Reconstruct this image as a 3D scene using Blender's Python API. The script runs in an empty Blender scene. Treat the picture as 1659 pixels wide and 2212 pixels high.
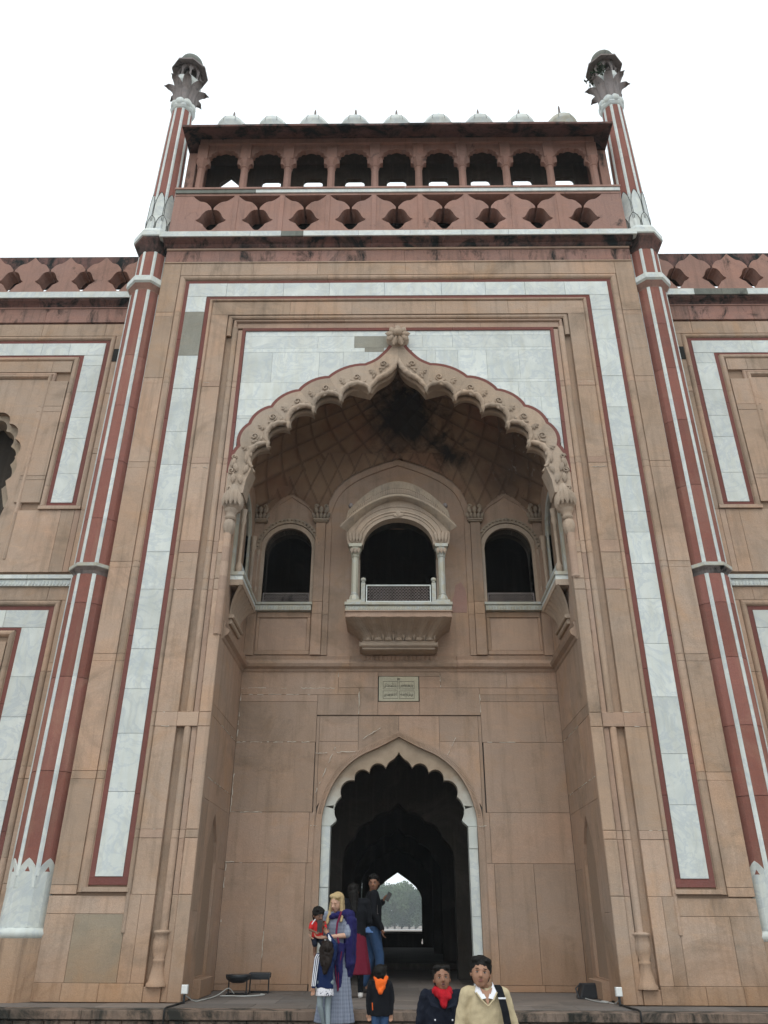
import bpy, bmesh, math, random
from mathutils import Vector, Matrix, noise as mnoise
from mathutils.geometry import tessellate_polygon
random.seed(7)
PI = math.pi
SC = bpy.context.scene
COL = SC.collection
# ------------------------------------------------------------------ camera
cam_d = bpy.data.cameras.new('camera'); cam = bpy.data.objects.new('camera', cam_d); COL.objects.link(cam)
SC.camera = cam
cam_d.sensor_fit = 'HORIZONTAL'; cam_d.sensor_width = 36.0; cam_d.lens = 36.0*1690/1659
cam_d.clip_start = 0.05; cam_d.clip_end = 2000
YAW, PIT, ROLL = 0.0140, 0.4841, 0.0047
def cam_dir(u, v, w):
    c, s = math.cos(ROLL), math.sin(ROLL); u, v = u*c - v*s, u*s + v*c
    c, s = math.cos(PIT), math.sin(PIT); yf, z = c*w - s*v, s*w + c*v
    c, s = math.cos(YAW), math.sin(YAW)
    return Vector((u*c - yf*s, u*s + yf*c, z))
R_, U_, F_ = cam_dir(1,0,0), cam_dir(0,1,0), cam_dir(0,0,1)
m = Matrix((R_, U_, -F_)).transposed().to_4x4(); m.translation = Vector((-0.094, -13.4, 1.04))
cam.matrix_world = m
# ------------------------------------------------------------------ world, sun, exposure
world = bpy.data.worlds.new('World'); SC.world = world; world.use_nodes = True
wn = world.node_tree.nodes; wl = world.node_tree.links
bg = wn['Background']
sky = wn.new('ShaderNodeTexSky'); sky.sky_type = 'NISHITA'; sky.sun_disc = False
sky.sun_elevation = math.radians(58); sky.sun_rotation = math.radians(188); sky.dust_density = 5.0; sky.air_density = 1.2
mx = wn.new('ShaderNodeMix'); mx.data_type = 'RGBA'; mx.inputs[0].default_value = 0.92
wl.new(sky.outputs[0], mx.inputs[6]); mx.inputs[7].default_value = (11.8, 12.6, 13.0, 1)
wl.new(mx.outputs[2], bg.inputs[0]); bg.inputs[1].default_value = 0.10
sun_d = bpy.data.lights.new('sun', 'SUN'); sun = bpy.data.objects.new('sun', sun_d); COL.objects.link(sun)
sun_d.energy = 0.9; sun_d.angle = math.radians(28); sun_d.color = (1.0, 0.97, 0.93)
# light comes from behind the camera, high
el, az = math.radians(58), math.radians(188)
to_sun = Vector((math.sin(az)*math.cos(el), math.cos(az)*math.cos(el), math.sin(el)))
sun.rotation_euler = to_sun.to_track_quat('Z', 'Y').to_euler(); sun.location = (0, -20, 40)
SC.view_settings.view_transform = 'Standard'; SC.view_settings.look = 'None'
SC.view_settings.exposure = 0.15; SC.view_settings.gamma = 1.0; SC.view_settings.use_curve_mapping = False

# ------------------------------------------------------------------ materials
class NT:
    def __init__(s, name):
        s.m = bpy.data.materials.new(name); s.m.use_nodes = True
        s.n = s.m.node_tree.nodes; s.l = s.m.node_tree.links; s.b = s.n['Principled BSDF']
    def add(s, t, **kw):
        n = s.n.new(t)
        for k, v in kw.items(): setattr(n, k, v)
        return n
    def geo(s):
        if not hasattr(s, '_g'): s._g = s.add('ShaderNodeNewGeometry')
        return s._g.outputs['Position']
    def obj(s):
        if not hasattr(s, '_o'): s._o = s.add('ShaderNodeTexCoord')
        return s._o.outputs['Object']
    def rnd(s):
        if not hasattr(s, '_r'): s._r = s.add('ShaderNodeObjectInfo')
        return s._r.outputs['Random']
    def mapping(s, src, scale=(1,1,1), loc=(0,0,0), rot=(0,0,0)):
        n = s.add('ShaderNodeMapping'); s.l.new(src, n.inputs[0])
        n.inputs['Scale'].default_value = scale; n.inputs['Location'].default_value = loc; n.inputs['Rotation'].default_value = rot
        return n.outputs[0]
    def noise(s, src, scale, detail=5, rough=0.55, dist=0.0):
        n = s.add('ShaderNodeTexNoise'); s.l.new(src, n.inputs['Vector'])
        n.inputs['Scale'].default_value = scale; n.inputs['Detail'].default_value = detail
        n.inputs['Roughness'].default_value = rough; n.inputs['Distortion'].default_value = dist
        return n.outputs['Fac']
    def ramp(s, src, a, b, ca=(0,0,0,1), cb=(1,1,1,1)):
        n = s.add('ShaderNodeValToRGB'); s.l.new(src, n.inputs[0])
        e = n.color_ramp.elements; e[0].position = a; e[1].position = b; e[0].color = ca; e[1].color = cb
        return n.outputs[0]
    def mix(s, fac, a, b, mode='MIX'):
        n = s.add('ShaderNodeMix', data_type='RGBA', blend_type=mode)
        for i, v in ((0, fac), (6, a), (7, b)):
            if isinstance(v, (int, float)): n.inputs[i].default_value = v
            elif isinstance(v, (tuple, list)): n.inputs[i].default_value = (*v[:3], 1)
            else: s.l.new(v, n.inputs[i])
        return n.outputs[2]
    def math(s, op, a, b=0.0, c=None):
        n = s.add('ShaderNodeMath', operation=op)
        for i, v in enumerate((a, b, c)):
            if v is None: continue
            if isinstance(v, (int, float)): n.inputs[i].default_value = v
            else: s.l.new(v, n.inputs[i])
        return n.outputs[0]
    def bump(s, h, strength=0.3, dist=0.01):
        n = s.add('ShaderNodeBump'); n.inputs['Strength'].default_value = strength; n.inputs['Distance'].default_value = dist
        s.l.new(h, n.inputs['Height']); s.l.new(n.outputs[0], s.b.inputs['Normal'])
    def done(s, col, rough=0.85, spec=0.25):
        if isinstance(col, (tuple, list)): s.b.inputs['Base Color'].default_value = (*col[:3], 1)
        else: s.l.new(col, s.b.inputs['Base Color'])
        s.b.inputs['Roughness'].default_value = rough
        s.b.inputs['Specular IOR Level'].default_value = spec
        return s.m

def shift_pos(t):
    """position moved by the object's own random number, so that neighbouring stones do not share one pattern"""
    c = t.add('ShaderNodeCombineXYZ')
    r = t.math('MULTIPLY', t.rnd(), 37.0)
    for i in range(3): t.l.new(r, c.inputs[i])
    v = t.add('ShaderNodeVectorMath', operation='ADD'); t.l.new(t.geo(), v.inputs[0]); t.l.new(c.outputs[0], v.inputs[1])
    return v.outputs[0]

def sandstone(name, ca, cb, dirt=(0.16,0.14,0.11), dirt_amt=0.5, streak=0.5, stain=0.0, stain_col=(0.015,0.02,0.02), base_warm=True, var=0.15):
    t = NT(name); P = shift_pos(t); G = t.geo()
    col = t.mix(t.ramp(t.rnd(), 0.1, 0.9), ca, cb)
    big = t.noise(P, 1.1, 5, 0.6, 0.6)
    col = t.mix(t.math('MULTIPLY', t.ramp(big, 0.38, 0.62), 0.62), col, (ca[0]*0.72+0.02, ca[1]*0.74+0.02, ca[2]*0.76+0.02))
    tint = t.ramp(t.noise(G, 0.42, 3, 0.5, 0.4), 0.40, 0.62)
    col = t.mix(t.math('MULTIPLY', tint, 0.45), col, (ca[0]*0.93, ca[1]*1.06, ca[2]*1.22))
    och = t.ramp(t.noise(G, 0.9, 6, 0.65, 1.0), 0.52, 0.70)
    if base_warm: col = t.mix(t.math('MULTIPLY', och, 0.38), col, (0.46,0.27,0.14))
    bloom = t.noise(P, 2.6, 7, 0.72, 0.8)
    col = t.mix(t.math('MULTIPLY', t.ramp(bloom, 0.56, 0.74), 0.30), col, (min(1,ca[0]*1.35), min(1,ca[1]*1.40), min(1,ca[2]*1.45)))
    # bedding of the sandstone: slanted bands
    bed = t.noise(t.mapping(P, (1.2, 1.2, 6.0), rot=(0.0, 0.5, 0.0)), 1.6, 4, 0.5, 0.8)
    col = t.mix(t.math('MULTIPLY', t.ramp(bed, 0.5, 0.75), 0.22), col, (min(1,ca[0]*1.25), ca[1]*1.12, ca[2]*1.0))
    # rain streaks
    st = t.noise(t.mapping(G, (5.0, 5.0, 0.35)), 1.5, 6, 0.65)
    col = t.mix(t.math('MULTIPLY', t.ramp(st, 0.5, 0.78), streak), col, dirt)
    pt = t.noise(G, 0.7, 6, 0.7, 1.2)
    col = t.mix(t.math('MULTIPLY', t.ramp(pt, 0.52, 0.72), dirt_amt), col, dirt)
    if base_warm:   # rising damp colours the lowest courses ochre
        z = t.add('ShaderNodeSeparateXYZ'); t.l.new(G, z.inputs[0])
        zz = t.math('ADD', z.outputs[2], t.math('MULTIPLY', big, 1.2))
        n = t.add('ShaderNodeMapRange'); t.l.new(zz, n.inputs[0]); n.inputs[1].default_value = 1.5; n.inputs[2].default_value = 0.5
        col = t.mix(t.math('MULTIPLY', n.outputs[0], 0.5), col, (0.34, 0.17, 0.075))
    fine = t.noise(P, 60, 4, 0.7)
    col = t.mix(0.5, col, t.ramp(fine, 0.2, 0.8, (0.55,0.55,0.55,1), (1.25,1.25,1.25,1)), 'MULTIPLY')
    v = t.add('ShaderNodeMapRange'); t.l.new(t.rnd(), v.inputs[0]); v.inputs[3].default_value = 1-var; v.inputs[4].default_value = 1+var*0.6
    c = t.add('ShaderNodeVectorMath', operation='SCALE'); t.l.new(col, c.inputs[0]); t.l.new(v.outputs[0], c.inputs['Scale']); col = c.outputs[0]
    if stain > 0:
        s1 = t.noise(t.mapping(G, (1.6, 1.6, 0.8)), 1.0, 8, 0.72, 0.6)
        col = t.mix(t.ramp(s1, 0.62-0.25*stain, 0.74-0.25*stain), col, stain_col)
    h = t.math('ADD', t.math('MULTIPLY', fine, 0.5), t.noise(P, 12, 6, 0.7))
    t.bump(h, 0.6, 0.014)
    return t.done(col, 0.9, 0.15)

def marble(name, base=(0.66,0.70,0.665), stain=0.0):
    t = NT(name); P = shift_pos(t); G = t.geo()
    n1 = t.noise(t.mapping(P, (1,1,1), rot=(0.3,0.7,0.2)), 1.4, 8, 0.62, 2.2)
    vein = t.ramp(t.math('ABSOLUTE', t.math('SUBTRACT', n1, 0.5)), 0.0, 0.055, (1,1,1,1), (0,0,0,1))
    cloud = t.noise(P, 1.7, 6, 0.6, 1.0)
    col = t.mix(t.ramp(cloud, 0.35, 0.7), base, (base[0]*0.78, base[1]*0.80, base[2]*0.81))
    col = t.mix(t.math('MULTIPLY', vein, 0.55), col, (0.42,0.48,0.52))
    g = t.noise(t.mapping(G, (4,4,0.5)), 1.2, 6, 0.7)
    col = t.mix(t.math('MULTIPLY', t.ramp(g, 0.46, 0.74), 0.5), col, (0.50,0.50,0.41))
    v = t.add('ShaderNodeMapRange'); t.l.new(t.rnd(), v.inputs[0]); v.inputs[3].default_value = 0.90; v.inputs[4].default_value = 1.07
    c = t.add('ShaderNodeVectorMath', operation='SCALE'); t.l.new(col, c.inputs[0]); t.l.new(v.outputs[0], c.inputs['Scale']); col = c.outputs[0]
    if stain > 0:
        s1 = t.noise(t.mapping(G, (2.2, 2.2, 1.4)), 1.3, 8, 0.75, 0.8)
        col = t.mix(t.ramp(s1, 0.68-0.25*stain, 0.78-0.25*stain), col, (0.05,0.06,0.055))
    t.bump(t.noise(P, 30, 4, 0.6), 0.12, 0.004)
    return t.done(col, 0.5, 0.35)

def plain(name, col, rough=0.8, spec=0.3, nscale=40, amt=0.25, metallic=0.0, bump=0.15):
    t = NT(name); P = t.obj()
    n = t.noise(P, nscale, 4, 0.6)
    c = t.mix(amt, col, t.ramp(n, 0.25, 0.75, (0.5,0.5,0.5,1), (1.3,1.3,1.3,1)), 'MULTIPLY')
    if bump: t.bump(n, bump, 0.004)
    t.b.inputs['Metallic'].default_value = metallic
    return t.done(c, rough, spec)

M = {}
M['buff'] = sandstone('buff_sandstone', (0.49,0.355,0.255), (0.475,0.315,0.22), dirt=(0.19,0.15,0.11), dirt_amt=0.6, streak=0.6)
M['buff_pink'] = sandstone('pink_sandstone', (0.48,0.325,0.235), (0.47,0.34,0.245), dirt=(0.22,0.165,0.13), dirt_amt=0.35, streak=0.3, base_warm=False)
M['niche'] = sandstone('niche_sandstone', (0.44,0.31,0.222), (0.41,0.27,0.19), dirt=(0.19,0.145,0.10), dirt_amt=0.62, streak=0.5)
M['carved'] = sandstone('carved_sandstone', (0.48,0.37,0.275), (0.44,0.33,0.24), dirt_amt=0.4, streak=0.3, base_warm=False)
M['red'] = sandstone('red_sandstone', (0.225,0.082,0.066), (0.20,0.08,0.066), dirt=(0.15,0.09,0.075), dirt_amt=0.45, streak=0.45, base_warm=False)
M['red_col'] = sandstone('turret_red_sandstone', (0.31,0.125,0.095), (0.265,0.115,0.092), dirt=(0.37,0.22,0.16), dirt_amt=0.45, streak=0.5, base_warm=False, var=0.22)
M['rose'] = sandstone('rose_sandstone', (0.41,0.24,0.185), (0.36,0.205,0.16), dirt=(0.18,0.12,0.10), dirt_amt=0.5, streak=0.6, stain=0.08, base_warm=False)
M['rose_stained'] = sandstone('rose_sandstone_with_soot', (0.38,0.22,0.17), (0.33,0.18,0.145), dirt=(0.1,0.08,0.07), dirt_amt=0.6, streak=0.75, stain=0.44, base_warm=False)
M['black_stained'] = sandstone('soot_black_moulding', (0.20,0.10,0.08), (0.14,0.08,0.07), dirt=(0.03,0.035,0.035), dirt_amt=0.8, streak=0.8, stain=0.6, base_warm=False)
M['green_grey'] = sandstone('grey_weathered_stone', (0.22,0.225,0.19), (0.19,0.20,0.17), dirt=(0.08,0.09,0.08), dirt_amt=0.6, streak=0.6, stain=0.25, base_warm=False)
M['petal'] = sandstone('weathered_petal_stone', (0.30,0.25,0.225), (0.25,0.21,0.195), dirt=(0.06,0.065,0.06), dirt_amt=0.7, streak=0.7, stain=0.2, base_warm=False)
M['canopy'] = sandstone('weathered_canopy_stone', (0.41,0.32,0.23), (0.37,0.29,0.21), dirt=(0.10,0.09,0.085), dirt_amt=0.5, streak=0.6, base_warm=False)
M['terrace'] = sandstone('terrace_edge_sandstone', (0.25,0.175,0.13), (0.20,0.15,0.115), dirt=(0.05,0.05,0.042), dirt_amt=0.8, streak=0.95, stain=0.62, stain_col=(0.03,0.03,0.026), base_warm=False)
M['paving'] = sandstone('grey_paving', (0.17,0.145,0.125), (0.20,0.165,0.14), dirt=(0.08,0.07,0.06), dirt_amt=0.5, streak=0.0, base_warm=False, var=0.18)
M['mortar'] = plain('mortar', (0.30,0.215,0.155), 0.95, 0.1)
M['marble'] = marble('white_marble')
M['marble_stained'] = marble('white_marble_with_lichen', stain=0.25)
M['marble_warm'] = marble('cream_marble', (0.44,0.42,0.335))
M['grey_patch'] = sandstone('grey_repair_slab', (0.33,0.31,0.25), (0.30,0.29,0.24), dirt_amt=0.3, streak=0.2, base_warm=False, var=0.1)
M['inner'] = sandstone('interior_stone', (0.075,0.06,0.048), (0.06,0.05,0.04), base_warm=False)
M['plinth'] = sandstone('ochre_plinth_stone', (0.47,0.33,0.225), (0.44,0.31,0.21), dirt=(0.05,0.05,0.045), dirt_amt=0.6, streak=0.7, base_warm=True)
M['smear'] = plain('pale_mortar', (0.62,0.58,0.50), 0.95, 0.1)
M['ink'] = plain('engraved_black', (0.03,0.03,0.028), 0.9, 0.1, bump=0)  # lettering, and the painted dark of parapet slits and putlog holes
M['damp'] = sandstone('damp_grey_sandstone', (0.36,0.285,0.20), (0.34,0.275,0.195), dirt=(0.20,0.18,0.14), dirt_amt=0.5, streak=0.3, var=0.08)
M['marble_beige'] = sandstone('browned_marble', (0.40,0.325,0.235), (0.37,0.29,0.21), dirt=(0.22,0.17,0.12), dirt_amt=0.6, streak=0.3, base_warm=False, var=0.05)
M['plaque'] = sandstone('plaque_stone', (0.50,0.455,0.33), (0.50,0.455,0.33), dirt_amt=0.2, streak=0.2, base_warm=False, var=0.0)

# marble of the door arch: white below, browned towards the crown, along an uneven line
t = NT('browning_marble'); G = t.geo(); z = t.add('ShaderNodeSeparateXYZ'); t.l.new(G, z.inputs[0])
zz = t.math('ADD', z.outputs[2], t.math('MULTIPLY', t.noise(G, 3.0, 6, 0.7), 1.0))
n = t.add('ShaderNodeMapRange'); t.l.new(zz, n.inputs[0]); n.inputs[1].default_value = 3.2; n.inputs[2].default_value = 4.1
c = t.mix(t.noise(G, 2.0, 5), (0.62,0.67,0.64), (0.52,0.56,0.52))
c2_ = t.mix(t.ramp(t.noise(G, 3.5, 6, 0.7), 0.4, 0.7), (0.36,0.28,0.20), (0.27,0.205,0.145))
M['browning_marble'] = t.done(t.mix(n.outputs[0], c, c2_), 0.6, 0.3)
# vault plaster: brown, with soot and flaked patches of their own shape
t = NT('vault_plaster'); G = t.geo()
col = t.mix(t.ramp(t.noise(G, 1.3, 5, 0.6, 0.5), 0.35, 0.7), (0.29,0.195,0.125), (0.21,0.13,0.085))
rd = t.noise(G, 0.9, 3, 0.5); col = t.mix(t.math('MULTIPLY', t.ramp(rd, 0.5, 0.7), 0.5), col, (0.22,0.085,0.05))
def blot(center, r0, r1, nz, nscale=2.2):
    d = t.add('ShaderNodeVectorMath', operation='DISTANCE'); t.l.new(G, d.inputs[0]); d.inputs[1].default_value = center
    x = t.math('ADD', d.outputs['Value'], t.math('MULTIPLY', t.math('SUBTRACT', t.noise(G, nscale, 7, 0.7, 0.8), 0.5), nz))
    return t.ramp(t.math('DIVIDE', x, 4.0), r0/4.0, r1/4.0, (1,1,1,1), (0,0,0,1))
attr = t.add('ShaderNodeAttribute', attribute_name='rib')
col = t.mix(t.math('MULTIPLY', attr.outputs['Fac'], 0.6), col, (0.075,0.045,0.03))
for c_, a_, b_, nz in (((0.15,1.6,11.4),0.5,1.1,1.6), ((1.15,2.0,10.8),0.15,0.55,1.4), ((-2.3,1.7,10.35),0.2,0.34,0.35)):
    col = t.mix(t.math('MULTIPLY', blot(c_, a_, b_, nz), 0.93), col, (0.012,0.011,0.011))
flk = t.math('MULTIPLY', blot((2.45,1.5,10.2), 0.5, 1.0, 0.9), t.ramp(t.noise(G, 5.0, 6, 0.7, 1.0), 0.60, 0.63))
col = t.mix(t.math('MULTIPLY', blot((2.4,1.6,10.2), 0.6, 1.3, 1.0), 0.55), col, (0.055,0.04,0.035))
col = t.mix(flk, col, (0.27,0.23,0.20))
t.bump(t.noise(G, 20, 5, 0.6), 0.2, 0.01)
M['plaster'] = t.done(col, 0.9, 0.15)

# ------------------------------------------------------------------ object helpers
BENCH = bpy.data.scenes.new('bench')       # scratch scene, so that evaluating one mesh does not evaluate everything
def evaluated(o):
    BENCH.collection.objects.link(o)
    with bpy.context.temp_override(scene=BENCH, view_layer=BENCH.view_layers[0]): dg = bpy.context.evaluated_depsgraph_get()
    me = bpy.data.meshes.new_from_object(o.evaluated_get(dg)); bpy.data.objects.remove(o); return me

def link(o, parent=None):
    COL.objects.link(o)
    if parent is not None: o.parent = parent
    return o
def mk(name, verts, faces, mat, parent=None, smooth=False, kind=None):
    me = bpy.data.meshes.new(name); me.from_pydata([tuple(v) for v in verts], [], faces); me.update()
    if smooth: me.polygons.foreach_set('use_smooth', [True]*len(me.polygons))
    if mat is not None: me.materials.append(M[mat] if isinstance(mat, str) else mat)
    o = bpy.data.objects.new(name, me); link(o, parent)
    if kind: o['kind'] = kind
    return o
def empty(name, loc=(0,0,0), rz=0.0, parent=None):
    o = bpy.data.objects.new(name, None); o.location = loc; o.rotation_euler = (0,0,rz); o.empty_display_size = 0.2
    return link(o, parent)
def tag(o, label=None, cat=None, group=None, kind=None):
    if label: o['label'] = label
    if cat: o['category'] = cat
    if group: o['group'] = group
    if kind: o['kind'] = kind
    return o
class MB:
    def __init__(s): s.v = []; s.f = []
    def add(s, v, f, T=None):
        n = len(s.v); s.v += [T(*p) if T else tuple(p) for p in v]; s.f += [tuple(i+n for i in q) for q in f]
    def box(s, x0, x1, y0, y1, z0, z1, T=None):
        s.add([(x0,y0,z0),(x1,y0,z0),(x1,y1,z0),(x0,y1,z0),(x0,y0,z1),(x1,y0,z1),(x1,y1,z1),(x0,y1,z1)],
              [(0,3,2,1),(4,5,6,7),(0,1,5,4),(1,2,6,5),(2,3,7,6),(3,0,4,7)], T)
    def slab(s, x0, x1, z0, z1, yf, yb, ch=0.008, T=None):
        ch = min(ch, (x1-x0)*0.3, (z1-z0)*0.3)
        v = [(x0,yb,z0),(x1,yb,z0),(x1,yb,z1),(x0,yb,z1), (x0,yf+ch,z0),(x1,yf+ch,z0),(x1,yf+ch,z1),(x0,yf+ch,z1),
             (x0+ch,yf,z0+ch),(x1-ch,yf,z0+ch),(x1-ch,yf,z1-ch),(x0+ch,yf,z1-ch)]
        f = [(3,2,1,0),(8,9,10,11)]
        for i in range(4):
            j = (i+1) % 4; f += [(i,j,4+j,4+i),(4+i,4+j,8+j,8+i)]
        s.add(v, f, T)
    def prism(s, poly, yf, yb, holes=(), T=None):
        loops = [list(poly)] + [list(h) for h in holes]
        pts = [p for l in loops for p in l]; n = len(pts)
        tris = tessellate_polygon([[Vector((p[0], p[1], 0)) for p in l] for l in loops])
        v = [(p[0], yf, p[1]) for p in pts] + [(p[0], yb, p[1]) for p in pts]
        f = []
        for a, b, c in tris:
            A, B, C = pts[a], pts[b], pts[c]
            cr = (B[0]-A[0])*(C[1]-A[1]) - (B[1]-A[1])*(C[0]-A[0])
            if abs(cr) < 1e-12: continue
            if cr < 0: b, c = c, b
            f += [(a,b,c), (n+a,n+c,n+b)]
        k = 0
        for li, l in enumerate(loops):
            ar = sum(l[i][0]*l[(i+1)%len(l)][1]-l[(i+1)%len(l)][0]*l[i][1] for i in range(len(l)))
            ccw = (ar > 0) if li == 0 else (ar < 0)
            for i in range(len(l)):
                a, b = k+i, k+(i+1) % len(l)
                f.append((b, a, n+a, n+b) if ccw else (a, b, n+b, n+a))
            k += len(l)
        s.add(v, f, T)
    def lathe(s, prof, n=24, c=(0,0,0), lobes=0, amp=0.0, a0=0.0, a1=2*PI, T=None, ph=0.0, cap=True):
        """prof: list of (r, z) from bottom to top"""
        full = abs(a1-a0-2*PI) < 1e-6; m_ = n if full else n+1
        v = []; f = []
        for r, z in prof:
            for i in range(m_):
                a = a0 + (a1-a0)*i/n
                rr = r*(1+amp*math.cos(lobes*a+ph)) if lobes else r
                v.append((c[0]+rr*math.cos(a), c[1]+rr*math.sin(a), c[2]+z))
        for j in range(len(prof)-1):
            for i in range(n):
                k = (i+1) % m_
                f.append((j*m_+i, j*m_+k, (j+1)*m_+k, (j+1)*m_+i))
        if full and cap:      # caps get their own vertices, so that smooth sides keep a crisp end
            k0 = len(v); e0 = (len(prof)-1)*m_; v += v[0:m_] + v[e0:e0+m_]
            f.append(tuple(reversed(range(k0, k0+m_)))); f.append(tuple(range(k0+m_, k0+2*m_)))
        s.add(v, f, T)
    def tube(s, pts, r, n=8, T=None, twist=None, cap=True):
        """r: number, list or function of the fraction; twist=(strands, turns, depth) makes a rope"""
        pts = [Vector(p) for p in pts]; N = len(pts); v = []; f = []
        up = None
        for i, p in enumerate(pts):
            d = (pts[min(i+1,N-1)] - pts[max(i-1,0)]).normalized()
            if up is None:
                up = Vector((0,0,1)) if abs(d.z) < 0.9 else Vector((0,1,0))
            a = (up - d*up.dot(d)).normalized(); b = d.cross(a); up = a
            q = i/max(1, N-1)
            rr = r(q) if callable(r) else (r[i] if isinstance(r, (list, tuple)) else r)
            for k in range(n):
                t_ = 2*PI*k/n
                r2 = rr*(1+twist[2]*math.cos(twist[0]*(t_+2*PI*twist[1]*q))) if twist else rr
                v.append(tuple(p + a*(r2*math.cos(t_)) + b*(r2*math.sin(t_))))
        for i in range(N-1):
            for k in range(n):
                l = (k+1) % n; f.append((i*n+k, i*n+l, (i+1)*n+l, (i+1)*n+k))
        if cap:
            k0 = len(v); v += v[0:n] + v[(N-1)*n:N*n]
            f.append(tuple(reversed(range(k0, k0+n)))); f.append(tuple(range(k0+n, k0+2*n)))
        s.add(v, f, T)
    def sweep(s, path, prof, dirs, T=None, cap=True):
        """path: list of (x,z); dirs: outward unit-ish vectors (mitre scaled) per point; prof: list of (o, y)"""
        n = len(prof); v = []; f = []
        for (x, z), (dx, dz) in zip(path, dirs):
            for o, y in prof: v.append((x+dx*o, y, z+dz*o))
        for i in range(len(path)-1):
            for k in range(n-1):
                f.append((i*n+k, i*n+k+1, (i+1)*n+k+1, (i+1)*n+k))
        s.add(v, f, T)
    def build(s, name, mat, parent=None, smooth=False, kind=None):
        return mk(name, s.v, s.f, mat, parent, smooth, kind)
def slab(name, mat, parent, x0, x1, z0, z1, yf, yb, ch=0.008, T=None, g=0.0018):
    b = MB(); b.slab(x0+g, x1-g, z0+g, z1-g, yf, yb, ch*0.6, T); return b.build(name, mat, parent)
def box(name, mat, parent, *a, T=None):
    b = MB(); b.box(*a, T=T); return b.build(name, mat, parent)
def mirror(x, y, z): return (-x, y, z)
def fix_normals(o):
    bm = bmesh.new(); bm.from_mesh(o.data); bmesh.ops.recalc_face_normals(bm, faces=bm.faces); bm.to_mesh(o.data); bm.free(); return o

def arc(p0, p1, bulge, n=8):
    """points from p0 to p1 (p1 left out) bulging to the left of p0->p1 by bulge"""
    (x0,z0),(x1,z1) = p0, p1; dx, dz = x1-x0, z1-z0; L = math.hypot(dx, dz)
    nx, nz = -dz/L, dx/L; h = abs(bulge); sg = 1 if bulge >= 0 else -1
    R = (L*L/4+h*h)/(2*h); cx, cz = (x0+x1)/2 + sg*nx*(h-R), (z0+z1)/2 + sg*nz*(h-R)
    a0 = math.atan2(z0-cz, x0-cx); a1 = math.atan2(z1-cz, x1-cx)
    da = a1-a0
    mx_, mz_ = (x0+x1)/2 + sg*nx*h, (z0+z1)/2 + sg*nz*h
    while da > PI*2: da -= 2*PI
    while da < -PI*2: da += 2*PI
    for cand in (da, da-2*PI, da+2*PI):
        am = a0+cand/2
        if abs(cand) < 2*PI and math.hypot(cx+R*math.cos(am)-mx_, cz+R*math.sin(am)-mz_) < 1e-3: da = cand; break
    return [(cx+R*math.cos(a0+da*i/n), cz+R*math.sin(a0+da*i/n)) for i in range(n)]
def smoothline(pts, n=6):
    """Catmull-Rom through 2-D points"""
    out = []
    P_ = [pts[0]] + list(pts) + [pts[-1]]
    for i in range(1, len(P_)-2):
        p0,p1,p2,p3 = P_[i-1],P_[i],P_[i+1],P_[i+2]
        for k in range(n):
            t_ = k/n
            out.append(tuple(0.5*((2*p1[j])+(-p0[j]+p2[j])*t_+(2*p0[j]-5*p1[j]+4*p2[j]-p3[j])*t_*t_+(-p0[j]+3*p1[j]-3*p2[j]+p3[j])*t_**3) for j in range(len(p1))))
    out.append(tuple(pts[-1])); return out
def mirror_pts(pts): return [(-x, z) for x, z in reversed(pts)]
# ================================================================== THE SETTING
gm = sandstone('forecourt_stone', (0.22,0.18,0.15), (0.22,0.18,0.15), base_warm=False)
M['ground'] = gm
tag(box('ground', 'ground', None, -900, 900, -300, 900, -1.4, -1.0), kind='structure')
TZ = 0.0
terrace = empty('terrace', (0,0,0)); tag(terrace, kind='structure')
b = MB(); b.box(-14, 14, -0.84, 34, -1.0, -0.035); b.build('terrace_core', 'mortar', terrace)
# edge stones with a plain nosing, and below them the row of rounded petals
x = -7.4; i = 0
while x < 7.4:
    w = random.uniform(0.95, 1.45); x1 = min(x+w, 7.4)
    slab('edge_stone', 'terrace', terrace, x, x1, -0.125, -0.012 + random.uniform(-0.003,0.003), -0.95+random.uniform(-0.004,0.004), -0.62, 0.012)
    x = x1
box('recess_band', 'terrace', terrace, -7.4, 7.4, -0.86, -0.842, -0.16, -0.127)
pw = 0.211
k0 = int(7.3/pw)
me_p = None
for k in range(-k0, k0):
    xc = (k+0.5)*pw + 0.02
    if me_p is None:
        b = MB(); h = pw/2-0.006
        poly = [(-h,0.0),(-h,-0.07)] + [( -h*math.cos(a), -0.07-0.15*math.sin(a)) for a in [PI*j/10 for j in range(1,10)]] + [(h,-0.07),(h,0.0)]
        b.prism(poly, 0.0, 0.05); inn = [(p[0]*0.8, p[1]*0.86-0.006) for p in poly]; b.prism(inn, -0.012, 0.0)
        o = b.build('petal_stone', 'terrace', terrace); me_p = o.data
    else:
        o = bpy.data.objects.new('petal_stone', me_p); link(o, terrace)
    o.location = (xc, -0.90 + random.uniform(-0.004,0.004), -0.14)
box('petal_backing', 'terrace', terrace, -7.4, 7.4, -0.855, -0.835, -0.9, -0.16)
# paving of the terrace where it can be told apart
rows = [(-0.62,-0.05),(-0.05,0.62),(0.62,1.25),(1.25,1.85),(1.85,2.62),(2.62,3.4),(3.4,4.3),(4.3,5.4)]
for r,(ya,yb) in enumerate(rows):
    xm = 7.2 if yb < 0 else (3.2 if ya < 2.3 else 2.2)
    x = -xm
    while x < xm-0.01:
        x1 = min(x + random.uniform(0.55, 1.15), xm)
        if xm-x1 < 0.3: x1 = xm
        slab('paving_slab', 'paving', terrace, x, x1, ya, yb, 0.0, 0.034, 0.006,
             T=lambda X,Y,Z,j=random.uniform(-0.003,0.001): (X, Z, -Y+j-0.001))
        x = x1
b = MB(); b.box(-2.4, 2.4, 5.4, 34, -0.03, -0.004); b.build('passage_floor', 'paving', terrace)
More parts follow.
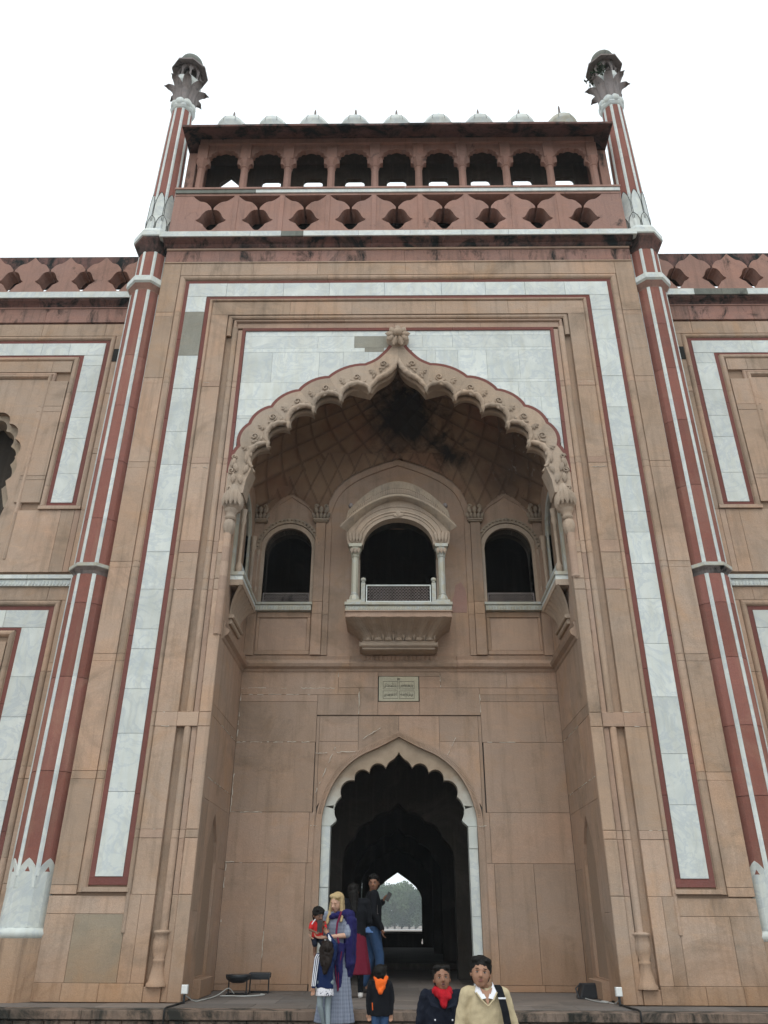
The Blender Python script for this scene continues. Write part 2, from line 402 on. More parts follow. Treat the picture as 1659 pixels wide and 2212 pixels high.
# steps down to the forecourt
for i, (ya, yb) in enumerate([(-1.72,-0.96),(-2.10,-1.72),(-2.48,-2.10),(-2.86,-2.48)]):
    z = -0.2*(i+1)
    st = empty('step', (0, 0, 0), parent=None); tag(st, kind='structure')
    for q in range(5):
        xa = -2.6+q*1.04
        slab('step_stone', 'paving', st, xa, xa+1.04, ya, yb, 0.0, 0.2, 0.012, T=lambda X,Y,Z,z=z: (X, Z, z-Y))
    box('step_core', 'mortar', st, -2.58, 2.58, ya+0.02, -0.97, -1.0, z-0.19)

# ================================================================== THE MAUSOLEUM
TOMB = empty('mausoleum', (0, 0, 0))
tag(TOMB, 'domed sandstone mausoleum gateway with white marble bands, corner turrets and a lobed entrance arch', 'building')
P0 = TOMB
def part(name, mat='mortar'):
    """a part of the mausoleum: its core mesh follows in the caller"""
    return MB()
# ---- masses
b = MB()
for s in (-1, 1):
    x0, x1 = sorted((s*5.40, s*3.27)); b.box(x0, x1, 0.14, 2.6, 0.0, 15.2)
    x0, x1 = sorted((s*5.40, s*3.86)); b.box(x0, x1, 0.05, 0.14, 0.0, 15.2)
PORTAL = b.build('portal_pier_core', 'mortar', P0)

# ---- arch curves (left half from the springing up to the apex; x negative)
tips = [(-2.93,9.12),(-2.66,9.70),(-2.27,10.18),(-1.77,10.57),(-1.21,10.86),(-0.60,11.07)]
lobe_arcs = [arc(tips[i], tips[i+1], 0.27, 12) for i in range(5)]
apex_l = smoothline([(-0.60,11.07),(-0.44,11.30),(-0.24,11.44),(-0.10,11.60),(0,11.84)], 5)[:-1]
vall = [(-3.20,9.62),(-3.03,10.14),(-2.61,10.56),(-2.06,10.97),(-1.45,11.31),(-0.69,11.64)]
outer_arcs = [arc((-3.40,9.10), vall[0], 0.035, 5)] + [arc(vall[i], vall[i+1], 0.09, 8) for i in range(5)]
outer_ap = smoothline([(-0.69,11.64),(-0.44,11.78),(-0.22,12.02),(-0.10,12.20),(0,12.30)], 4)[:-1]
def offset_poly(pts, d):
    out = []
    for i, p in enumerate(pts):
        a = pts[max(0,i-1)]; c = pts[min(len(pts)-1,i+1)]
        dx, dz = c[0]-a[0], c[1]-a[1]; L = math.hypot(dx,dz) or 1
        out.append((p[0]-dz/L*d, p[1]+dx/L*d))
    return out
inner_half = sum(lobe_arcs, []) + apex_l
outer_half = sum(outer_arcs, []) + outer_ap
red_half = offset_poly(outer_half + [(0,12.34)], 0.075)[:-1]
red_half = [(max(x,-3.375), z) for x, z in red_half]
OUT = outer_half + [(0,12.30)] + mirror_pts(outer_half)
RED = red_half + [(0,12.42)] + mirror_pts(red_half)
# wall above the arch
poly = [(-3.27,15.2),(-3.27,9.0)] + [(max(-3.26,x), z-0.03) for x, z in OUT if z > 9.1] + [(3.27,9.0),(3.27,15.2)]
b = MB(); b.prism(poly[::-1], 0.10, 0.55); b.build('arch_wall_core', 'mortar', P0)
# voussoirs: one per lobe
def voussoir(pi, po, name='voussoir', mat='carved', y0=0.0, y1=0.46):
    for s in (1, -1):
        q = [(s*x, z) for x, z in pi] + [(s*x, z) for x, z in reversed(po)]
        if s < 0: q = q[::-1]
        b = MB(); b.prism(q, y0, y1); fix_normals(b.build(name, mat, P0))
for i in range(5):
    voussoir(lobe_arcs[i] + [tips[i+1]], outer_arcs[i+1] + [vall[i+1]], y0=0.004*(i % 2))
voussoir([(-3.06,8.52),(-3.03,8.80),tips[0]], [(-3.40,8.52)] + outer_arcs[0] + [vall[0]], name='springer_stone', y0=0.006)
# the crown stones
voussoir([tips[5]] + apex_l[1:] + [(0,11.84)], outer_arcs[5] + [vall[5]] + outer_ap[1:] + [(0,12.30)], y0=0.002)
# red line round the band
rb = MB()
q = RED + OUT[::-1]; rb.prism(q[::-1], 0.012, 0.30); fix_normals(rb.build('red_arch_border', 'red', P0))
# rope moulding under each lobe
for s in (-1, 1):
    for i in range(5):
        pts = arc(tips[i], tips[i+1], 0.225, 12) + [tips[i+1]]
        c = [(s*-x if s == 1 else x, 0.02, z-0.01) for x, z in pts]
        b = MB(); b.tube(c, lambda q: 0.030+0.032*math.sin(PI*min(1,max(0,q)))**0.5, 10, twist=(2, 2.4, 0.24))
        b.tube([(x, 0.22, z-0.01) for x, y, z in c], 0.05, 8)
        b.build('rope_moulding', 'carved', P0, True)
    pts = apex_l + [(0,11.84)]
    c = [(s*-x if s == 1 else x, 0.02, z-0.01) for x, z in pts]
    b = MB(); b.tube(c, lambda q: 0.03+0.032*math.sin(PI*min(1,max(0,q*0.92)))**0.5, 10, twist=(2, 3.2, 0.22))
    b.tube([(x, 0.20, z) for x, y, z in c], 0.05, 8)
    b.build('rope_moulding', 'carved', P0, True)
for s in (-1, 1):      # drops where two lobes meet
    for i, (x_, z_) in enumerate(tips[1:]):
        b = MB(); cx_ = s*(-x_) if s > 0 else x_
        b.lathe([(0.004,-0.13),(0.022,-0.10),(0.040,-0.05),(0.052,0.0),(0.03,0.05)], 10, (cx_+s*-0.0, 0.03, z_)); b.build('cusp_drop', 'carved', P0, True)
# scrolls and leaves carved on the band
def scroll(b, cx, cz, r, s, y=-0.01, turns=1.4, rot=0.0, th=0.02):
    pts = []
    for k in range(26):
        q = k/25; a = rot + s*turns*2*PI*q; rr = r*(1-0.85*q)
        pts.append((cx+rr*math.cos(a), y-0.012*q, cz+rr*math.sin(a)))
    b.tube(pts, lambda q: th*(0.55+0.6*q), 6)
def leaf(b, cx, cz, ang, L, W, y=-0.005, th=0.035, n=7):
    """a pointed leaf lying on the wall face, ridge outward"""
    ca, sa = math.cos(ang), math.sin(ang); v = []; f = []
    for i in range(n+1):
        q = i/n; w = W*math.sin(PI*min(1, q*0.95+0.05))**0.8*(1+0.18*math.cos(q*18)); h = th*math.sin(PI*(0.15+0.8*q))
        for e, hh in ((-1,0),(-0.5,h*0.8),(0,h*0.55),(0.5,h*0.8),(1,0)):
            u, w_ = q*L, e*w
            v.append((cx+u*ca-w_*sa, y-hh, cz+u*sa+w_*ca))
    for i in range(n):
        for k in range(4): f.append((i*5+k, i*5+k+1, (i+1)*5+k+1, (i+1)*5+k))
    b.add(v, f)
for s in (-1, 1):
    for i in range(6):
        if i < 5:
            tx = (tips[i][0]+tips[i+1][0])/2; tz = (tips[i][1]+tips[i+1][1])/2
            ox = (vall[i][0]+vall[i+1][0])/2; oz = (vall[i][1]+vall[i+1][1])/2
            dx, dz = tips[i+1][0]-tips[i][0], tips[i+1][1]-tips[i][1]
        else:
            tx, tz, ox, oz, dx, dz = -0.36, 11.35, -0.44, 11.72, 0.6, 0.6
        L = math.hypot(dx, dz); ux, uz = dx/L, dz/L
        cx, cz = ox*0.62+tx*0.38, oz*0.62+tz*0.38
        b = MB(); ang = math.atan2(uz, ux)
        sx = -s
        def A(v): return v if s == -1 else PI-v
        scroll(b, (cx+ux*0.14)*-s if s==1 else (cx+ux*0.14), cz+uz*0.14, 0.088, (1 if s == -1 else -1), rot=A(ang-2.2), th=0.02)
        px, pz = cx-ux*0.12, cz-uz*0.12
        for da in (-0.9, -0.3, 0.4, 1.0):
            leaf(b, px*(-s if s==1 else 1), pz, A(ang+PI+da), 0.13, 0.032)
        for q_ in (-0.22, 0.0, 0.20):
            leaf(b, (tx*0.72+ox*0.28+ux*q_)*(-s if s==1 else 1), tz*0.72+oz*0.28+uz*q_, A(ang+0.35), 0.12, 0.028)
        for da in (0.5,):
            leaf(b, (cx)*(-s if s==1 else 1), cz-0.02, A(ang-0.7), 0.15, 0.035)
        b.build('carved_scroll', 'carved', P0, True, 'stuff')
# crowning flower
fb = MB(); fc = (0, -0.06, 12.38)
fb.lathe([(0.02,-0.06),(0.12,-0.05),(0.24,0.02),(0.25,0.10)], 24, T=lambda x,y,z: (fc[0]+x, fc[1]+z+0.05, fc[2]+y))
fl = fb.build('crown_flower', 'carved', P0, True)
b = MB()
for k in range(9):
    a = PI*0.5 + 2*PI*k/9
    leaf(b, fc[0]+0.06*math.cos(a), fc[2]+0.06*math.sin(a), a, 0.22, 0.075, y=-0.11, th=0.07, n=8)
b.build('petal', 'carved', fl, True)
b = MB(); b.lathe([(0.0,-0.09),(0.05,-0.085),(0.09,-0.05),(0.095,0.0),(0.07,0.03)], 16, T=lambda x,y,z: (fc[0]+x, -0.19+z+0.02, fc[2]+0.02+y*1.05))
b.tube([(-0.03,-0.16,12.30),(-0.05,-0.15,12.22),(-0.09,-0.10,12.12)], 0.035, 8); b.tube([(0.03,-0.16,12.30),(0.05,-0.15,12.22),(0.09,-0.10,12.12)], 0.035, 8)
b.build('flower_heart', 'carved', fl, True)

# ---- spandrel: marble slabs cut by the red line
def zred(x):
    x = abs(x); best = 8.0
    for i in range(len(red_half)-1):
        (x0,z0),(x1,z1) = red_half[i], red_half[i+1]
        lo, hi = min(-x0,-x1), max(-x0,-x1)
        if lo-1e-6 <= x <= hi+1e-6:
            tt = 0.5 if hi-lo < 1e-6 else ((-x)-x0)/((x1-x0) or 1e-9)
            best = max(best, z0+(z1-z0)*min(1,max(0,tt)))
    if x < 0.14: best = max(best, 12.36)
    return best
def cut_slab(name, mat, x0, x1, z0, z1, y=0.06, fn=zred):
    g = 0.0018; x0 += g; x1 -= g; z0 += g; z1 -= g
    n = max(4, int((x1-x0)/0.05)); xs = [x0+(x1-x0)*i/n for i in range(n+1)]
    lo = [max(z0, fn(x)+0.001) for x in xs]
    runs = []; cur = []
    for x, l in zip(xs, lo):
        if l < z1-0.004: cur.append((x, l))
        elif cur: runs.append(cur); cur = []
    if cur: runs.append(cur)
    for r in runs:
        if len(r) < 2: continue
        q = r + [(r[-1][0], z1), (r[0][0], z1)]
        b = MB(); b.prism(q, y+random.uniform(-0.002,0.002), y+0.04); b.build(name, mat, P0)
Lrows = [ (12.50,12.645,[-3.36,-1.45,0.0]), (12.17,12.50,[-3.36,-1.75,-0.95,-0.12,0]), (12.06,12.17,[-3.36,-0.72,-0.3,0]), (11.25,12.06,[-3.36,-2.72,-1.70,-1.18,-0.64,0]),
          (10.80,11.25,[-3.36,-2.38,-1.70,-1.4,0]), (10.40,10.80,[-3.36,-2.0,0]), (10.32,10.40,[-3.36,0]), (9.85,10.32,[-3.36,-2.9,0]), (9.2,9.85,[-3.36,-2.5]) ]
for z0, z1, xs in Lrows:
    for a_, b_ in zip(xs[:-1], xs[1:]):
        mt = 'marble'
        if (a_, z0) in ((-0.95,12.17), (-0.72,12.06)): mt = 'grey_patch'
        cut_slab('marble_slab', mt, a_, b_, z0, z1)
Rrows = [ (12.52,12.645,[0,0.4,1.35,3.36]), (12.18,12.52,[0,0.55,1.2,2.5,3.36]), (12.10,12.18,[0,0.75,3.36]), (11.32,12.10,[0,0.62,0.82,1.30,1.92,2.62,3.36]),
          (11.24,11.32,[0,2.45,3.36]), (10.86,11.24,[0,1.9,2.55,3.36]), (10.30,10.86,[0,2.65,3.0,3.36]), (9.7,10.30,[0,2.95,3.36]), (9.1,9.7,[2.5,3.36]) ]
for z0, z1, xs in Rrows:
    for a_, b_ in zip(xs[:-1], xs[1:]): cut_slab('marble_slab', 'marble', a_, b_, z0, z1)

# ---- rectangular frames round the arch; measured half-widths, z of the top edge
def frame(name, mat, a, zt, zb, prof, breaks=(), foot=False):
    """three-sided frame: a = half-width at offset 0, prof (outward offset, y)"""
    lv = [zb] + [z for z in sorted(breaks) if zb < z < zt-0.2] + [zt]
    for s in (-1, 1):
        for z0, z1 in zip(lv[:-1], lv[1:]):
            last = z1 == zt
            path = [(s*a, z0+(0.003 if z0 > zb else 0)), (s*a, z1-(0 if last else 0.003))]
            dirs = [(s, 0), (s, 1 if last else 0)]
            b = MB(); b.sweep(path, prof, dirs)
            # end caps
            n = len(prof); b.f.append(tuple(range(n)))
            fix_normals(b.build(name, mat, P0))
    xs = [-a, -a*0.33, a*0.36, a]
    for i in range(3):
        path = [(xs[i]+(0.003 if i else 0), zt), (xs[i+1]-(0.003 if i < 2 else 0), zt)]
        dirs = [(-1 if i == 0 else 0, 1), (1 if i == 2 else 0, 1)]
        b = MB(); b.sweep(path, prof, dirs); fix_normals(b.build(name, mat, P0))
def roll_prof(o0, o1, yb, depth, n=6, lip=0.01):
    c = (o0+o1)/2; r = (o1-o0)/2-lip
    return [(o0, yb+0.05), (o0, yb)] + [(c-r*math.cos(PI*i/n), yb-depth*math.sin(PI*i/n)) for i in range(n+1)] + [(o1, yb), (o1, yb+0.05)]
def flat_prof(w, yf, yb): return [(0,yb),(0,yf),(w,yf),(w,yb)]
ties_out = [3.13,3.26,5.13,5.26,6.93,7.05,9.10,9.24,11.20,11.34,13.05,13.17]
ties_in = [2.23,2.36,3.99,4.23,6.48,6.70,7.23,7.48,9.20,9.34,11.1,11.24,12.2]
# marble band, its two red lines, its two roll mouldings
frame('red_border', 'red', 4.775, 14.03, 1.55, flat_prof(0.085, 0.02, 0.07), [3.4,5.6,8.1,10.3,12.4])
frame('red_border', 'red', 4.250, 13.55, 1.55, flat_prof(0.085, 0.02, 0.07), [2.9,5.0,7.2,9.4,11.6])
frame('roll_moulding', 'buff', 4.862, 14.115, 1.45, roll_prof(0, 0.155, 0.025, 0.055), ties_out)
frame('roll_moulding', 'buff', 4.160, 13.46, 0.9, roll_prof(0, 0.088, 0.02, 0.05), ties_in)
for s in (-1, 1):
    mz = [1.67,2.93,3.87,4.63,5.35,5.72,6.49,7.25,8.15,9.18,9.97,11.06,11.94,13.18,14.03] if s < 0 else [1.67,2.75,3.55,4.50,5.45,6.30,7.0,7.65,8.1,8.9,9.6,10.55,11.35,12.35,13.2,14.03]
    for z0, z1 in zip(mz[:-1], mz[1:]):
        x0, x1 = sorted((s*4.335, s*4.775))
        mt = 'grey_patch' if (s < 0 and z0 == 11.94) else ('marble')
        if z1 > 14: z1 = 13.635
        if z0 >= 13.635: continue
        slab('marble_slab', mt, P0, x0, x1, z0, min(z1, 13.635), 0.008+random.uniform(-0.002,0.002), 0.06, 0.004, g=0.0025)
    x0, x1 = sorted((s*4.25, s*4.862)); slab('red_border', 'red', P0, x0, x1, 1.55, 1.67, 0.018, 0.07, 0.004)
    x0, x1 = sorted((s*4.20, s*4.93)); box('sill_moulding', 'buff', P0, x0, x1, -0.05, 0.10, 1.455, 1.52)
    x0, x1 = sorted((s*4.24, s*4.90)); box('sill_shadow_groove', 'mortar', P0, x0, x1, 0.03, 0.10, 1.40, 1.455)
hx = [-4.775,-3.9,-2.6,-1.55,-0.3,1.0,2.0,2.9,3.8,4.775]
for a_, b_ in zip(hx[:-1], hx[1:]): slab('marble_slab', 'marble', P0, a_, b_, 13.635, 14.03, 0.008+random.uniform(-0.002,0.002), 0.06, 0.004, g=0.0025)
# flat strips of block: outer pilaster
for s in (-1, 1):
    lv = [1.42,1.55] + ties_out + [14.66]
    for z0, z1 in zip(lv[:-1], lv[1:]):
        x0, x1 = sorted((s*5.017, s*5.43)); slab('stone_block', 'buff', P0, x0, x1, z0, z1, 0.0 + (0.004 if z1-z0 < 0.3 else 0.0), 0.16, 0.006)
    for z0, z1 in zip(lv[:-1], lv[1:]):    # the return of the pier beside the turret
        x0, x1 = sorted((s*5.40, s*5.44)); slab('stone_block', 'buff', P0, 0.02, 0.9, z0, z1, 0, 0.04, 0.006, T=lambda X,Y,Z,s=s: (s*(5.44-Y), X, Z))
    lv = [1.42, 2.23,2.36,3.99,4.23,6.48,6.70,7.23,7.48,9.20,9.34,11.1,11.24,13.08]
    for z0, z1 in zip(lv[:-1], lv[1:]):
        x0, x1 = sorted((s*3.79, s*4.158)); tie = z1-z0 < 0.3
        slab('stone_block', 'buff' if not tie else 'buff_pink', P0, x0, x1, z0, z1, 0.0 - (0.006 if tie else 0), 0.12, 0.006)
        x0, x1 = sorted((s*3.435, s*3.53)); slab('stone_block', 'buff_pink', P0, x0, x1, z0, min(z1,12.66), 0.03, 0.15, 0.006) if z0 < 12.6 else None
        x0, x1 = sorted((s*3.22, s*3.43))
        if z1 <= 7.5: slab('jamb_stone', 'buff', P0, x0, x1, z0, z1, 0.0, 0.2, 0.018)
        if tie and 3 < z0 < 5: x0, x1 = sorted((s*3.43, s*3.79)); slab('stone_block', 'buff_pink', P0, x0, x1, z0, z1, -0.012, 0.12, 0.01)
    for z0, z1 in ((7.48,8.2),(8.2,9.0)):
        x0, x1 = sorted((s*3.34, s*3.43)); slab('jamb_stone', 'buff_pink', P0, x0, x1, z0, z1, 0.03, 0.3, 0.01)
    x0, x1 = sorted((s*3.53, s*3.79)); box('groove_backing', 'buff', P0, x0, x1, 0.10, 0.15, 0.0, 12.9)
    # lower wall of the pier
    x0, x1 = sorted((s*3.79, s*5.43))
    cuts = [3.79, 4.45, 5.0, 5.43]
    for a_, b_ in zip(cuts[:-1], cuts[1:]):
        q0, q1 = sorted((s*a_, s*b_)); slab('stone_block', 'plinth', P0, q0, q1, 0.0, 0.24, -0.006, 0.16, 0.01)
    for a_, b_, z0, z1, mt in ((4.98,5.43,0.24,1.15,'buff'),(4.20,4.98,0.24,1.15,'damp' if s < 0 else 'buff'),(4.00,4.20,0.24,1.42,'buff'),(3.79,4.00,0.24,1.42,'buff'),(4.20,5.43,1.15,1.40,'buff')):
        q0, q1 = sorted((s*a_, s*b_)); slab('stone_block', mt, P0, q0, q1, z0, z1, 0.0, 0.16, 0.008)
    for a_, b_, z0, z1 in ((3.22,3.43,0.0,1.42),(3.43,3.53,0.0,1.42),(3.53,3.79,0.0,0.2)):
        q0, q1 = sorted((s*a_, s*b_)); slab('jamb_stone', 'buff', P0, q0, q1, z0, z1, 0.0 if a_ != 3.43 else 0.03, 0.2, 0.012)
    # slender engaged colonnette beside the niche with its vase base
    zz = [0.93,2.23,2.36,3.99,4.23,6.48,6.70,7.23,7.48,9.20,9.34,11.1,11.24,12.72]
    for z0, z1 in zip(zz[:-1], zz[1:]):
        b = MB(); b.lathe([(0.062,z0+0.003),(0.062,z1-0.003)], 14, (s*3.60,0.05,0)); b.build('colonnette', 'buff', P0, True)
    b = MB(); b.lathe([(0.155,0.20),(0.155,0.235),(0.125,0.27),(0.10,0.40),(0.085,0.50),(0.095,0.52),(0.095,0.55),(0.08,0.565),(0.115,0.66),(0.12,0.78),(0.105,0.88),(0.13,0.90),(0.13,0.925),(0.07,0.94)], 20, (s*3.62,0.06,0))
    b.build('vase_base', 'buff', P0, True)
# broken jamb stone on the right pier
slab('broken_jamb', 'rose', P0, 3.25, 3.42, 3.35, 3.99, 0.06, 0.2, 0.03)
# top members of the frames: inner mouldings and flats
def hstrip(name, mat, a, z0, z1, yf, yb=0.16, n=6, ch=0.006):
    xs = [-a+2*a*i/n + (random.uniform(-0.2,0.2) if 0 < i < n else 0) for i in range(n+1)]
    for p, q in zip(xs[:-1], xs[1:]): slab(name, mat, P0, p, q, z0, z1, yf, yb, ch)
hstrip('stone_block', 'buff', 4.158, 13.08, 13.455, 0.0, n=5)
frame('roll_moulding', 'buff_pink', 3.56, 12.86, 12.5, roll_prof(0, 0.09, 0.05, 0.055))
frame('roll_moulding', 'buff', 3.68, 12.98, 12.5, roll_prof(0, 0.10, 0.03, 0.02))
hstrip('stone_block', 'buff_pink', 3.56, 12.72, 12.86, 0.04, n=4)
frame('red_border', 'red', 3.365, 12.645, 9.0, flat_prof(0.07, 0.035, 0.09), [10.2,11.4])
hstrip('stone_block', 'buff', 5.015, 14.27, 14.66, 0.0, n=6)
hstrip('ledge', 'buff', 5.43, 14.64, 14.68, -0.02, n=5)
hstrip('frieze_stone', 'rose_stained', 5.43, 14.68, 15.04, 0.0, n=8)
hstrip('fillet', 'buff_pink', 5.43, 15.04, 15.10, -0.03, n=5)
# ---- main cornice with its soot, and the marble strip
def run_x(name, mat, xs, prof, y0=0.0):
    """profile in (y,z) run along x in pieces"""
    for p, q in zip(xs[:-1], xs[1:]):
        n = len(prof); v = [(p+0.003, y+y0, z) for y, z in prof] + [(q-0.003, y+y0, z) for y, z in prof]
        f = [(i, (i+1) % n, n+(i+1) % n, n+i) for i in range(n)] + [tuple(range(n)), tuple(reversed(range(n, 2*n)))]
        fix_normals(mk(name, v, f, mat, P0))
run_x('cornice_moulding', 'black_stained', [-5.50,-3.9,-2.2,-0.6,1.1,2.8,4.2,5.50], [(0.5,15.10),(-0.02,15.10),(-0.05,15.13),(-0.08,15.18),(-0.19,15.235),(-0.22,15.26),(0.5,15.26)])
run_x('marble_strip', 'marble', [-5.58,-3.45,-2.72], [(0.5,15.262),(-0.25,15.262),(-0.25,15.42),(0.3,15.44),(0.5,15.44)])
run_x('marble_strip', 'green_grey', [-2.72,-2.2], [(0.5,15.262),(-0.248,15.262),(-0.248,15.415),(0.3,15.44),(0.5,15.44)])
run_x('marble_strip', 'marble_stained', [-2.2,-0.9,0.3,1.5], [(0.5,15.262),(-0.25,15.262),(-0.25,15.42),(0.3,15.44),(0.5,15.44)])
run_x('marble_strip', 'marble', [1.5,2.6,3.7,4.7,5.58], [(0.5,15.262),(-0.25,15.262),(-0.25,15.42),(0.3,15.44),(0.5,15.44)])
run_x('stone_block', 'rose', [-5.35,-1.5,1.8,5.35], [(0.5,15.44),(-0.16,15.44),(-0.16,15.55),(0.5,15.55)])
# ---- pierced parapet: kangura merlons
def merlon_half(h, pw, top=0.10):
    H = pw/2
    a = [(top,1.0),(0.16,0.955),(0.26,0.91),(0.34,0.875),(0.44,0.845),(0.58,0.835),(0.72,0.80),(0.84,0.735),(0.945,0.66),(0.95,0.60),
         (0.82,0.60),(0.70,0.565),(0.60,0.49),(0.53,0.41),(0.44,0.345),(0.33,0.315),(0.42,0.27),(0.54,0.235),(0.66,0.20),(0.74,0.13),(0.86,0.06),(0.985,0.0)]
    return [(x*H, z*h) for x, z in a]
def merlon(x, z0, h, pw, mat, y0, y1, top=0.10, half=0, par=None, cap=False):
    hp = merlon_half(h, pw, top)
    if cap: hp = [(0.0, h*1.04), (0.04*pw, h*1.0)] + hp[1:]
    R = [(x+a, z0+z) for a, z in hp]; L = [(x-a, z0+z) for a, z in reversed(hp)]
    if half == 0: poly = R + L[:-1] if cap else R + L
    elif half > 0: poly = [(x-0.40, z0+h)] + R + [(x-0.40, z0)]
    else: poly = L + [(x+0.40, z0+h), (x+0.40, z0)]
    if half < 0: poly = L + [(x+0.40, z0+h), (x+0.40, z0)]
    b = MB(); b.prism(poly[::-1], y0, y1); o = fix_normals(b.build('merlon', mat, par or P0)); return o
pm = 1.115
for k in range(-4, 4):
    xm = (k+0.5)*pm
    slab('merlon_strip', 'rose', P0, xm-0.055, xm+0.055, 15.56, 16.74, -0.148, -0.128, 0.006)
    merlon(xm, 15.55, 1.19, pm, 'rose', -0.13, 0.30)
merlon(-4.5*pm, 15.55, 1.19, pm, 'rose', -0.13, 0.30, half=1)
merlon(4.5*pm, 15.55, 1.19, pm, 'rose', -0.13, 0.30, half=-1)
box('parapet_back', 'ink', P0, -5.3, 5.3, 0.75, 0.9, 15.4, 17.0)  # black sheet added behind the merlons; the slits' deep shade is its colour
run_x('parapet_rail', 'rose', [-5.42,-3.2,-0.9,1.4,3.5,5.42], [(1.1,16.742),(-0.14,16.742),(-0.14,16.812),(1.1,16.812)])
run_x('marble_strip', 'green_grey', [-5.42,-3.45], [(0.4,16.814),(-0.17,16.814),(-0.17,16.925),(0.4,16.925)])
run_x('marble_strip', 'marble', [-3.45,-1.2,0.8,2.9,5.42], [(0.4,16.814),(-0.17,16.814),(-0.17,16.925),(0.4,16.925)])
run_x('parapet_rail', 'rose', [-5.44,-2.8,0.2,3.0,5.44], [(1.1,16.927),(-0.19,16.927),(-0.19,16.985),(1.1,16.985)])
# ---- the gallery of nine arches
GZ = 17.0; GY = 0.14
def cusp_opening(w, zs, zt, n=7):
    """half opening outline from the springing (left) to the apex: small cusps"""
    pts = []; N = 4
    ctr = [(-w*math.cos(a), zs+(zt-zs)*math.sin(a)**0.9) for a in [PI/2*i/N for i in range(N+1)]]
    for i in range(N-1): pts += arc(ctr[i], ctr[i+1], 0.05, 5)
    pts += smoothline([ctr[N-1], ((ctr[N-1][0])*0.5, zt*0.5+ctr[N-1][1]*0.5+0.03), (0, zt+0.04)], 4)[:-1]
    return pts
def open_poly(w, zb, zs, zt):
    l = cusp_opening(w, zs, zt); return [(-w, zb)] + l + [(0, zt+0.04)] + mirror_pts(l) + [(w, zb)]
for k in range(-4, 5):
    xc = k*pm; w = 0.36; a = pm/2
    op = open_poly(w, GZ+1.30, GZ+1.46, GZ+1.82)
    op = [(x+xc, z) for x, z in op]
    # two layers: recessed tympanum and projecting frame
    poly = [(xc-0.44, GZ+1.30)] + op + [(xc+0.44, GZ+1.30), (xc+0.44, GZ+2.0), (xc-0.44, GZ+2.0)]
    b = MB(); b.prism(poly[::-1], GY+0.055, GY+0.19); sp = fix_normals(b.build('gallery_arch', 'rose', P0))
for k in range(-5, 5):
    xc = (k+0.5)*pm; e = abs(k+0.5) > 4.4
    x0, x1 = xc-0.135, xc+0.135
    slab('gallery_pier', 'rose', P0, x0, x1, GZ+1.46, GZ+2.0, GY, GY+0.22, 0.01)
    b = MB()
    b.lathe([(0.14,0.0),(0.145,0.03),(0.12,0.10),(0.105,0.13),(0.115,0.145),(0.10,0.16),(0.094,1.14),(0.118,1.16),(0.118,1.19),(0.10,1.21),(0.135,1.30),(0.155,1.37),(0.155,1.46)], 8, (xc, GY+0.11, GZ), a0=PI/8, a1=2*PI+PI/8)
    b.build('gallery_column', 'rose', P0)
    # bracket leaves either side of the capital
    for s in (-1, 1):
        if e and s*xc > 0: continue
        b = MB(); q = [(xc+s*0.09, GZ+1.22),(xc+s*0.15, GZ+1.30),(xc+s*0.20, GZ+1.46),(xc+s*0.09, GZ+1.46)]
        b.prism(q if s > 0 else q[::-1], GY+0.05, GY+0.17); fix_normals(b.build('bracket', 'rose', P0))
run_x('gallery_lintel', 'rose', [-5.12,-3.35,-1.12,1.12,3.35,5.12], [(GY+0.30,GZ+2.0),(GY-0.02,GZ+2.0),(GY-0.02,GZ+2.20),(GY+0.30,GZ+2.20)])
# chajja: sloping eave, dark with soot, with returns at the ends
ez0, ez1, ey = GZ+2.18, GZ+1.84, -0.50
hx_i, hx_o = 5.12, 5.42
cuts = [-1,-0.72,-0.45,-0.2,0.05,0.3,0.52,0.78,1]
for p, q in zip(cuts[:-1], cuts[1:]):
    A = (p*hx_i, q*hx_i); B = (p*hx_o, q*hx_o); g = 0.002
    dz = random.uniform(-0.008, 0.008)
    v = [(A[0]+g,GY,ez0),(A[1]-g,GY,ez0),(B[1]-g,ey,ez1+dz),(B[0]+g,ey,ez1+dz),(A[0]+g,GY,ez0+0.09),(A[1]-g,GY,ez0+0.09),(B[1]-g,ey,ez1+0.07+dz),(B[0]+g,ey,ez1+0.07+dz)]
    fix_normals(mk('eave_slab', v, [(0,1,2,3),(4,7,6,5),(0,4,5,1),(3,2,6,7),(0,3,7,4),(1,5,6,2)], 'black_stained', P0))
for s in (-1, 1):
    v = [(s*hx_i,GY,ez0),(s*hx_o,ey,ez1),(s*hx_o,1.6,ez1),(s*hx_i,1.1,ez0),(s*hx_i,GY,ez0+0.09),(s*hx_o,ey,ez1+0.07),(s*hx_o,1.6,ez1+0.07),(s*hx_i,1.1,ez0+0.09)]
    fix_normals(mk('eave_slab', v, [(0,1,2,3),(4,7,6,5),(0,4,5,1),(3,2,6,7),(0,3,7,4),(1,5,6,2)], 'black_stained', P0))
box('gallery_roof', 'inner', P0, -5.12, 5.12, GY-0.02, 1.12, GZ+2.20, GZ+2.34)
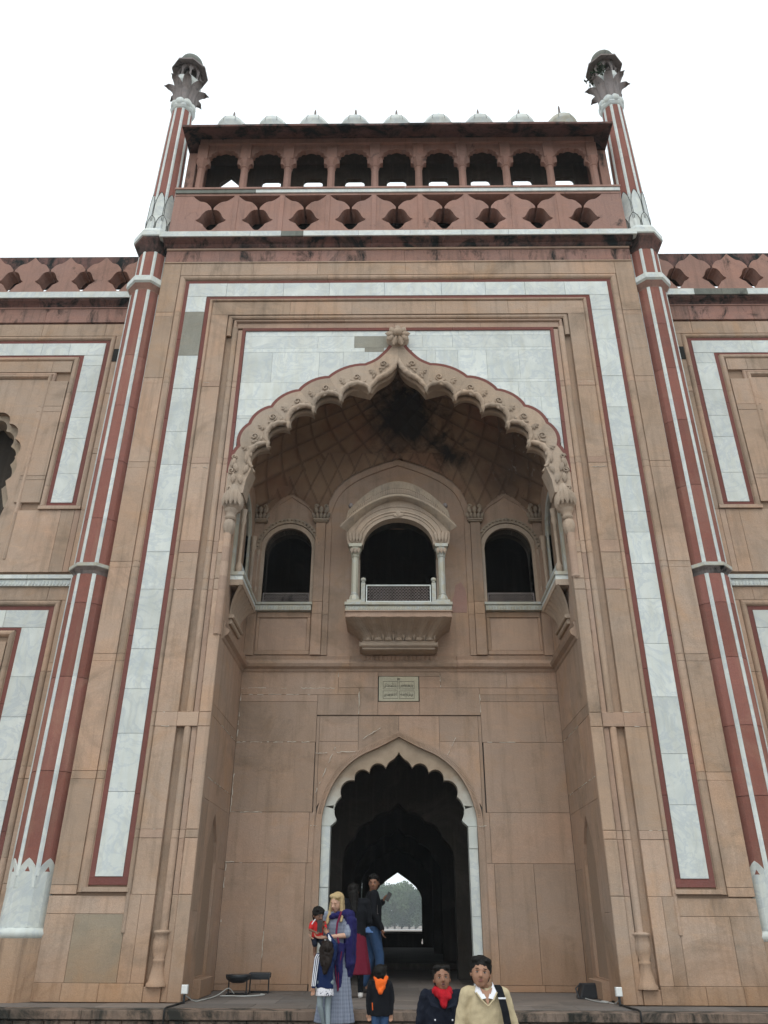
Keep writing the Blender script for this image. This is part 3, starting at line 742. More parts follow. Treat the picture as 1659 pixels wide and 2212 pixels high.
# back wall of the gallery with low openings through which the sky shows
holes = []
for k in range(-4, 5):
    xc = k*pm
    w = 0.26; zt = GZ+1.66
    if k == -4: h = [(xc-w, GZ+0.02),(xc-w,GZ+1.52),(xc-w*0.5,GZ+1.66),(xc,GZ+1.80),(xc+w*0.5,GZ+1.66),(xc+w,GZ+1.52),(xc+w,GZ+0.02)]
    else: h = [(xc-w, GZ+0.02),(xc-w,zt-0.10),(xc-w+0.03,zt-0.03),(xc-w+0.09,zt),(xc+w-0.09,zt),(xc+w-0.03,zt-0.03),(xc+w,zt-0.10),(xc+w,GZ+0.02)]
    holes.append(h)
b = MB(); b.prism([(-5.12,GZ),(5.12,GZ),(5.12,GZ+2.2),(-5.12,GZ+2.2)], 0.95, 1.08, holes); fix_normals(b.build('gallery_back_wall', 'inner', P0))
for s in (-1, 1):
    x0, x1 = sorted((s*5.10, s*5.16)); box('gallery_end_wall', 'rose', P0, x0, x1, 0.55, 1.08, GZ, GZ+2.2)
    x0, x1 = sorted((s*5.18, s*5.40)); box('gallery_end_pier', 'rose_stained', P0, x0, x1, 0.25, 0.9, GZ, GZ+1.8)
# nine small marble domes with finials
for k in range(-4, 5):
    c = (k*pm, 0.52, GZ+2.34); r = 0.385+0.01*((k*5) % 3)
    b = MB(); prof = [(r*0.98,0.0),(r*0.98,0.56),(r*1.05,0.62)] + [(r*1.05*math.cos(a)**0.8, 0.62+0.42*math.sin(a)) for a in [PI/2*i/10 for i in range(1,10)]] + [(0.04,1.05)]
    b.lathe(prof, 28, c); d = b.build('small_dome', 'marble_stained' if k not in (4,) else 'marble_warm', P0, True)
    for q in range(8):      # raised seams between the marble gores
        a = 2*PI*(q+0.5)/8
        bb = MB(); bb.tube([(c[0]+(rr+0.002)*math.cos(a), c[1]+(rr+0.002)*math.sin(a), c[2]+z) for rr, z in prof[2:]], 0.006, 4)
        bb.build('gore_seam', 'green_grey', d)
    tall = {-4:0.44,-3:0.06,-2:0.50,-1:0.50,0:0.46,1:0.06,2:0.46,3:0.44,4:0.58}[k]
    b = MB()
    if tall < 0.1: b.lathe([(0.10,0.0),(0.11,0.04),(0.05,0.08),(0.08,0.12),(0.02,0.17)], 12, (c[0],c[1],c[2]+1.03))
    else: b.lathe([(0.10,0.0),(0.11,0.04),(0.05,0.07),(0.085,0.12),(0.085,0.16),(0.04,0.21),(0.06,0.25),(0.035,0.30),(0.026,tall-0.04),(0.004,tall+0.05)], 12, (c[0],c[1],c[2]+1.03))
    b.build('finial', 'petal', d, True)
# ---- springing of the great arch: leaf bulb, neck, collar, engaged shaft
for s in (-1, 1):
    cx = 3.24
    b = MB(); b.lathe([(0.08,8.06),(0.10,8.12),(0.165,8.17),(0.195,8.27),(0.18,8.42),(0.13,8.58),(0.08,8.72)], 24, (s*cx,0.07,0), lobes=8, amp=0.07)
    cap = b.build('leaf_bulb', 'carved', P0, True)
    b = MB()
    for k in range(5):
        xx = cx-0.17+0.085*k
        leaf(b, s*xx, 8.18+0.02*(k % 2), PI/2+(k-2)*0.10*-s*-1, 0.36, 0.055, y=-0.17+0.035*abs(k-2), th=0.05)
    for xx, zz_, an in ((3.12,8.72,PI/2+0.2),(3.28,8.74,PI/2),(3.08,8.95,PI/2-0.3),(3.22,9.0,PI/2+0.35),(3.33,9.1,PI/2-0.2),(3.05,9.2,PI/2)):
        leaf(b, s*xx, zz_, PI-an if s > 0 else an, 0.24, 0.05, y=-0.01, th=0.05)
    scroll(b, s*3.33, 8.62, 0.055, s, rot=0); scroll(b, s*3.33, 9.02, 0.07, s, rot=0); scroll(b, s*3.30, 9.35, 0.06, s, rot=0)
    b.build('carved_leaf', 'carved', cap, True)
    b = MB(); b.lathe([(0.08,7.94),(0.10,7.97),(0.11,8.0),(0.085,8.03),(0.105,8.09),(0.14,8.14),(0.13,8.17)], 20, (s*3.26,0.05,0)); b.build('cup_moulding', 'carved', P0, True)
    b = MB(); b.lathe([(0.07,7.62),(0.095,7.68),(0.12,7.80),(0.105,7.86),(0.08,7.93)], 24, (s*3.27,0.05,0), lobes=8, amp=0.10); b.build('leaf_collar', 'carved', P0, True)
    zb = 6.75 if s > 0 else 5.62
    cuts = [z for z in (5.62,6.48,6.75,7.05,7.35,7.64) if z >= zb]
    for z0, z1 in zip(cuts[:-1], cuts[1:]):
        b = MB(); b.lathe([(0.078,z0+0.001),(0.078,z1-0.001)], 16, (s*3.28,0.045,0)); b.build('engaged_shaft', 'buff_pink', P0, True)
    if s > 0:
        b = MB(); b.lathe([(0.0,6.70),(0.05,6.71),(0.09,6.75),(0.08,6.77)], 16, (s*3.28,0.04,0)); b.build('broken_shaft_end', 'buff_pink', P0, True)

# ================================================================== THE NICHE
NY = 2.35
SIDE = {-1: (lambda X,Y,Z: (-3.22-Y, X, Z)), 1: (lambda X,Y,Z: (3.22+Y, X, Z))}
nb = MB()
# back wall core with its openings
def arch_pts(cx, w, zs, zt, n=12, zb=None, p=1.0):
    pts = [(cx-w*math.cos(PI*i/n), zs+(zt-zs)*abs(math.sin(PI*i/n))**p) for i in range(n+1)]
    return ([(cx-w, zb)] if zb is not None else []) + pts + ([(cx+w, zb)] if zb is not None else [])
def ogee_pts(key):   # key: half outline from springing (left) to the apex
    h = smoothline(key, 5); return h[:-1] + [key[-1]] + mirror_pts(h[:-1])
door_outer = ogee_pts([(-1.47,0.0),(-1.47,1.4),(-1.47,2.67),(-1.42,3.03),(-1.30,3.36),(-1.09,3.67),(-0.78,3.93),(-0.37,4.12),(0,4.31)])
door_rim = ogee_pts([(-1.58,0.0),(-1.58,1.4),(-1.58,2.67),(-1.53,3.05),(-1.41,3.42),(-1.19,3.76),(-0.84,4.03),(-0.40,4.24),(0,4.42)])
win = {k: arch_pts(k*2.43, 0.52, 8.38, 8.90, zb=7.09) for k in (-1, 1)}
mid = arch_pts(0, 0.84, 8.45, 9.16, zb=6.9)
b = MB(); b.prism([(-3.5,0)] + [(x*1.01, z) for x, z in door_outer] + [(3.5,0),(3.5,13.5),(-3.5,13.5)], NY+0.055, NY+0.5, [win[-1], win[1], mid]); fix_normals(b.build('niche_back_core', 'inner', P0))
# ashlar of the back wall, lower storey
def bslab(x0, x1, z0, z1, mat='niche', y=NY, name='ashlar_stone'): return slab(name, mat, P0, x0, x1, z0, z1, y+random.uniform(-0.002,0.002), y+0.06, 0.005, g=0.0025)
for s in (-1, 1):
    rows_ = [(0.0,0.10,[1.60,2.5,3.22]),(0.10,2.02,[1.60,1.72,2.42,3.22] if s < 0 else [1.60,1.74,2.46,3.22]),(2.02,2.90,[1.60,1.70,3.22]),(2.90,4.20,[1.66,3.22] if s > 0 else [1.65,3.22]),
             (4.20,5.0,[1.64,2.9,3.22] if s > 0 else [1.64,3.22]),(5.0,5.14,[1.64,3.22])]
    for z0, z1, xs in rows_:
        for a_, c_ in zip(xs[:-1], xs[1:]):
            x0, x1 = sorted((s*a_, s*c_)); bslab(x0, x1, z0, z1)
for x0, x1, z0, z1 in ((-3.22,-1.23,5.14,5.62),(-1.23,-0.42,5.28,5.62),(-1.64,-0.80,4.73,5.14),(-1.23,-0.80,5.14,5.28),(-0.80,-0.42,4.73,5.28),(-0.42,0.42,4.73,5.0),(0.42,1.64,4.73,5.28),
                       (-0.42,0.85,5.52,5.62),(0.42,0.85,5.28,5.52),(0.85,2.2,5.28,5.62),(1.64,3.22,5.14,5.28),(2.2,3.22,5.28,5.62)): bslab(x0, x1, z0, z1)
# the inscription slab
pl = slab('inscription_plaque', 'plaque', P0, -0.405, 0.405, 5.01, 5.515, NY-0.004, NY+0.05, 0.004)
b = MB(); yk = NY-0.0075
for cx_, cz_ in ((-0.165,5.335),(0.165,5.335),(-0.165,5.14),(0.165,5.14)):
    w, h, t_ = 0.15, 0.078, 0.0028
    b.box(cx_-w, cx_+w, yk, yk+0.003, cz_+h-t_, cz_+h+t_); b.box(cx_-w, cx_+w, yk, yk+0.003, cz_-h-t_, cz_-h+t_)
    b.box(cx_-w-t_, cx_-w+t_, yk, yk+0.003, cz_-h, cz_+h); b.box(cx_+w-t_, cx_+w+t_, yk, yk+0.003, cz_-h, cz_+h)
b.build('ruled_border', 'ink', pl)
def naskh(words, cx_, cz_, w, h):
    """the four Persian half-lines, set as real lettering"""
    cu = bpy.data.curves.new('t', 'FONT'); cu.body = words; cu.size = 0.12; cu.align_x = 'CENTER'; cu.align_y = 'CENTER'; cu.resolution_u = 3; cu.extrude = 0.0015
    me = evaluated(bpy.data.objects.new('t', cu))
    xs = [v.co.x for v in me.vertices]; ys = [v.co.y for v in me.vertices]
    if not xs: return False
    sx = w/(max(xs)-min(xs)); sy = h/(max(ys)-min(ys)); mx_ = (max(xs)+min(xs))/2; my_ = (max(ys)+min(ys))/2
    for v in me.vertices: v.co = Vector((cx_+(v.co.x-mx_)*sx, yk-v.co.z, cz_+(v.co.y-my_)*sy))
    me.materials.clear(); me.materials.append(M['ink']); o = bpy.data.objects.new('lettering', me); link(o, pl); return True
FORMS = {'\u0627':(0xFE8D,0xFE8E),'\u0622':(0xFE81,0xFE82),'\u0628':(0xFE8F,0xFE90,0xFE91,0xFE92),'\u062A':(0xFE95,0xFE96,0xFE97,0xFE98),'\u0686':(0xFB7A,0xFB7B,0xFB7C,0xFB7D),'\u062D':(0xFEA1,0xFEA2,0xFEA3,0xFEA4),
 '\u062E':(0xFEA5,0xFEA6,0xFEA7,0xFEA8),'\u062F':(0xFEA9,0xFEAA),'\u0631':(0xFEAD,0xFEAE),'\u0632':(0xFEAF,0xFEB0),'\u0633':(0xFEB1,0xFEB2,0xFEB3,0xFEB4),'\u0634':(0xFEB5,0xFEB6,0xFEB7,0xFEB8),'\u0635':(0xFEB9,0xFEBA,0xFEBB,0xFEBC),
 '\u0639':(0xFEC9,0xFECA,0xFECB,0xFECC),'\u0641':(0xFED1,0xFED2,0xFED3,0xFED4),'\u0642':(0xFED5,0xFED6,0xFED7,0xFED8),'\u0644':(0xFEDD,0xFEDE,0xFEDF,0xFEE0),'\u0645':(0xFEE1,0xFEE2,0xFEE3,0xFEE4),'\u0646':(0xFEE5,0xFEE6,0xFEE7,0xFEE8),
 '\u0648':(0xFEED,0xFEEE),'\u0647':(0xFEE9,0xFEEA,0xFEEB,0xFEEC),'\u06CC':(0xFBFC,0xFBFD,0xFBFE,0xFBFF),'\u06A9':(0xFB8E,0xFB8F,0xFB90,0xFB91),'\u06AF':(0xFB92,0xFB93,0xFB94,0xFB95)}
def shape(w):
    out = ''
    for i, ch in enumerate(w):
        if ch not in FORMS: out += ch; continue
        F = FORMS[ch]; prev = i > 0 and w[i-1] in FORMS and len(FORMS[w[i-1]]) == 4; nxt = len(F) == 4 and i+1 < len(w) and w[i+1] in FORMS
        out += chr(F[3] if prev and nxt else F[1] if prev else F[2] if nxt else F[0])
    return out[::-1]
naskh(shape('\u0686\u0648 \u0622\u0646 \u0635\u0641\u062F\u0631 \u0639\u0631\u0635\u0647 \u0645\u0631\u062F\u0645\u06CC'), 0.165, 5.335, 0.26, 0.11)
naskh(shape('\u0632 \u062F\u0627\u0631 \u0641\u0646\u0627 \u06AF\u0634\u062A \u0631\u062D\u0644\u062A \u06AF\u0632\u06CC\u0646'), -0.165, 5.335, 0.26, 0.11)
naskh(shape('\u0686\u0646\u06CC\u0646 \u0633\u0627\u0644 \u062A\u0627\u0631\u06CC\u062E \u0627\u0648 \u0634\u062F \u0631\u0642\u0645'), 0.165, 5.14, 0.26, 0.115)
naskh(shape('\u06A9\u0647 \u0628\u0627\u062F\u0627 \u0645\u0642\u06CC\u0645 \u0628\u0647\u0634\u062A \u0628\u0631\u06CC\u0646'), -0.165, 5.14, 0.26, 0.115)
b = MB(); b.box(-0.028,0.03,yk,yk+0.003,5.452,5.458); b.box(-0.02,-0.008,yk,yk+0.003,5.43,5.475); b.box(0.006,0.014,yk,yk+0.003,5.435,5.48); b.box(-0.028,0.03,yk,yk+0.003,5.472,5.478); b.build('lettering', 'ink', pl)
# recessed field round the door arch, in stones laid as voussoirs
rim = door_rim
def zrim(x): 
    x = abs(x); 
    for i in range(len(rim)-1):
        (x0,z0),(x1,z1) = rim[i], rim[i+1]
        if x0 <= 0 and min(-x0,-x1)-1e-6 <= x <= max(-x0,-x1)+1e-6 and abs(x0-x1) > 1e-6: return z0+(z1-z0)*((-x)-x0)/(x1-x0)
    return 0.0
def spandrel(x0, x1, z0, z1):
    xs = [x0+(x1-x0)*i/14 for i in range(15)]; lo = [(x, max(z0, zrim(x))) for x in xs]
    lo = [p for p in lo if p[1] < z1-0.003]
    if len(lo) < 2: return
    q = lo + [(lo[-1][0], z1), (lo[0][0], z1)]
    b = MB(); b.prism(q, NY+0.022, NY+0.07); b.build('ashlar_stone', 'niche', P0)
for s in (-1, 1):
    for a_, c_, z0, z1 in ((0.003,0.80,4.0,4.72),(0.806,1.575,4.22,4.72),(0.806,1.575,3.0,4.214)):
        x0, x1 = sorted((s*a_, s*c_)); spandrel(x0, x1, z0, z1)
    x0, x1 = sorted((s*1.578, s*1.64)); bslab(x0, x1, 0.1, 2.66, y=NY+0.02); bslab(x0, x1, 2.67, 4.72, y=NY+0.02)
b = MB(); b.prism(rim + door_outer[::-1], NY+0.014, NY+0.2); fix_normals(b.build('carved_arch_rim', 'niche', P0))
# tiny leaves cut along the rim
n_r = len(rim); b = MB()
for i in range(12, n_r-12):
    a_, c_ = rim[i], door_outer[i]; a2, c2 = rim[i+1], door_outer[i+1]
    for q in (0.0, 0.33, 0.66):
        p0 = (a_[0]*(1-q)+a2[0]*q, a_[1]*(1-q)+a2[1]*q); p1 = (c_[0]*(1-q)+c2[0]*q, c_[1]*(1-q)+c2[1]*q)
        b.tube([(p0[0]*0.75+p1[0]*0.25, NY+0.014, p0[1]*0.75+p1[1]*0.25), (p0[0]*0.25+p1[0]*0.75, NY+0.014, p0[1]*0.25+p1[1]*0.75)], 0.008, 4)
b.build('leaf_frieze', 'niche', P0)
# marble cusped door arch
dt = [(-1.20,2.78),(-1.12,3.20),(-0.87,3.50),(-0.58,3.645),(-0.26,3.74)]
dl = [(-1.22,2.74)] + arc(dt[0], dt[1], 0.085, 7) + arc(dt[1], dt[2], 0.125, 9) + arc(dt[2], dt[3], 0.13, 9) + arc(dt[3], dt[4], 0.13, 9) + smoothline([dt[4],(-0.20,3.84),(-0.10,3.91),(0,4.03)], 4)[:-1]
do_ = [p for p in door_outer if p[1] >= 2.67]
half_o = [p for p in do_ if p[0] < 0]
for s in (-1, 1):
    q = [(-1.30,2.67)] + dl + [(0,4.03),(0,4.31)] + half_o[::-1]
    q = [(s*-x if s > 0 else x, z) for x, z in q]
    for lo_z, hi_z, mt in ((0.0, 3.02, 'marble'), (3.02, 5.0, 'marble_beige')):
        o_ = [p for p in half_o if lo_z <= p[1] < hi_z]
        if mt == 'marble': q = [(-1.30,2.67)] + [(-1.22,2.74)] + [p for p in dl[1:] if p[1] < 3.02] + [(-1.425,3.02)] + o_[::-1]
        else: q = [p for p in dl if p[1] >= 3.02] + [(0,4.03),(0,4.31)] + [p for p in half_o if p[1] >= 3.02][::-1] + [(-1.425,3.02)]
        q = [(-x if s > 0 else x, z) for x, z in q]
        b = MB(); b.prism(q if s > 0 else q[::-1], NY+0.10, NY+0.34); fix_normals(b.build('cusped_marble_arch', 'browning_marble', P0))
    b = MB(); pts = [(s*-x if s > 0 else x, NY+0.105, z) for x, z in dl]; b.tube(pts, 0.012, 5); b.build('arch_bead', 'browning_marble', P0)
    x0, x1 = sorted((s*1.47, s*1.30))
    for z0, z1, e in ((0.0,1.15,0.0),(1.15,2.28 if s > 0 else 1.62,0.0),(2.28 if s > 0 else 1.62,2.665,0.012)):
        slab('marble_jamb', 'marble', P0, x0, x1, z0, z1, NY+0.11-e, NY+0.36, 0.006)
# pale mortar smeared along some joints, and hairline cracks
def smear(p, q, y, r=0.006, gaps=0.45, T=None, mat='smear', name='mortar_smear'):
    L = math.hypot(q[0]-p[0], q[1]-p[1]); n = max(6, int(L/0.045)); run = []; b = MB(); any_ = False
    for i in range(n+1):
        f_ = i/n; pt = (p[0]+(q[0]-p[0])*f_+random.gauss(0, 0.005), y-0.001, p[1]+(q[1]-p[1])*f_+random.gauss(0, 0.005))
        if random.random() < gaps*0.35:
            if len(run) > 1: b.tube(run, lambda u: r*random.uniform(0.3, 1.5), 4, T); any_ = True
            run = []
        else: run.append(pt)
    if len(run) > 1: b.tube(run, lambda u: r*random.uniform(0.3, 1.5), 4, T); any_ = True
    if any_: b.build(name, mat, P0, kind='stuff')
for p, q in (((-3.2,5.28),(-1.3,5.27)),((-3.1,5.14),(-1.7,5.14)),((-1.23,5.3),(-1.23,5.6)),((-0.8,4.75),(-0.8,5.2)),((-1.64,3.98),(-0.85,4.02)),((-1.62,3.2),(-1.25,4.1)),((-0.80,4.2),(-0.25,4.55)),((-3.2,4.2),(-1.7,4.2)),((1.65,4.2),(2.3,4.2)),
             ((0.85,5.3),(0.85,5.55)),((1.64,4.8),(1.64,5.2)),((-3.2,2.9),(-2.6,2.9)),((-3.2,2.03),(-2.9,2.02)),((1.64,2.66),(1.50,2.66)),((-1.7,2.66),(-1.55,2.66)),((-2.42,1.0),(-2.42,0.5)),((1.12,4.3),(0.95,3.95))): smear(p, q, NY)
for z0, z1 in ((0.9,1.3),(1.6,2.2),(2.9,3.6),(4.3,5.2)): smear((-3.20, z0), (-3.20, z1), NY-0.004, 0.008, 0.8)
for s_, T in SIDE.items():
    smear((0.1,3.2), (2.2,3.2), 0.0, T=T, gaps=0.9); smear((0.9,4.2), (2.2,4.2), 0.0, T=T, gaps=0.7)
for s_ in (-1, 1):
    for z_ in (3.99,4.23,2.36,6.48,7.05,9.1,11.2): smear((s_*3.82,z_), (s_*4.14,z_), -0.004, 0.005, 0.9)
    smear((s_*3.435,1.6), (s_*3.435,4.0), 0.012, 0.005, 0.1, mat='mortar', name='open_joint'); smear((s_*3.435,4.3), (s_*3.435,7.4), 0.012, 0.005, 0.15, mat='mortar', name='open_joint')
# ---- corbelled moulding between the two storeys
mp = [(0.0,5.60),(-0.02,5.62),(-0.035,5.66),(-0.10,5.70),(-0.125,5.76),(-0.10,5.80),(-0.06,5.82),(-0.03,5.86),(-0.05,5.93),(0.0,5.95)]
for p, q in ((-3.22,-1.0),(-1.0,1.2),(1.2,3.22)): run_x('string_moulding', 'niche', [p, q], [(0.06,5.60)] + [(y, z) for y, z in mp] + [(0.06,5.95)], y0=NY)
for s in (-1, 1):
    prof = [(0.06,5.60)] + mp + [(0.06,5.95)]; n = len(prof)
    for ya, yb in ((0.22,1.3),(1.3,2.35)):
        v = [(s*(3.22+o), ya+0.002, z) for o, z in prof] + [(s*(3.22+o), yb-0.002, z) for o, z in prof]
        f = [(i, (i+1) % n, n+(i+1) % n, n+i) for i in range(n)] + [tuple(range(n)), tuple(reversed(range(n, 2*n)))]
        fix_normals(mk('string_moulding', v, f, 'niche', P0))
# ---- upper storey of the back wall
hl = [win[-1], win[1], mid]
b = MB(); b.prism([(-3.22,5.95),(3.22,5.95),(3.22,11.6),(-3.22,11.6)], NY, NY+0.055, hl); fix_normals(b.build('upper_wall_face', 'niche', P0))
for s in (-1, 1):
    def sx(a_, c_): return sorted((s*a_, s*c_))
    # pilaster strips, in stones
    for z0, z1 in ((5.95,6.85),(6.85,7.12),(7.12,9.02)):
        x0, x1 = sx(1.62,1.84); slab('pilaster_stone', 'niche', P0, x0, x1, z0, z1, NY-0.09, NY, 0.008)
        x0, x1 = sx(1.49,1.62); slab('pilaster_stone', 'niche', P0, x0, x1, z0, z1, NY-0.045, NY, 0.006)
        x0, x1 = sx(3.02,3.22); slab('pilaster_stone', 'niche', P0, x0, x1, z0, z1, NY-0.05, NY, 0.006)
    # recessed panel under the window: raised border stones
    for a_, c_, z0, z1 in ((1.86,3.0,6.78,6.9),(1.86,3.0,5.97,6.06),(1.86,1.93,6.06,6.78),(2.95,3.0,6.06,6.78)):
        x0, x1 = sx(a_, c_); slab('panel_border', 'niche', P0, x0, x1, z0, z1, NY-0.035, NY, 0.008)
    x0, x1 = sx(1.94,2.94); slab('panel_stone', 'buff_pink', P0, x0, x1, 6.07, 6.77, NY-0.006, NY, 0.004)
    # window: sill, marble lining, floral arch, screen
    x0, x1 = sx(1.83,3.09); slab('window_sill', 'marble_warm', P0, x0, x1, 7.03, 7.09, NY-0.16, NY+0.1, 0.008)
    o = slab('carved_band', 'marble_warm', P0, x0+0.02, x1-0.02, 6.91, 7.03, NY-0.13, NY, 0.008)
    b = MB(); 
    for k in range(21):
        xx = x0+0.06+k*(x1-x0-0.12)/20; leaf(b, xx-0.025, 6.925, PI/2-0.35, 0.09, 0.022, y=NY-0.13, th=0.014, n=4)
    b.build('leaf_ornament', 'marble_warm', o)
    fr = arch_pts(s*2.43, 0.62, 8.38, 9.0, 14, 7.09) + win[s][::-1]
    b = MB(); b.prism(fr, NY-0.035, NY+0.3); fix_normals(b.build('window_lining', 'carved', P0))
    fo = arch_pts(s*2.43, 0.73, 8.38, 9.14, 14) + arch_pts(s*2.43, 0.63, 8.38, 9.02, 14)[::-1]
    b = MB(); b.prism(fo, NY-0.06, NY); fa = fix_normals(b.build('floral_arch', 'canopy', P0))
    b = MB()
    for k in range(24):
        a = PI*(k+0.5)/24; b.lathe([(0.0,-0.015),(0.028,0.0),(0.024,0.02),(0.0,0.035)], 6, (s*2.43-0.68*math.cos(a), NY-0.07, 8.38+0.70*math.sin(a)))
    b.build('floral_boss', 'canopy', fa)
    for e in (-0.66, 0.66):     # slim shafts at the window jambs
        b = MB(); xx = s*2.43+e
        b.lathe([(0.0,7.32),(0.025,7.36),(0.04,7.42),(0.022,7.5),(0.026,8.2),(0.05,8.3),(0.03,8.36)], 8, (xx, NY-0.03, 0)); b.build('jamb_shaft', 'carved', P0, True)
def jali(name, x0, x1, z0, z1, y, parent, cell=0.075, mat='marble_warm', T=None, th=0.007, lat=None):
    """hexagon lattice of marble bars in a frame"""
    fr = MB(); w = 0.022
    fr.box(x0, x1, y-0.02, y+0.02, z1-w, z1, T); fr.box(x0, x1, y-0.02, y+0.02, z0, z0+w, T)
    fr.box(x0, x0+w, y-0.019, y+0.019, z0+w, z1-w, T); fr.box(x1-w, x1, y-0.019, y+0.019, z0+w, z1-w, T)
    f = fr.build(name, mat, parent)
    b = MB(); h = cell*0.5; rows = int((z1-z0-2*w)/h)
    nx = int((x1-x0)/cell)
    cw = (x1-x0-2*w)/nx; ch = (z1-z0-2*w)/max(2, rows)
    def bar(p, q):
        dx, dz = q[0]-p[0], q[1]-p[1]; L = math.hypot(dx, dz); nx_, nz_ = -dz/L*th, dx/L*th
        v = [(p[0]+nx_, y-0.008, p[1]+nz_),(p[0]-nx_, y-0.008, p[1]-nz_),(q[0]-nx_, y-0.008, q[1]-nz_),(q[0]+nx_, y-0.008, q[1]+nz_)]
        v += [(a, y+0.008, c) for a, _, c in v]
        b.add(v, [(0,1,2,3),(7,6,5,4),(0,3,7,4),(1,5,6,2)], T)
    for r in range(max(2, rows)):
        za = z0+w+r*ch
        for c in range(nx):
            xa = x0+w+(c+(0.5 if r % 2 else 0))*cw
            if xa+cw > x1-w+0.02: continue
            bar((xa, za), (xa+cw*0.5, za+ch*0.55)); bar((xa+cw*0.5, za+ch*0.55), (xa+cw, za)); bar((xa+cw*0.5, za+ch*0.55), (xa+cw*0.5, za+ch))
    b.build('lattice', lat or mat, f); return f
for s in (-1, 1): jali('window_screen', s*2.43-0.50, s*2.43+0.50, 7.10, 7.37, NY+0.06, P0, cell=0.06, mat='petal')
# pilaster capitals
for xc in (-1.73, 1.73, -3.10, 3.10):
    yy = NY-0.07; b = MB(); w = 0.17
    b.box(xc-w, xc+w, yy-0.09, NY, 9.05, 9.09); b.box(xc-w+0.02, xc+w-0.02, yy-0.06, NY, 9.02, 9.05)
    cp = b.build('pilaster_capital', 'canopy', P0)
    b = MB()
    for i in range(5):
        leaf(b, xc-0.14+0.07*i, 9.09, PI/2+(2-i)*0.16, 0.17, 0.04, y=yy-0.05, th=0.07)
    for i in range(3):
        leaf(b, xc-0.09+0.09*i, 9.22, PI/2+(1-i)*0.3, 0.20, 0.05, y=yy-0.05, th=0.08)
    scroll(b, xc-0.11, 9.40, 0.05, 1, y=yy-0.08); scroll(b, xc+0.11, 9.40, 0.05, -1, y=yy-0.08)
    b.build('carved_leaf', 'canopy', cp, True)
b = MB(); b.prism([(1.14,6.90),(1.46,6.90),(1.47,7.25),(1.44,7.46),(1.36,7.60),(1.24,7.52),(1.20,7.30),(1.13,7.12)], NY-0.005, NY+0.02); fix_normals(b.build('bare_red_patch', 'rose', P0))
# broad pointed arch over the balcony
ho = smoothline([(-1.62,9.0),(-1.61,9.35),(-1.42,9.86),(-1.05,10.22),(-0.55,10.48),(0,10.68)], 5); hi_ = smoothline([(-1.50,9.0),(-1.49,9.32),(-1.31,9.78),(-0.96,10.11),(-0.50,10.35),(0,10.54)], 5)
q = ho + mirror_pts(ho)[1:] + (hi_ + mirror_pts(hi_)[1:])[::-1]
b = MB(); b.prism(q[::-1], NY-0.04, NY+0.01); fix_normals(b.build('relief_arch', 'niche', P0))
for sgn in (-1, 1):
    ho2 = smoothline([(-0.60,9.10),(-0.40,9.42),(-0.15,9.60),(0,9.72)], 4)
    pts = [(sgn*2.43+x, NY-0.01, z) for x, z in ho2 + mirror_pts(ho2)[1:]]
    b = MB(); b.tube(pts, 0.016, 6); b.build('rib', 'niche', P0, True)
# ---- ribbed vault
N1, N2 = 300, 150; cy = 0.16; AX, AY, AZ, pn = 3.60, 2.90, 2.58, 4.0; z00 = 9.28
def vmap(phi, rho):
    c, s_ = math.cos(phi), math.sin(phi); nrm = (abs(c)**pn+abs(s_)**pn)**(1/pn)
    return Vector((AX*rho*c/nrm, cy+AY*rho*s_/nrm, z00+AZ*max(0, 1-rho**pn)**1.65))
NR = 15.0          # ribs across the half circle; rows follow so that the meshes of the net keep their shape
def rho_of(j): return (1-j/N2)**0.8 if j < N2 else 0.0
vrow = [0.0]
for j in range(1, N2+1):
    p0, p1 = vmap(PI/2, rho_of(j-1)), vmap(PI/2, rho_of(j)); w_ = max(0.16, 8.3*rho_of(j)/NR)
    vrow.append(vrow[-1]+(p1-p0).length/(w_*1.45))
def net(u, v_):
    """distance to the two families of crossing ribs; meshes are rounded below and pointed above"""
    e1 = abs((u+v_+0.5) % 1.0-0.5); e2 = abs((u-v_+0.5) % 1.0-0.5)
    return min(e1, e2), max(e1, e2)
v = []; ribs = []
for j in range(N2+1):
    rho = rho_of(j)
    for i in range(N1+1):
        p = vmap(PI*i/N1, min(1, rho)); u = NR*i/N1
        e, _ = net(u, vrow[j]); sm = min(1, e/0.10); sm = sm*sm*(3-2*sm)
        out = Vector((p.x/AX/AX, (p.y-cy)/AY/AY, (p.z-z00)/AZ/AZ)); out = out.normalized() if out.length > 1e-6 else Vector((0,0,1))
        v.append(p + out*(0.035*sm+0.075*min(1, e/0.42)**0.7)); ribs.append(1-sm)
f = [(j*(N1+1)+i, (j+1)*(N1+1)+i, (j+1)*(N1+1)+i+1, j*(N1+1)+i+1) for j in range(N2) for i in range(N1)]
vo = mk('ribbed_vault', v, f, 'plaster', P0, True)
at = vo.data.attributes.new('rib', 'FLOAT', 'POINT'); at.data.foreach_set('value', ribs)
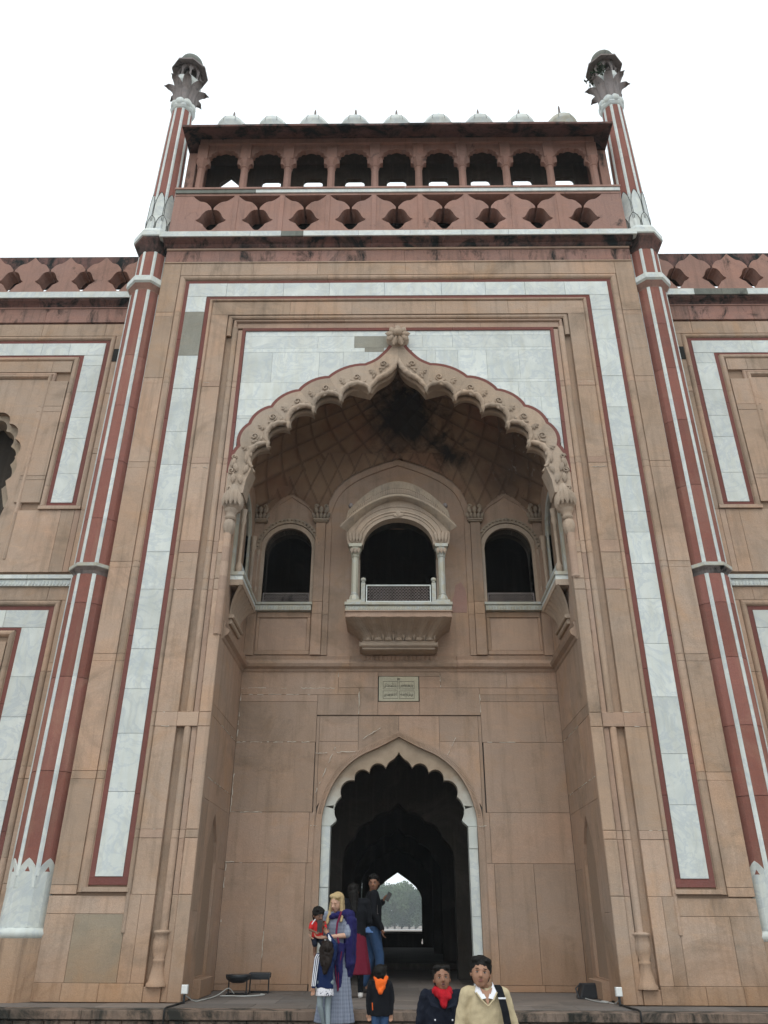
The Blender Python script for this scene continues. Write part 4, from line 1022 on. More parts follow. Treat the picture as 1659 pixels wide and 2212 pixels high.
# the net of ribs runs down over the wall between the arches
def inside_big(x, z):
    pts = ho; x = -abs(x)
    for (x0,z0),(x1,z1) in zip(pts[:-1], pts[1:]):
        if min(x0,x1) <= x <= max(x0,x1)+1e-9 and abs(x1-x0) > 1e-9:
            if z < z0+(z1-z0)*(x-x0)/(x1-x0)+0.02: return True
    return z < 9.0 and abs(x) < 1.62
def inside_side(x, z): 
    u = abs(abs(x)-2.43)/0.66
    return z < 9.10+0.66*max(0, 1-u**1.5)
NXF, NZF = 220, 64; vv = []; rb_ = []; keep = []
for j in range(NZF+1):
    for i in range(NXF+1):
        x = -3.21+6.42*i/NXF; z = 9.14+1.70*j/NZF
        e, _ = net(x/0.40, (z-9.0)/0.95); sm = min(1, e/0.07); sm = sm*sm*(3-2*sm)
        lean = 0.06*max(0, (z-9.45)/1.2)**1.5 if abs(x) > 0 else 0
        vv.append((x, NY-0.045-lean+0.03*sm, z)); rb_.append(1-sm); keep.append(not (inside_big(x, z) or inside_side(x, z)))
ff = []
for j in range(NZF):
    for i in range(NXF):
        q = (j*(NXF+1)+i, j*(NXF+1)+i+1, (j+1)*(NXF+1)+i+1, (j+1)*(NXF+1)+i)
        if all(keep[t_] for t_ in q): ff.append(q)
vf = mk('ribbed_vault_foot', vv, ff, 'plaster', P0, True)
at = vf.data.attributes.new('rib', 'FLOAT', 'POINT'); at.data.foreach_set('value', rb_)
# ---- side walls of the niche
for s in (-1, 1):
    T = SIDE[s]
    nich = [(0.72,0.28),(0.72,1.95),(0.80,2.28),(0.95,2.52),(1.12,2.72),(1.30,2.52),(1.46,2.28),(1.55,1.95),(1.55,0.28)]
    swin = arch_pts(1.08, 0.60, 8.40, 9.02, 12, 7.0)
    b = MB(); b.prism([(0.16,0.0),(2.40,0.0),(2.40,13.0),(0.16,13.0)], 0.07, 0.12, [nich, swin], T=T); b.build('side_wall_core', 'mortar', P0)
    def ss(y0, y1, z0, z1, mat='niche', d=0.0): return slab('ashlar_stone', mat, P0, y0, y1, z0, z1, d+random.uniform(-0.002,0.002), 0.07, 0.006, T=T)
    b = MB(); b.prism([(0.50,0.02),(1.80,0.02),(1.80,2.02),(1.80,2.86),(0.50,2.86)], 0.0, 0.07, [nich], T=T); b.build('arched_niche_surround', 'niche', P0)
    b = MB(); b.prism(nich, 0.38, 0.40, T=T); b.build('arched_niche_back', 'inner', P0)
    ib = MB()
    for (a0_, c0_), (a1_, c1_) in zip(nich[:-1], nich[1:]): ib.add([(a0_,0.06,c0_),(a1_,0.06,c1_),(a1_,0.40,c1_),(a0_,0.40,c0_)], [(0,1,2,3)], T)
    ib.add([(0.72,0.06,0.28),(1.55,0.06,0.28),(1.55,0.40,0.28),(0.72,0.40,0.28)], [(0,1,2,3)], T)
    ib.build('arched_niche_reveal', 'niche', P0)
    b = MB(); b.slab(0.70, 1.60, 0.0, 0.26, -0.12, 0.02, 0.01, T=T); b.build('niche_sill', 'niche', P0)
    for a_, c_, z0, z1 in ((0.02,0.50,0.0,1.2),(0.02,0.50,1.2,2.86),(1.80,2.35,0.0,1.9),(1.80,2.35,1.9,2.86),(0.02,1.2,2.86,3.2),(1.2,2.35,2.86,3.2),(0.02,0.9,3.2,4.2),(0.9,2.35,3.2,4.2),(0.02,2.35,4.2,4.4),(0.02,1.3,4.4,5.6),(1.3,2.35,4.4,5.6)): ss(a_, c_, z0, z1)
    b = MB(); b.prism([(0.20,5.95),(2.35,5.95),(2.35,11.2),(0.20,11.2)], 0.0, 0.06, [swin], T=T); b.build('side_upper_wall', 'niche', P0)
    fr = arch_pts(1.08, 0.72, 8.40, 9.15, 12, 7.0) + swin[::-1]
    b = MB(); b.prism(fr, -0.05, 0.25, T=T); b.build('window_lining', 'marble_warm', P0)
    # side balcony: marble ledge, carved band, flared bracket
    b = MB(); b.slab(0.36, 1.90, 6.93, 7.0, -0.26, 0.0, 0.01, T=T); bal = b.build('side_balcony', 'marble_warm', P0)
    b = MB(); b.slab(0.38, 1.88, 6.84, 6.925, -0.24, 0.0, 0.008, T=T); b.build('carved_band', 'marble_stained', bal)
    b = MB(); b.slab(0.37, 1.89, 6.72, 6.835, -0.25, 0.0, 0.008, T=T); b.build('ledge_moulding', 'carved', bal)
    b = MB(); n = 8
    rows3 = []
    for i in range(n+1):
        q = i/n; d = 0.02+0.21*(1-q)**2.2; z = 6.72-0.50*q; h = 0.48+0.30*(1-q)**1.6
        rows3.append((d, z, h))
    vv = []; ff = []
    for d, z, h in rows3:
        for k in range(25): 
            u = -1+2*k/24; vv.append((1.09+u*h, -d-0.012*math.cos(u*PI*7), z))
    for i in range(n):
        for k in range(24): ff.append((i*25+k, i*25+k+1, (i+1)*25+k+1, (i+1)*25+k))
    b.add(vv, ff, T); b.build('leaf_bracket', 'carved', bal, True)
    b = MB(); b.slab(0.58, 1.60, 6.14, 6.21, -0.10, 0.0, 0.02, T=T); b.slab(0.63, 1.55, 6.04, 6.14, -0.06, 0.0, 0.02, T=T); b.build('bracket_foot', 'carved', bal)
    for yy in (0.50, 1.74):
        b = MB(); b.lathe([(0.05,7.0),(0.06,7.06),(0.07,7.14),(0.04,7.22),(0.035,7.3),(0.04,8.05),(0.065,8.15),(0.05,8.22),(0.07,8.4)], 10, (s*3.10, yy, 0)); b.build('balcony_shaft', 'carved', bal, True)
    b = MB(); b.slab(0.50, 1.74, 7.02, 7.24, -0.16, -0.13, 0.005, T=T); b.build('balcony_rail', 'marble_stained', bal)

# ================================================================== CENTRAL BALCONY
BY = 1.42
b = MB(); b.slab(-1.09, 1.09, 6.72, 6.785, BY-0.02, NY, 0.008); BAL = b.build('balcony', 'marble_warm', P0)
def bchild(name, mat, mb, smooth=False): return mb.build(name, mat, BAL, smooth)
b = MB(); b.slab(-1.075, 1.075, 6.61, 6.715, BY+0.02, NY, 0.008); bchild('carved_band', 'marble_warm', b)
b = MB()
for k in range(42):
    xx = -1.04+k*2.08/41; leaf(b, xx, 6.62, PI/2-0.4, 0.085, 0.02, y=BY+0.02, th=0.014, n=4)
bchild('leaf_ornament', 'marble_warm', b, True)
b = MB(); b.slab(-1.07, 1.07, 6.47, 6.605, BY+0.03, NY, 0.012); b.slab(-1.085,1.085,6.585,6.607,BY+0.0,NY,0.004); bchild('ledge_moulding', 'buff_pink', b)
# flared bracket made of upright fluted leaves
n = 14; NX = 121; vv = []; ff = []
for i in range(n+1):
    q = i/n; hw = 0.74+0.32*(1-q)**1.7; yy = 1.98-0.52*(1-q)**1.9; z = 6.47-0.34*q
    for k in range(NX):
        u = -1+2*k/(NX-1); ph = u*7*PI/1.0
        fl = 0.034*math.cos(u*3.5*2*PI) - 0.012*math.cos(u*17.5*2*PI)
        ex = max(0, abs(u)-0.93)/0.07
        vv.append((u*hw, yy-fl-0.02+0.05*ex*ex, z))
for i in range(n):
    for k in range(NX-1): ff.append((i*NX+k, i*NX+k+1, (i+1)*NX+k+1, (i+1)*NX+k))
b = MB(); b.add(vv, ff); bchild('leaf_bracket', 'carved', b, True)
for s in (-1, 1):
    vv = []; ff = []
    for i in range(n+1):
        q = i/n; hw = 0.74+0.32*(1-q)**1.7; yy = 1.98-0.52*(1-q)**1.9+0.03
        for k in range(9): vv.append((s*(hw-0.012*math.cos(k*PI)), yy+(NY-yy)*k/8, 6.47-0.34*q))
    for i in range(n):
        for k in range(8): ff.append((i*9+k, i*9+k+1, (i+1)*9+k+1, (i+1)*9+k))
    b = MB(); b.add(vv, ff); bchild('bracket_side', 'carved', b, True)
b = MB()
for k in range(7):      # lotus tips and leaf tips on the bracket
    xx = -0.63+k*0.21
    b.lathe([(0.0,0.0),(0.085,0.0),(0.08,0.05),(0.05,0.09),(0.0,0.105)], 10, (xx, 1.97, 6.135), a0=PI, a1=2*PI, lobes=10, amp=0.06)
    leaf(b, xx+0.105, 6.15, PI/2, 0.30, 0.03, y=1.92, th=0.03)
bchild('lotus_tip', 'carved', b, True)
b = MB(); b.slab(-0.74,0.74,6.09,6.135,1.93,NY,0.008); b.slab(-0.80,0.80,6.0,6.09,1.86,NY,0.035); b.slab(-0.74,0.74,5.955,6.0,1.92,NY,0.008); bchild('bracket_foot', 'carved', b)
b = MB()
for k in range(18):
    xx = -0.76+k*0.0875; b.slab(xx, xx+0.085, 5.83, 5.95, NY-0.06+0.01*(k % 2), NY, 0.02)
b.build('petal_fringe', 'niche', BAL)
# columns
for s in (-1, 1):
    cx = s*0.90; cyy = BY+0.12
    b = MB(); b.box(cx-0.14, cx+0.14, cyy-0.13, cyy+0.14, 6.785, 6.83)
    b.lathe([(0.115,6.83),(0.12,6.86),(0.10,6.93),(0.075,6.97),(0.085,6.985),(0.07,7.0),(0.073,7.80),(0.085,7.81),(0.095,7.84),(0.08,7.86),(0.10,7.90),(0.13,8.0),(0.13,8.02)], 8, (cx, cyy, 0), a0=PI/8, a1=2*PI+PI/8)
    b.box(cx-0.135, cx+0.135, cyy-0.135, cyy+0.135, 8.02, 8.09)
    bchild('balcony_column', 'marble_warm', b)
    b = MB(); 
    for i in range(3): leaf(b, cx-0.07+0.07*i, 7.87, PI/2, 0.14, 0.035, y=cyy-0.11, th=0.03)
    for i in range(4): leaf(b, cx-0.09+0.06*i, 8.12, PI/2+0.1*(1.5-i), 0.27, 0.035, y=cyy-0.13, th=0.03)
    bchild('capital_leaf', 'carved', b, True)
    # rear half-columns against the wall
    b = MB(); b.box(cx-0.07, cx+0.07, NY-0.08, NY, 6.785, 8.1); bchild('rear_pilaster', 'carved', b)
# arched front and side faces of the canopy
fo = smoothline([(-1.06,8.09),(-1.08,8.42),(-0.86,8.75),(-0.45,9.03),(0,9.12)], 6); fi = arch_pts(0, 0.74, 8.05, 8.70, 20)
q = fo + mirror_pts(fo)[1:] + [(0.77,8.09)] + fi[::-1] + [(-0.77,8.09)]
b = MB(); b.prism(q[::-1], BY+0.02, BY+0.24); fix_normals(bchild('canopy_arch', 'carved', b))
for rr, th_, zt_ in ((0.80,0.012,8.78),(0.86,0.016,8.85),(0.97,0.014,8.97)):
    b = MB(); b.tube([(x, BY+0.015, z) for x, z in arch_pts(0, rr, 8.12, zt_, 24)], th_, 6); bchild('arch_bead', 'carved', b, True)
b = MB(); leaf(b, 0, 8.72, PI/2, 0.16, 0.06, y=BY+0.01, th=0.03); leaf(b, -0.02, 8.72, PI*0.75, 0.14, 0.04, y=BY+0.01, th=0.03); leaf(b, 0.02, 8.72, PI*0.25, 0.14, 0.04, y=BY+0.01, th=0.03); bchild('key_ornament', 'carved', b, True)
for s in (-1, 1):
    x0, x1 = sorted((s*0.86, s*1.0)); b = MB(); b.box(x0, x1, BY+0.24, NY, 8.35, 8.6); bchild('canopy_side_beam', 'carved', b)
# curved bangla roof over it
def bang(q_, lift, spread):   # q in -1..1
    return (q_*spread, 9.16+lift-0.74*abs(q_)**1.9)
nu = 40; prof = [(BY-0.16,-0.03,1.22),(BY-0.15,0.03,1.22),(BY-0.04,0.10,1.16),(BY-0.01,0.14,1.10),(BY+0.0,0.24,1.10),(BY+0.03,0.36,1.10),(BY+0.07,0.46,1.08),(BY+0.30,0.52,1.02),(NY,0.60,0.98)]
vv = []; ff = []
for y_, lf, sp in prof:
    for i in range(nu+1):
        u = -1+2*i/nu; x_, z_ = bang(u, lf, sp); vv.append((x_, y_, z_))
for j in range(len(prof)-1):
    for i in range(nu): ff.append((j*(nu+1)+i, j*(nu+1)+i+1, (j+1)*(nu+1)+i+1, (j+1)*(nu+1)+i))
m0 = len(vv)
for i in range(nu+1):      # soffit
    u = -1+2*i/nu; x_, z_ = bang(u, -0.03, 1.22); vv.append((x_*0.86, BY+0.05, z_-0.015))
for i in range(nu): ff.append((i, m0+i, m0+i+1, i+1))
b = MB(); b.add(vv, ff); bchild('canopy_roof', 'canopy', b, True)
b = MB()
for i in range(58):        # dentils and flutes following the curve
    u = -0.97+1.94*i/57
    x_, z_ = bang(u, 0.12, 1.12); b.box(x_-0.010, x_+0.010, BY-0.045, BY+0.02, z_-0.005, z_+0.11)
bchild('dentil_course', 'carved', b)
b = MB()
for i in range(72):
    u = -0.98+1.96*i/71
    x_, z_ = bang(u, 0.25, 1.10); x2, z2 = bang(u, 0.46, 1.08)
    b.tube([(x_, BY-0.005, z_), (x_*0.5+x2*0.5, BY+0.025, z_*0.5+z2*0.5), (x2, BY+0.065, z2)], 0.016, 6)
bchild('roof_flute', 'canopy', b)
for s in (-1, 1):
    b = MB(); b.lathe([(0.0,0.0),(0.05,0.02),(0.06,0.07),(0.03,0.12),(0.0,0.13)], 10, (s*1.02, BY+0.15, 9.0)); bchild('roof_knob', 'petal', b, True)
# parapet posts and lattice
for s in (-1, 1):
    b = MB(); b.box(s*0.72-0.042, s*0.72+0.042, BY+0.0, BY+0.08, 6.785, 7.20); b.lathe([(0.03,7.20),(0.045,7.215),(0.03,7.23),(0.055,7.27),(0.05,7.31),(0.0,7.335)], 12, (s*0.72, BY+0.04, 0)); bchild('rail_post', 'marble_warm', b)
jali('lattice_rail', -0.66, 0.66, 6.79, 7.165, BY+0.04, BAL, cell=0.066, mat='marble', th=0.0035, lat='petal')

# ================================================================== INTERIOR
b = MB()
b.box(-3.6, 3.6, 2.9, 5.6, 5.45, 5.6)            # ceiling over the vestibule, floor of the upper room
b.box(-3.6,-2.0,2.85,5.6,0,5.45); b.box(2.0,3.6,2.85,5.6,0,5.45)
b.box(-3.6,3.6,5.5,5.6,5.6,12)
b.box(-3.7,-3.6,2.4,5.6,5.5,12); b.box(3.6,3.7,2.4,5.6,5.5,12); b.box(-3.7,3.7,0.5,5.6,12,12.2)
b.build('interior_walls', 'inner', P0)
ia = [(-1.25,0),(-1.25,2.2)] + arc((-1.25,2.2),(-1.0,2.75),0.08,5) + arc((-1.0,2.75),(-0.6,3.1),0.09,5) + arc((-0.6,3.1),(-0.2,3.3),0.08,5) + [(-0.2,3.3),(0,3.5)]
ia = ia + mirror_pts(ia[:-1])
for yy in (5.6, 11.0, 17.0):
    q = [(-3.6,0)] + ia + [(3.6,0),(3.6,6.5),(-3.6,6.5)]
    b = MB(); b.prism(q[::-1], yy, yy+0.5); fix_normals(b.build('inner_arch_wall', 'inner', P0))
b = MB(); b.box(-3.7,-3.6,5.6,26,0,6.6); b.box(3.6,3.7,5.6,26,0,6.6); b.box(-3.7,3.7,5.6,26,6.5,6.6); b.box(-3.6,3.6,9.6,24.8,0.0,0.14); b.build('inner_hall', 'inner', P0)
fa_ = [(-1.05,0.74),(-1.05,2.05),(-0.97,2.25),(-0.78,2.50),(-0.45,2.76),(0,3.05),(0.45,2.76),(0.78,2.50),(0.97,2.25),(1.05,2.05),(1.05,0.74)]
fa_ = [(x+0.05, z) for x, z in fa_]
light_line_slits = [[(x, 0.80),(x, 2.62),(x+0.035, 2.62),(x+0.035, 0.80)] for x in (-1.68,-1.55,1.68,1.83)]  # openings added so that thin lines of daylight show beside the arch
gleam_hole = [(1.07,0.26),(1.06,0.34),(1.09,0.40),(1.08,0.46),(1.12,0.46),(1.13,0.26)]  # small hole added to make a gleam below the arch
b = MB(); b.prism([(-3.6,0),(3.6,0),(3.6,6.5),(-3.6,6.5)], 24.8, 25.1, [fa_]+light_line_slits+[gleam_hole]); fix_normals(b.build('far_arch_wall', 'inner', P0))
for z0, z1 in ((0.66,0.74),): box('far_sill', 'petal', P0, -1.0, 1.1, 24.6, 25.2, z0, z1)

# ================================================================== TURRETS
def octa(r, a=PI/8): return [(r*math.cos(a+2*PI*k/8), r*math.sin(a+2*PI*k/8)) for k in range(8)]
def turret(s):
    X, Y = s*5.80, 0.28
    before = set(bpy.data.meshes)
    def ring(name, mat, prof, par, n=8, smooth=False, lobes=0, amp=0):
        b = MB(); b.lathe(prof, n, (X, Y, 0), a0=PI/8 if n in (8, 16) else 0, a1=2*PI+(PI/8 if n in (8, 16) else 0), lobes=lobes, amp=amp); return b.build(name, mat, par, smooth)
    R0 = 0.375/math.cos(PI/8)*0.98
    base = ring('turret_plinth', 'plinth', [(0.50,0.0),(0.49,0.82)], P0)
    ring('marble_torus', 'marble', [(0.45,0.82),(0.47,0.84),(0.485,0.88),(0.47,0.93),(0.42,0.95),(0.40,0.97)], base, 24, True)
    ring('marble_foot', 'marble', [(0.412,0.965),(0.398,1.72)], base, 16)
    # pointed petals standing on the foot
    for k in range(8):
        ak = 2*PI*k/8; rad = 0.402
        cx_, cy_ = X+rad*math.cos(ak), Y+rad*math.sin(ak); ux, uy = -math.sin(ak), math.cos(ak); off = 0.0
        pts = [(-0.148,1.50),(-0.145,1.68),(-0.11,1.80),(-0.045,1.875),(0,1.91),(0.045,1.875),(0.11,1.80),(0.145,1.68),(0.148,1.50)]
        b = MB(); b.prism(pts[::-1], 0.0, 0.03, T=lambda x,y,z,cx_=cx_,cy_=cy_,ux=ux,uy=uy,off=off,ak=ak: (cx_+ux*(x+off)+math.cos(ak)*(0.004-y-x*x*1.15), cy_+uy*(x+off)+math.sin(ak)*(0.004-y-x*x*1.15), z))
        b.build('marble_petal', 'marble', base)
    # shaft drums with the white inlay strips
    def Rz(z): return R0*(1-0.17*(z-1.7)/18.6) if z < 15 else R0*(0.80)
    def drum(z0, z1, r0, r1, par=P0, mat='red_col'):
        b = MB()
        # octagon, slightly crowned faces
        v = []
        for z, r in ((z0+0.004, r0),(z1-0.004, r1)):
            for i in range(16):
                a = PI/8+2*PI*i/16; rr = r if i % 2 == 0 else r*0.985
                v.append((X+rr*math.cos(a), Y+rr*math.sin(a), z))
        f = [(i, (i+1) % 16, 16+(i+1) % 16, 16+i) for i in range(16)]
        b.add(v, f); d = b.build('shaft_drum', mat, par)
        for i in range(8):
            a = PI/8+2*PI*i/8; w = 0.035
            vv = []
            for z, r in ((z0, r0),(z1, r1)):
                for da, dr in ((-w/r,-0.002),(-w/r,0.010),(0,0.014),(w/r,0.010),(w/r,-0.002)):
                    rr = r*(1-0.10*abs(da)) + dr
                    vv.append((X+rr*math.cos(a+da), Y+rr*math.sin(a+da), z))
            bb = MB(); bb.add(vv, [(k, k+1, 5+k+1, 5+k) for k in range(4)]); bb.build('marble_strip', 'marble', d)
    zs = [1.66,3.20,4.75,6.10,6.66] if s < 0 else [1.66,2.85,3.95,5.1,6.1,6.66]
    for z0, z1 in zip(zs[:-1], zs[1:]): drum(z0, z1, Rz(z0), Rz(z1))
    def band(z, h, r, mt='marble_stained'):
        rb = ring('ring_moulding', 'petal' if z < 10 else 'rose', [(r*0.86,z),(r*0.95,z+h*0.35),(r*1.12,z+h*0.62)], P0)
        ring('marble_band', mt, [(r*1.12,z+h*0.62),(r*1.16,z+h*0.66),(r*1.16,z+h*0.98),(r*1.0,z+h),(r*0.8,z+h)], rb)
    band(6.66, 0.20, 0.40, 'marble_warm')
    zs = [6.86,7.8,9.1,10.4,11.7,13.55] if s < 0 else [6.86,8.5,10.0,11.3,12.5,13.55]
    for z0, z1 in zip(zs[:-1], zs[1:]): drum(z0, z1, Rz(z0), Rz(z1))
    r = 0.365
    rb = ring('ring_moulding', 'rose', [(r*0.9,13.50),(r*1.0,13.59),(r*1.22,13.70)], P0); ring('marble_band', 'marble', [(r*1.22,13.70),(r*1.34,13.74),(r*1.34,13.88),(r*1.1,13.91),(r*0.7,13.91)], rb)
    drum(13.91, 14.72, 0.345, 0.345)
    rb = ring('ring_moulding', 'black_stained', [(0.33,14.70),(0.36,14.78),(0.42,14.92),(0.49,15.02),(0.50,15.08)], P0); ring('marble_band', 'marble_stained', [(0.50,15.08),(0.53,15.10),(0.53,15.25),(0.46,15.38),(0.3,15.38)], rb)
    # upper shaft: marble petals in two tiers, then the striped shaft
    ft = ring('marble_foot', 'marble', [(0.365,15.30),(0.35,15.86),(0.33,16.4),(0.315,16.5)], P0)
    for tier, (zb, zt, w, dr) in enumerate(((15.30,15.90,0.125,0.012),(15.72,16.70,0.118,0.004))):
        for k in range(8):
            ak = 2*PI*(k+(0.5 if tier == 0 else 0.0))/8; 
            rad = 0.371 if tier == 0 else 0.342
            h = zt-zb; pts = [(-w,zb),(-w,zb+h*0.60),(-w*0.72,zb+h*0.82),(-w*0.3,zb+h*0.95),(0,zt),(w*0.3,zb+h*0.95),(w*0.72,zb+h*0.82),(w,zb+h*0.60),(w,zb)]
            cx_, cy_ = X+rad*math.cos(ak), Y+rad*math.sin(ak); ux, uy = -math.sin(ak), math.cos(ak)
            def TT(x,y,z,ax=cx_,ay=cy_,ux=ux,uy=uy,ak=ak,zb=zb,dr=dr):
                bend = 0.5*x*x/0.25*(0.9 if dr > 0.01 else 0.75); rr = dr-y-bend-(0.05 if dr > 0.01 else 0.018)*(z-zb)
                return (ax+ux*x+math.cos(ak)*rr, ay+uy*x+math.sin(ak)*rr, z)
            b = MB(); b.prism(pts[::-1], 0.0, 0.03, T=TT); pt = b.build('marble_petal', 'marble', ft)
            b = MB(); b.tube([TT(x, -0.003, z) for x, z in pts], 0.007, 4); b.build('petal_outline', 'ink', ft)
    for z0, z1, r0, r1 in ((16.45,17.9,0.314,0.295),(17.9,19.0,0.295,0.28),(19.0,20.02,0.28,0.262)): drum(z0, z1, r0, r1)
    # bead ring of marble petals
    nk = ring('neck_ring', 'marble', [(0.25,19.95),(0.30,20.0),(0.33,20.07),(0.33,20.12)], P0)
    for k in range(8):
        ak = 2*PI*k/8 + (0.2 if s > 0 else -0.1); b = MB()
        cx_, cy_ = X+0.25*math.cos(ak), Y+0.25*math.sin(ak); ux, uy = -math.sin(ak), math.cos(ak)
        b.lathe([(0.0,-0.17),(0.09,-0.14),(0.128,-0.03),(0.12,0.07),(0.06,0.15),(0.0,0.17)], 12, T=lambda x,y,z,cx_=cx_,cy_=cy_,ux=ux,uy=uy,ak=ak: (cx_+ux*x+math.cos(ak)*y*0.75, cy_+uy*x+math.sin(ak)*y*0.75, 20.22+z))
        b.build('marble_bead', 'marble_stained', nk, True)
    # crown of broad stone leaves curling outwards
    core = ring('lotus_core', 'marble_stained', [(0.26,20.3),(0.25,20.6),(0.30,20.95),(0.36,21.12),(0.36,21.2)], P0)
    for k in range(8):
        ak = 2*PI*(k+0.5)/8 + (0.2 if s > 0 else -0.1); ux, uy = -math.sin(ak), math.cos(ak); cr, sr = math.cos(ak), math.sin(ak)
        b = MB(); vv = []; ff = []; n = 10
        for side in (0, 1):
            for i in range(n+1):
                q = i/n; z = 20.30+0.72*math.sin(q*1.75)/math.sin(1.57); rr = 0.26+0.05*q+0.44*max(0, q-0.25)**1.7
                w = 0.080+0.042*math.sin(PI*min(1,q*0.9)) if q < 0.80 else 0.106*math.sqrt(max(0.03, 1-((q-0.8)/0.2)**2))
                for e in (-1,-0.5,0,0.5,1):
                    r2 = rr + (0.05*(1-e*e) if side == 0 else 0.05*(1-e*e)-0.05) - 0.02*abs(e)
                    vv.append((X+r2*cr+ux*e*w, Y+r2*sr+uy*e*w, z))
        o_ = (n+1)*5
        for i in range(n):
            for j in range(4):
                ff.append((i*5+j, i*5+j+1, (i+1)*5+j+1, (i+1)*5+j)); ff.append((o_+i*5+j, o_+(i+1)*5+j, o_+(i+1)*5+j+1, o_+i*5+j+1))
            for j in (0, 4): ff.append((i*5+j, (i+1)*5+j, o_+(i+1)*5+j, o_+i*5+j))
        for j in range(4): ff.append((n*5+j, n*5+j+1, o_+n*5+j+1, o_+n*5+j))
        b.add(vv, ff); fix_normals(b.build('stone_leaf', 'petal', core, True))
    # open kiosk on top
    ki = ring('kiosk_floor', 'marble_stained', [(0.36,21.18),(0.37,21.26),(0.30,21.28)], P0)
    for k in range(8):
        a = PI/8+2*PI*k/8; b = MB(); b.lathe([(0.045,21.27),(0.032,21.31),(0.028,21.62),(0.05,21.68)], 6, (X+0.29*math.cos(a), Y+0.29*math.sin(a), 0)); b.build('kiosk_column', 'petal', ki)
        ak = 2*PI*(k+1)/8; rad = 0.29*math.cos(PI/8); ux, uy = -math.sin(ak), math.cos(ak)
        hw = 0.29*math.sin(PI/8); op = [(-hw,21.55),(-hw*0.7,21.56),(-hw*0.62,21.64),(-hw*0.3,21.70),(0,21.74),(hw*0.3,21.70),(hw*0.62,21.64),(hw*0.7,21.56),(hw,21.55),(hw,21.84),(-hw,21.84)]
        b = MB(); b.prism(op[::-1], -0.02, 0.02, T=lambda x,y,z,ak=ak,ux=ux,uy=uy: (X+rad*math.cos(ak)+ux*x+y*math.cos(ak), Y+rad*math.sin(ak)+uy*x+y*math.sin(ak), z)); fix_normals(b.build('kiosk_arch', 'petal', ki))
    ring('kiosk_core', 'inner', [(0.16,21.27),(0.16,21.8)], ki)
    ring('kiosk_eave', 'petal', [(0.24,21.80),(0.29,21.83),(0.50,21.74),(0.505,21.79),(0.32,21.92),(0.28,21.94)], ki)
    ring('kiosk_dome', 'green_grey', [(0.30,21.92),(0.335,22.0),(0.34,22.10),(0.30,22.24),(0.22,22.34),(0.10,22.41),(0.03,22.44),(0.04,22.48),(0.0,22.56)], ki, 24, True)
    for me in set(bpy.data.meshes)-before:      # the heights above were read off for a turret standing 0.25 m nearer
        for v_ in me.vertices:
            if v_.co.z > 1.04: v_.co.z = 1.04+(v_.co.z-1.04)*1.019
turret(-1); turret(1)
# weeds and a loose stick on the kiosk of the right turret
b = MB()
for k in range(60):
    a = random.uniform(3.0, 4.4); r = random.uniform(0.30, 0.58); z = 21.18+random.uniform(-0.12, 0.22)
    p = Vector((5.80+r*math.cos(a), 0.28+r*math.sin(a), z+0.38)); d = Vector((random.uniform(-1,1), random.uniform(-1,1), random.uniform(-0.3,1)))*0.06; e = Vector((d.y,-d.x,0.02))*0.4
    b.add([p-e, p+d, p+e, p-d], [(0,1,2,3)])
b.tube([(5.35,-0.10,21.63),(5.50,-0.03,21.76),(5.68,0.0,21.80)], 0.01, 4); b.tube([(5.26,-0.10,21.50),(5.58,-0.05,21.58)], 0.02, 5)
M['weed'] = plain('weed_green', (0.03,0.05,0.025), 0.8, 0.2)
tag(b.build('rooted_weed', 'weed'), 'small tuft of dark weeds growing on the top kiosk of the right turret', 'plant')

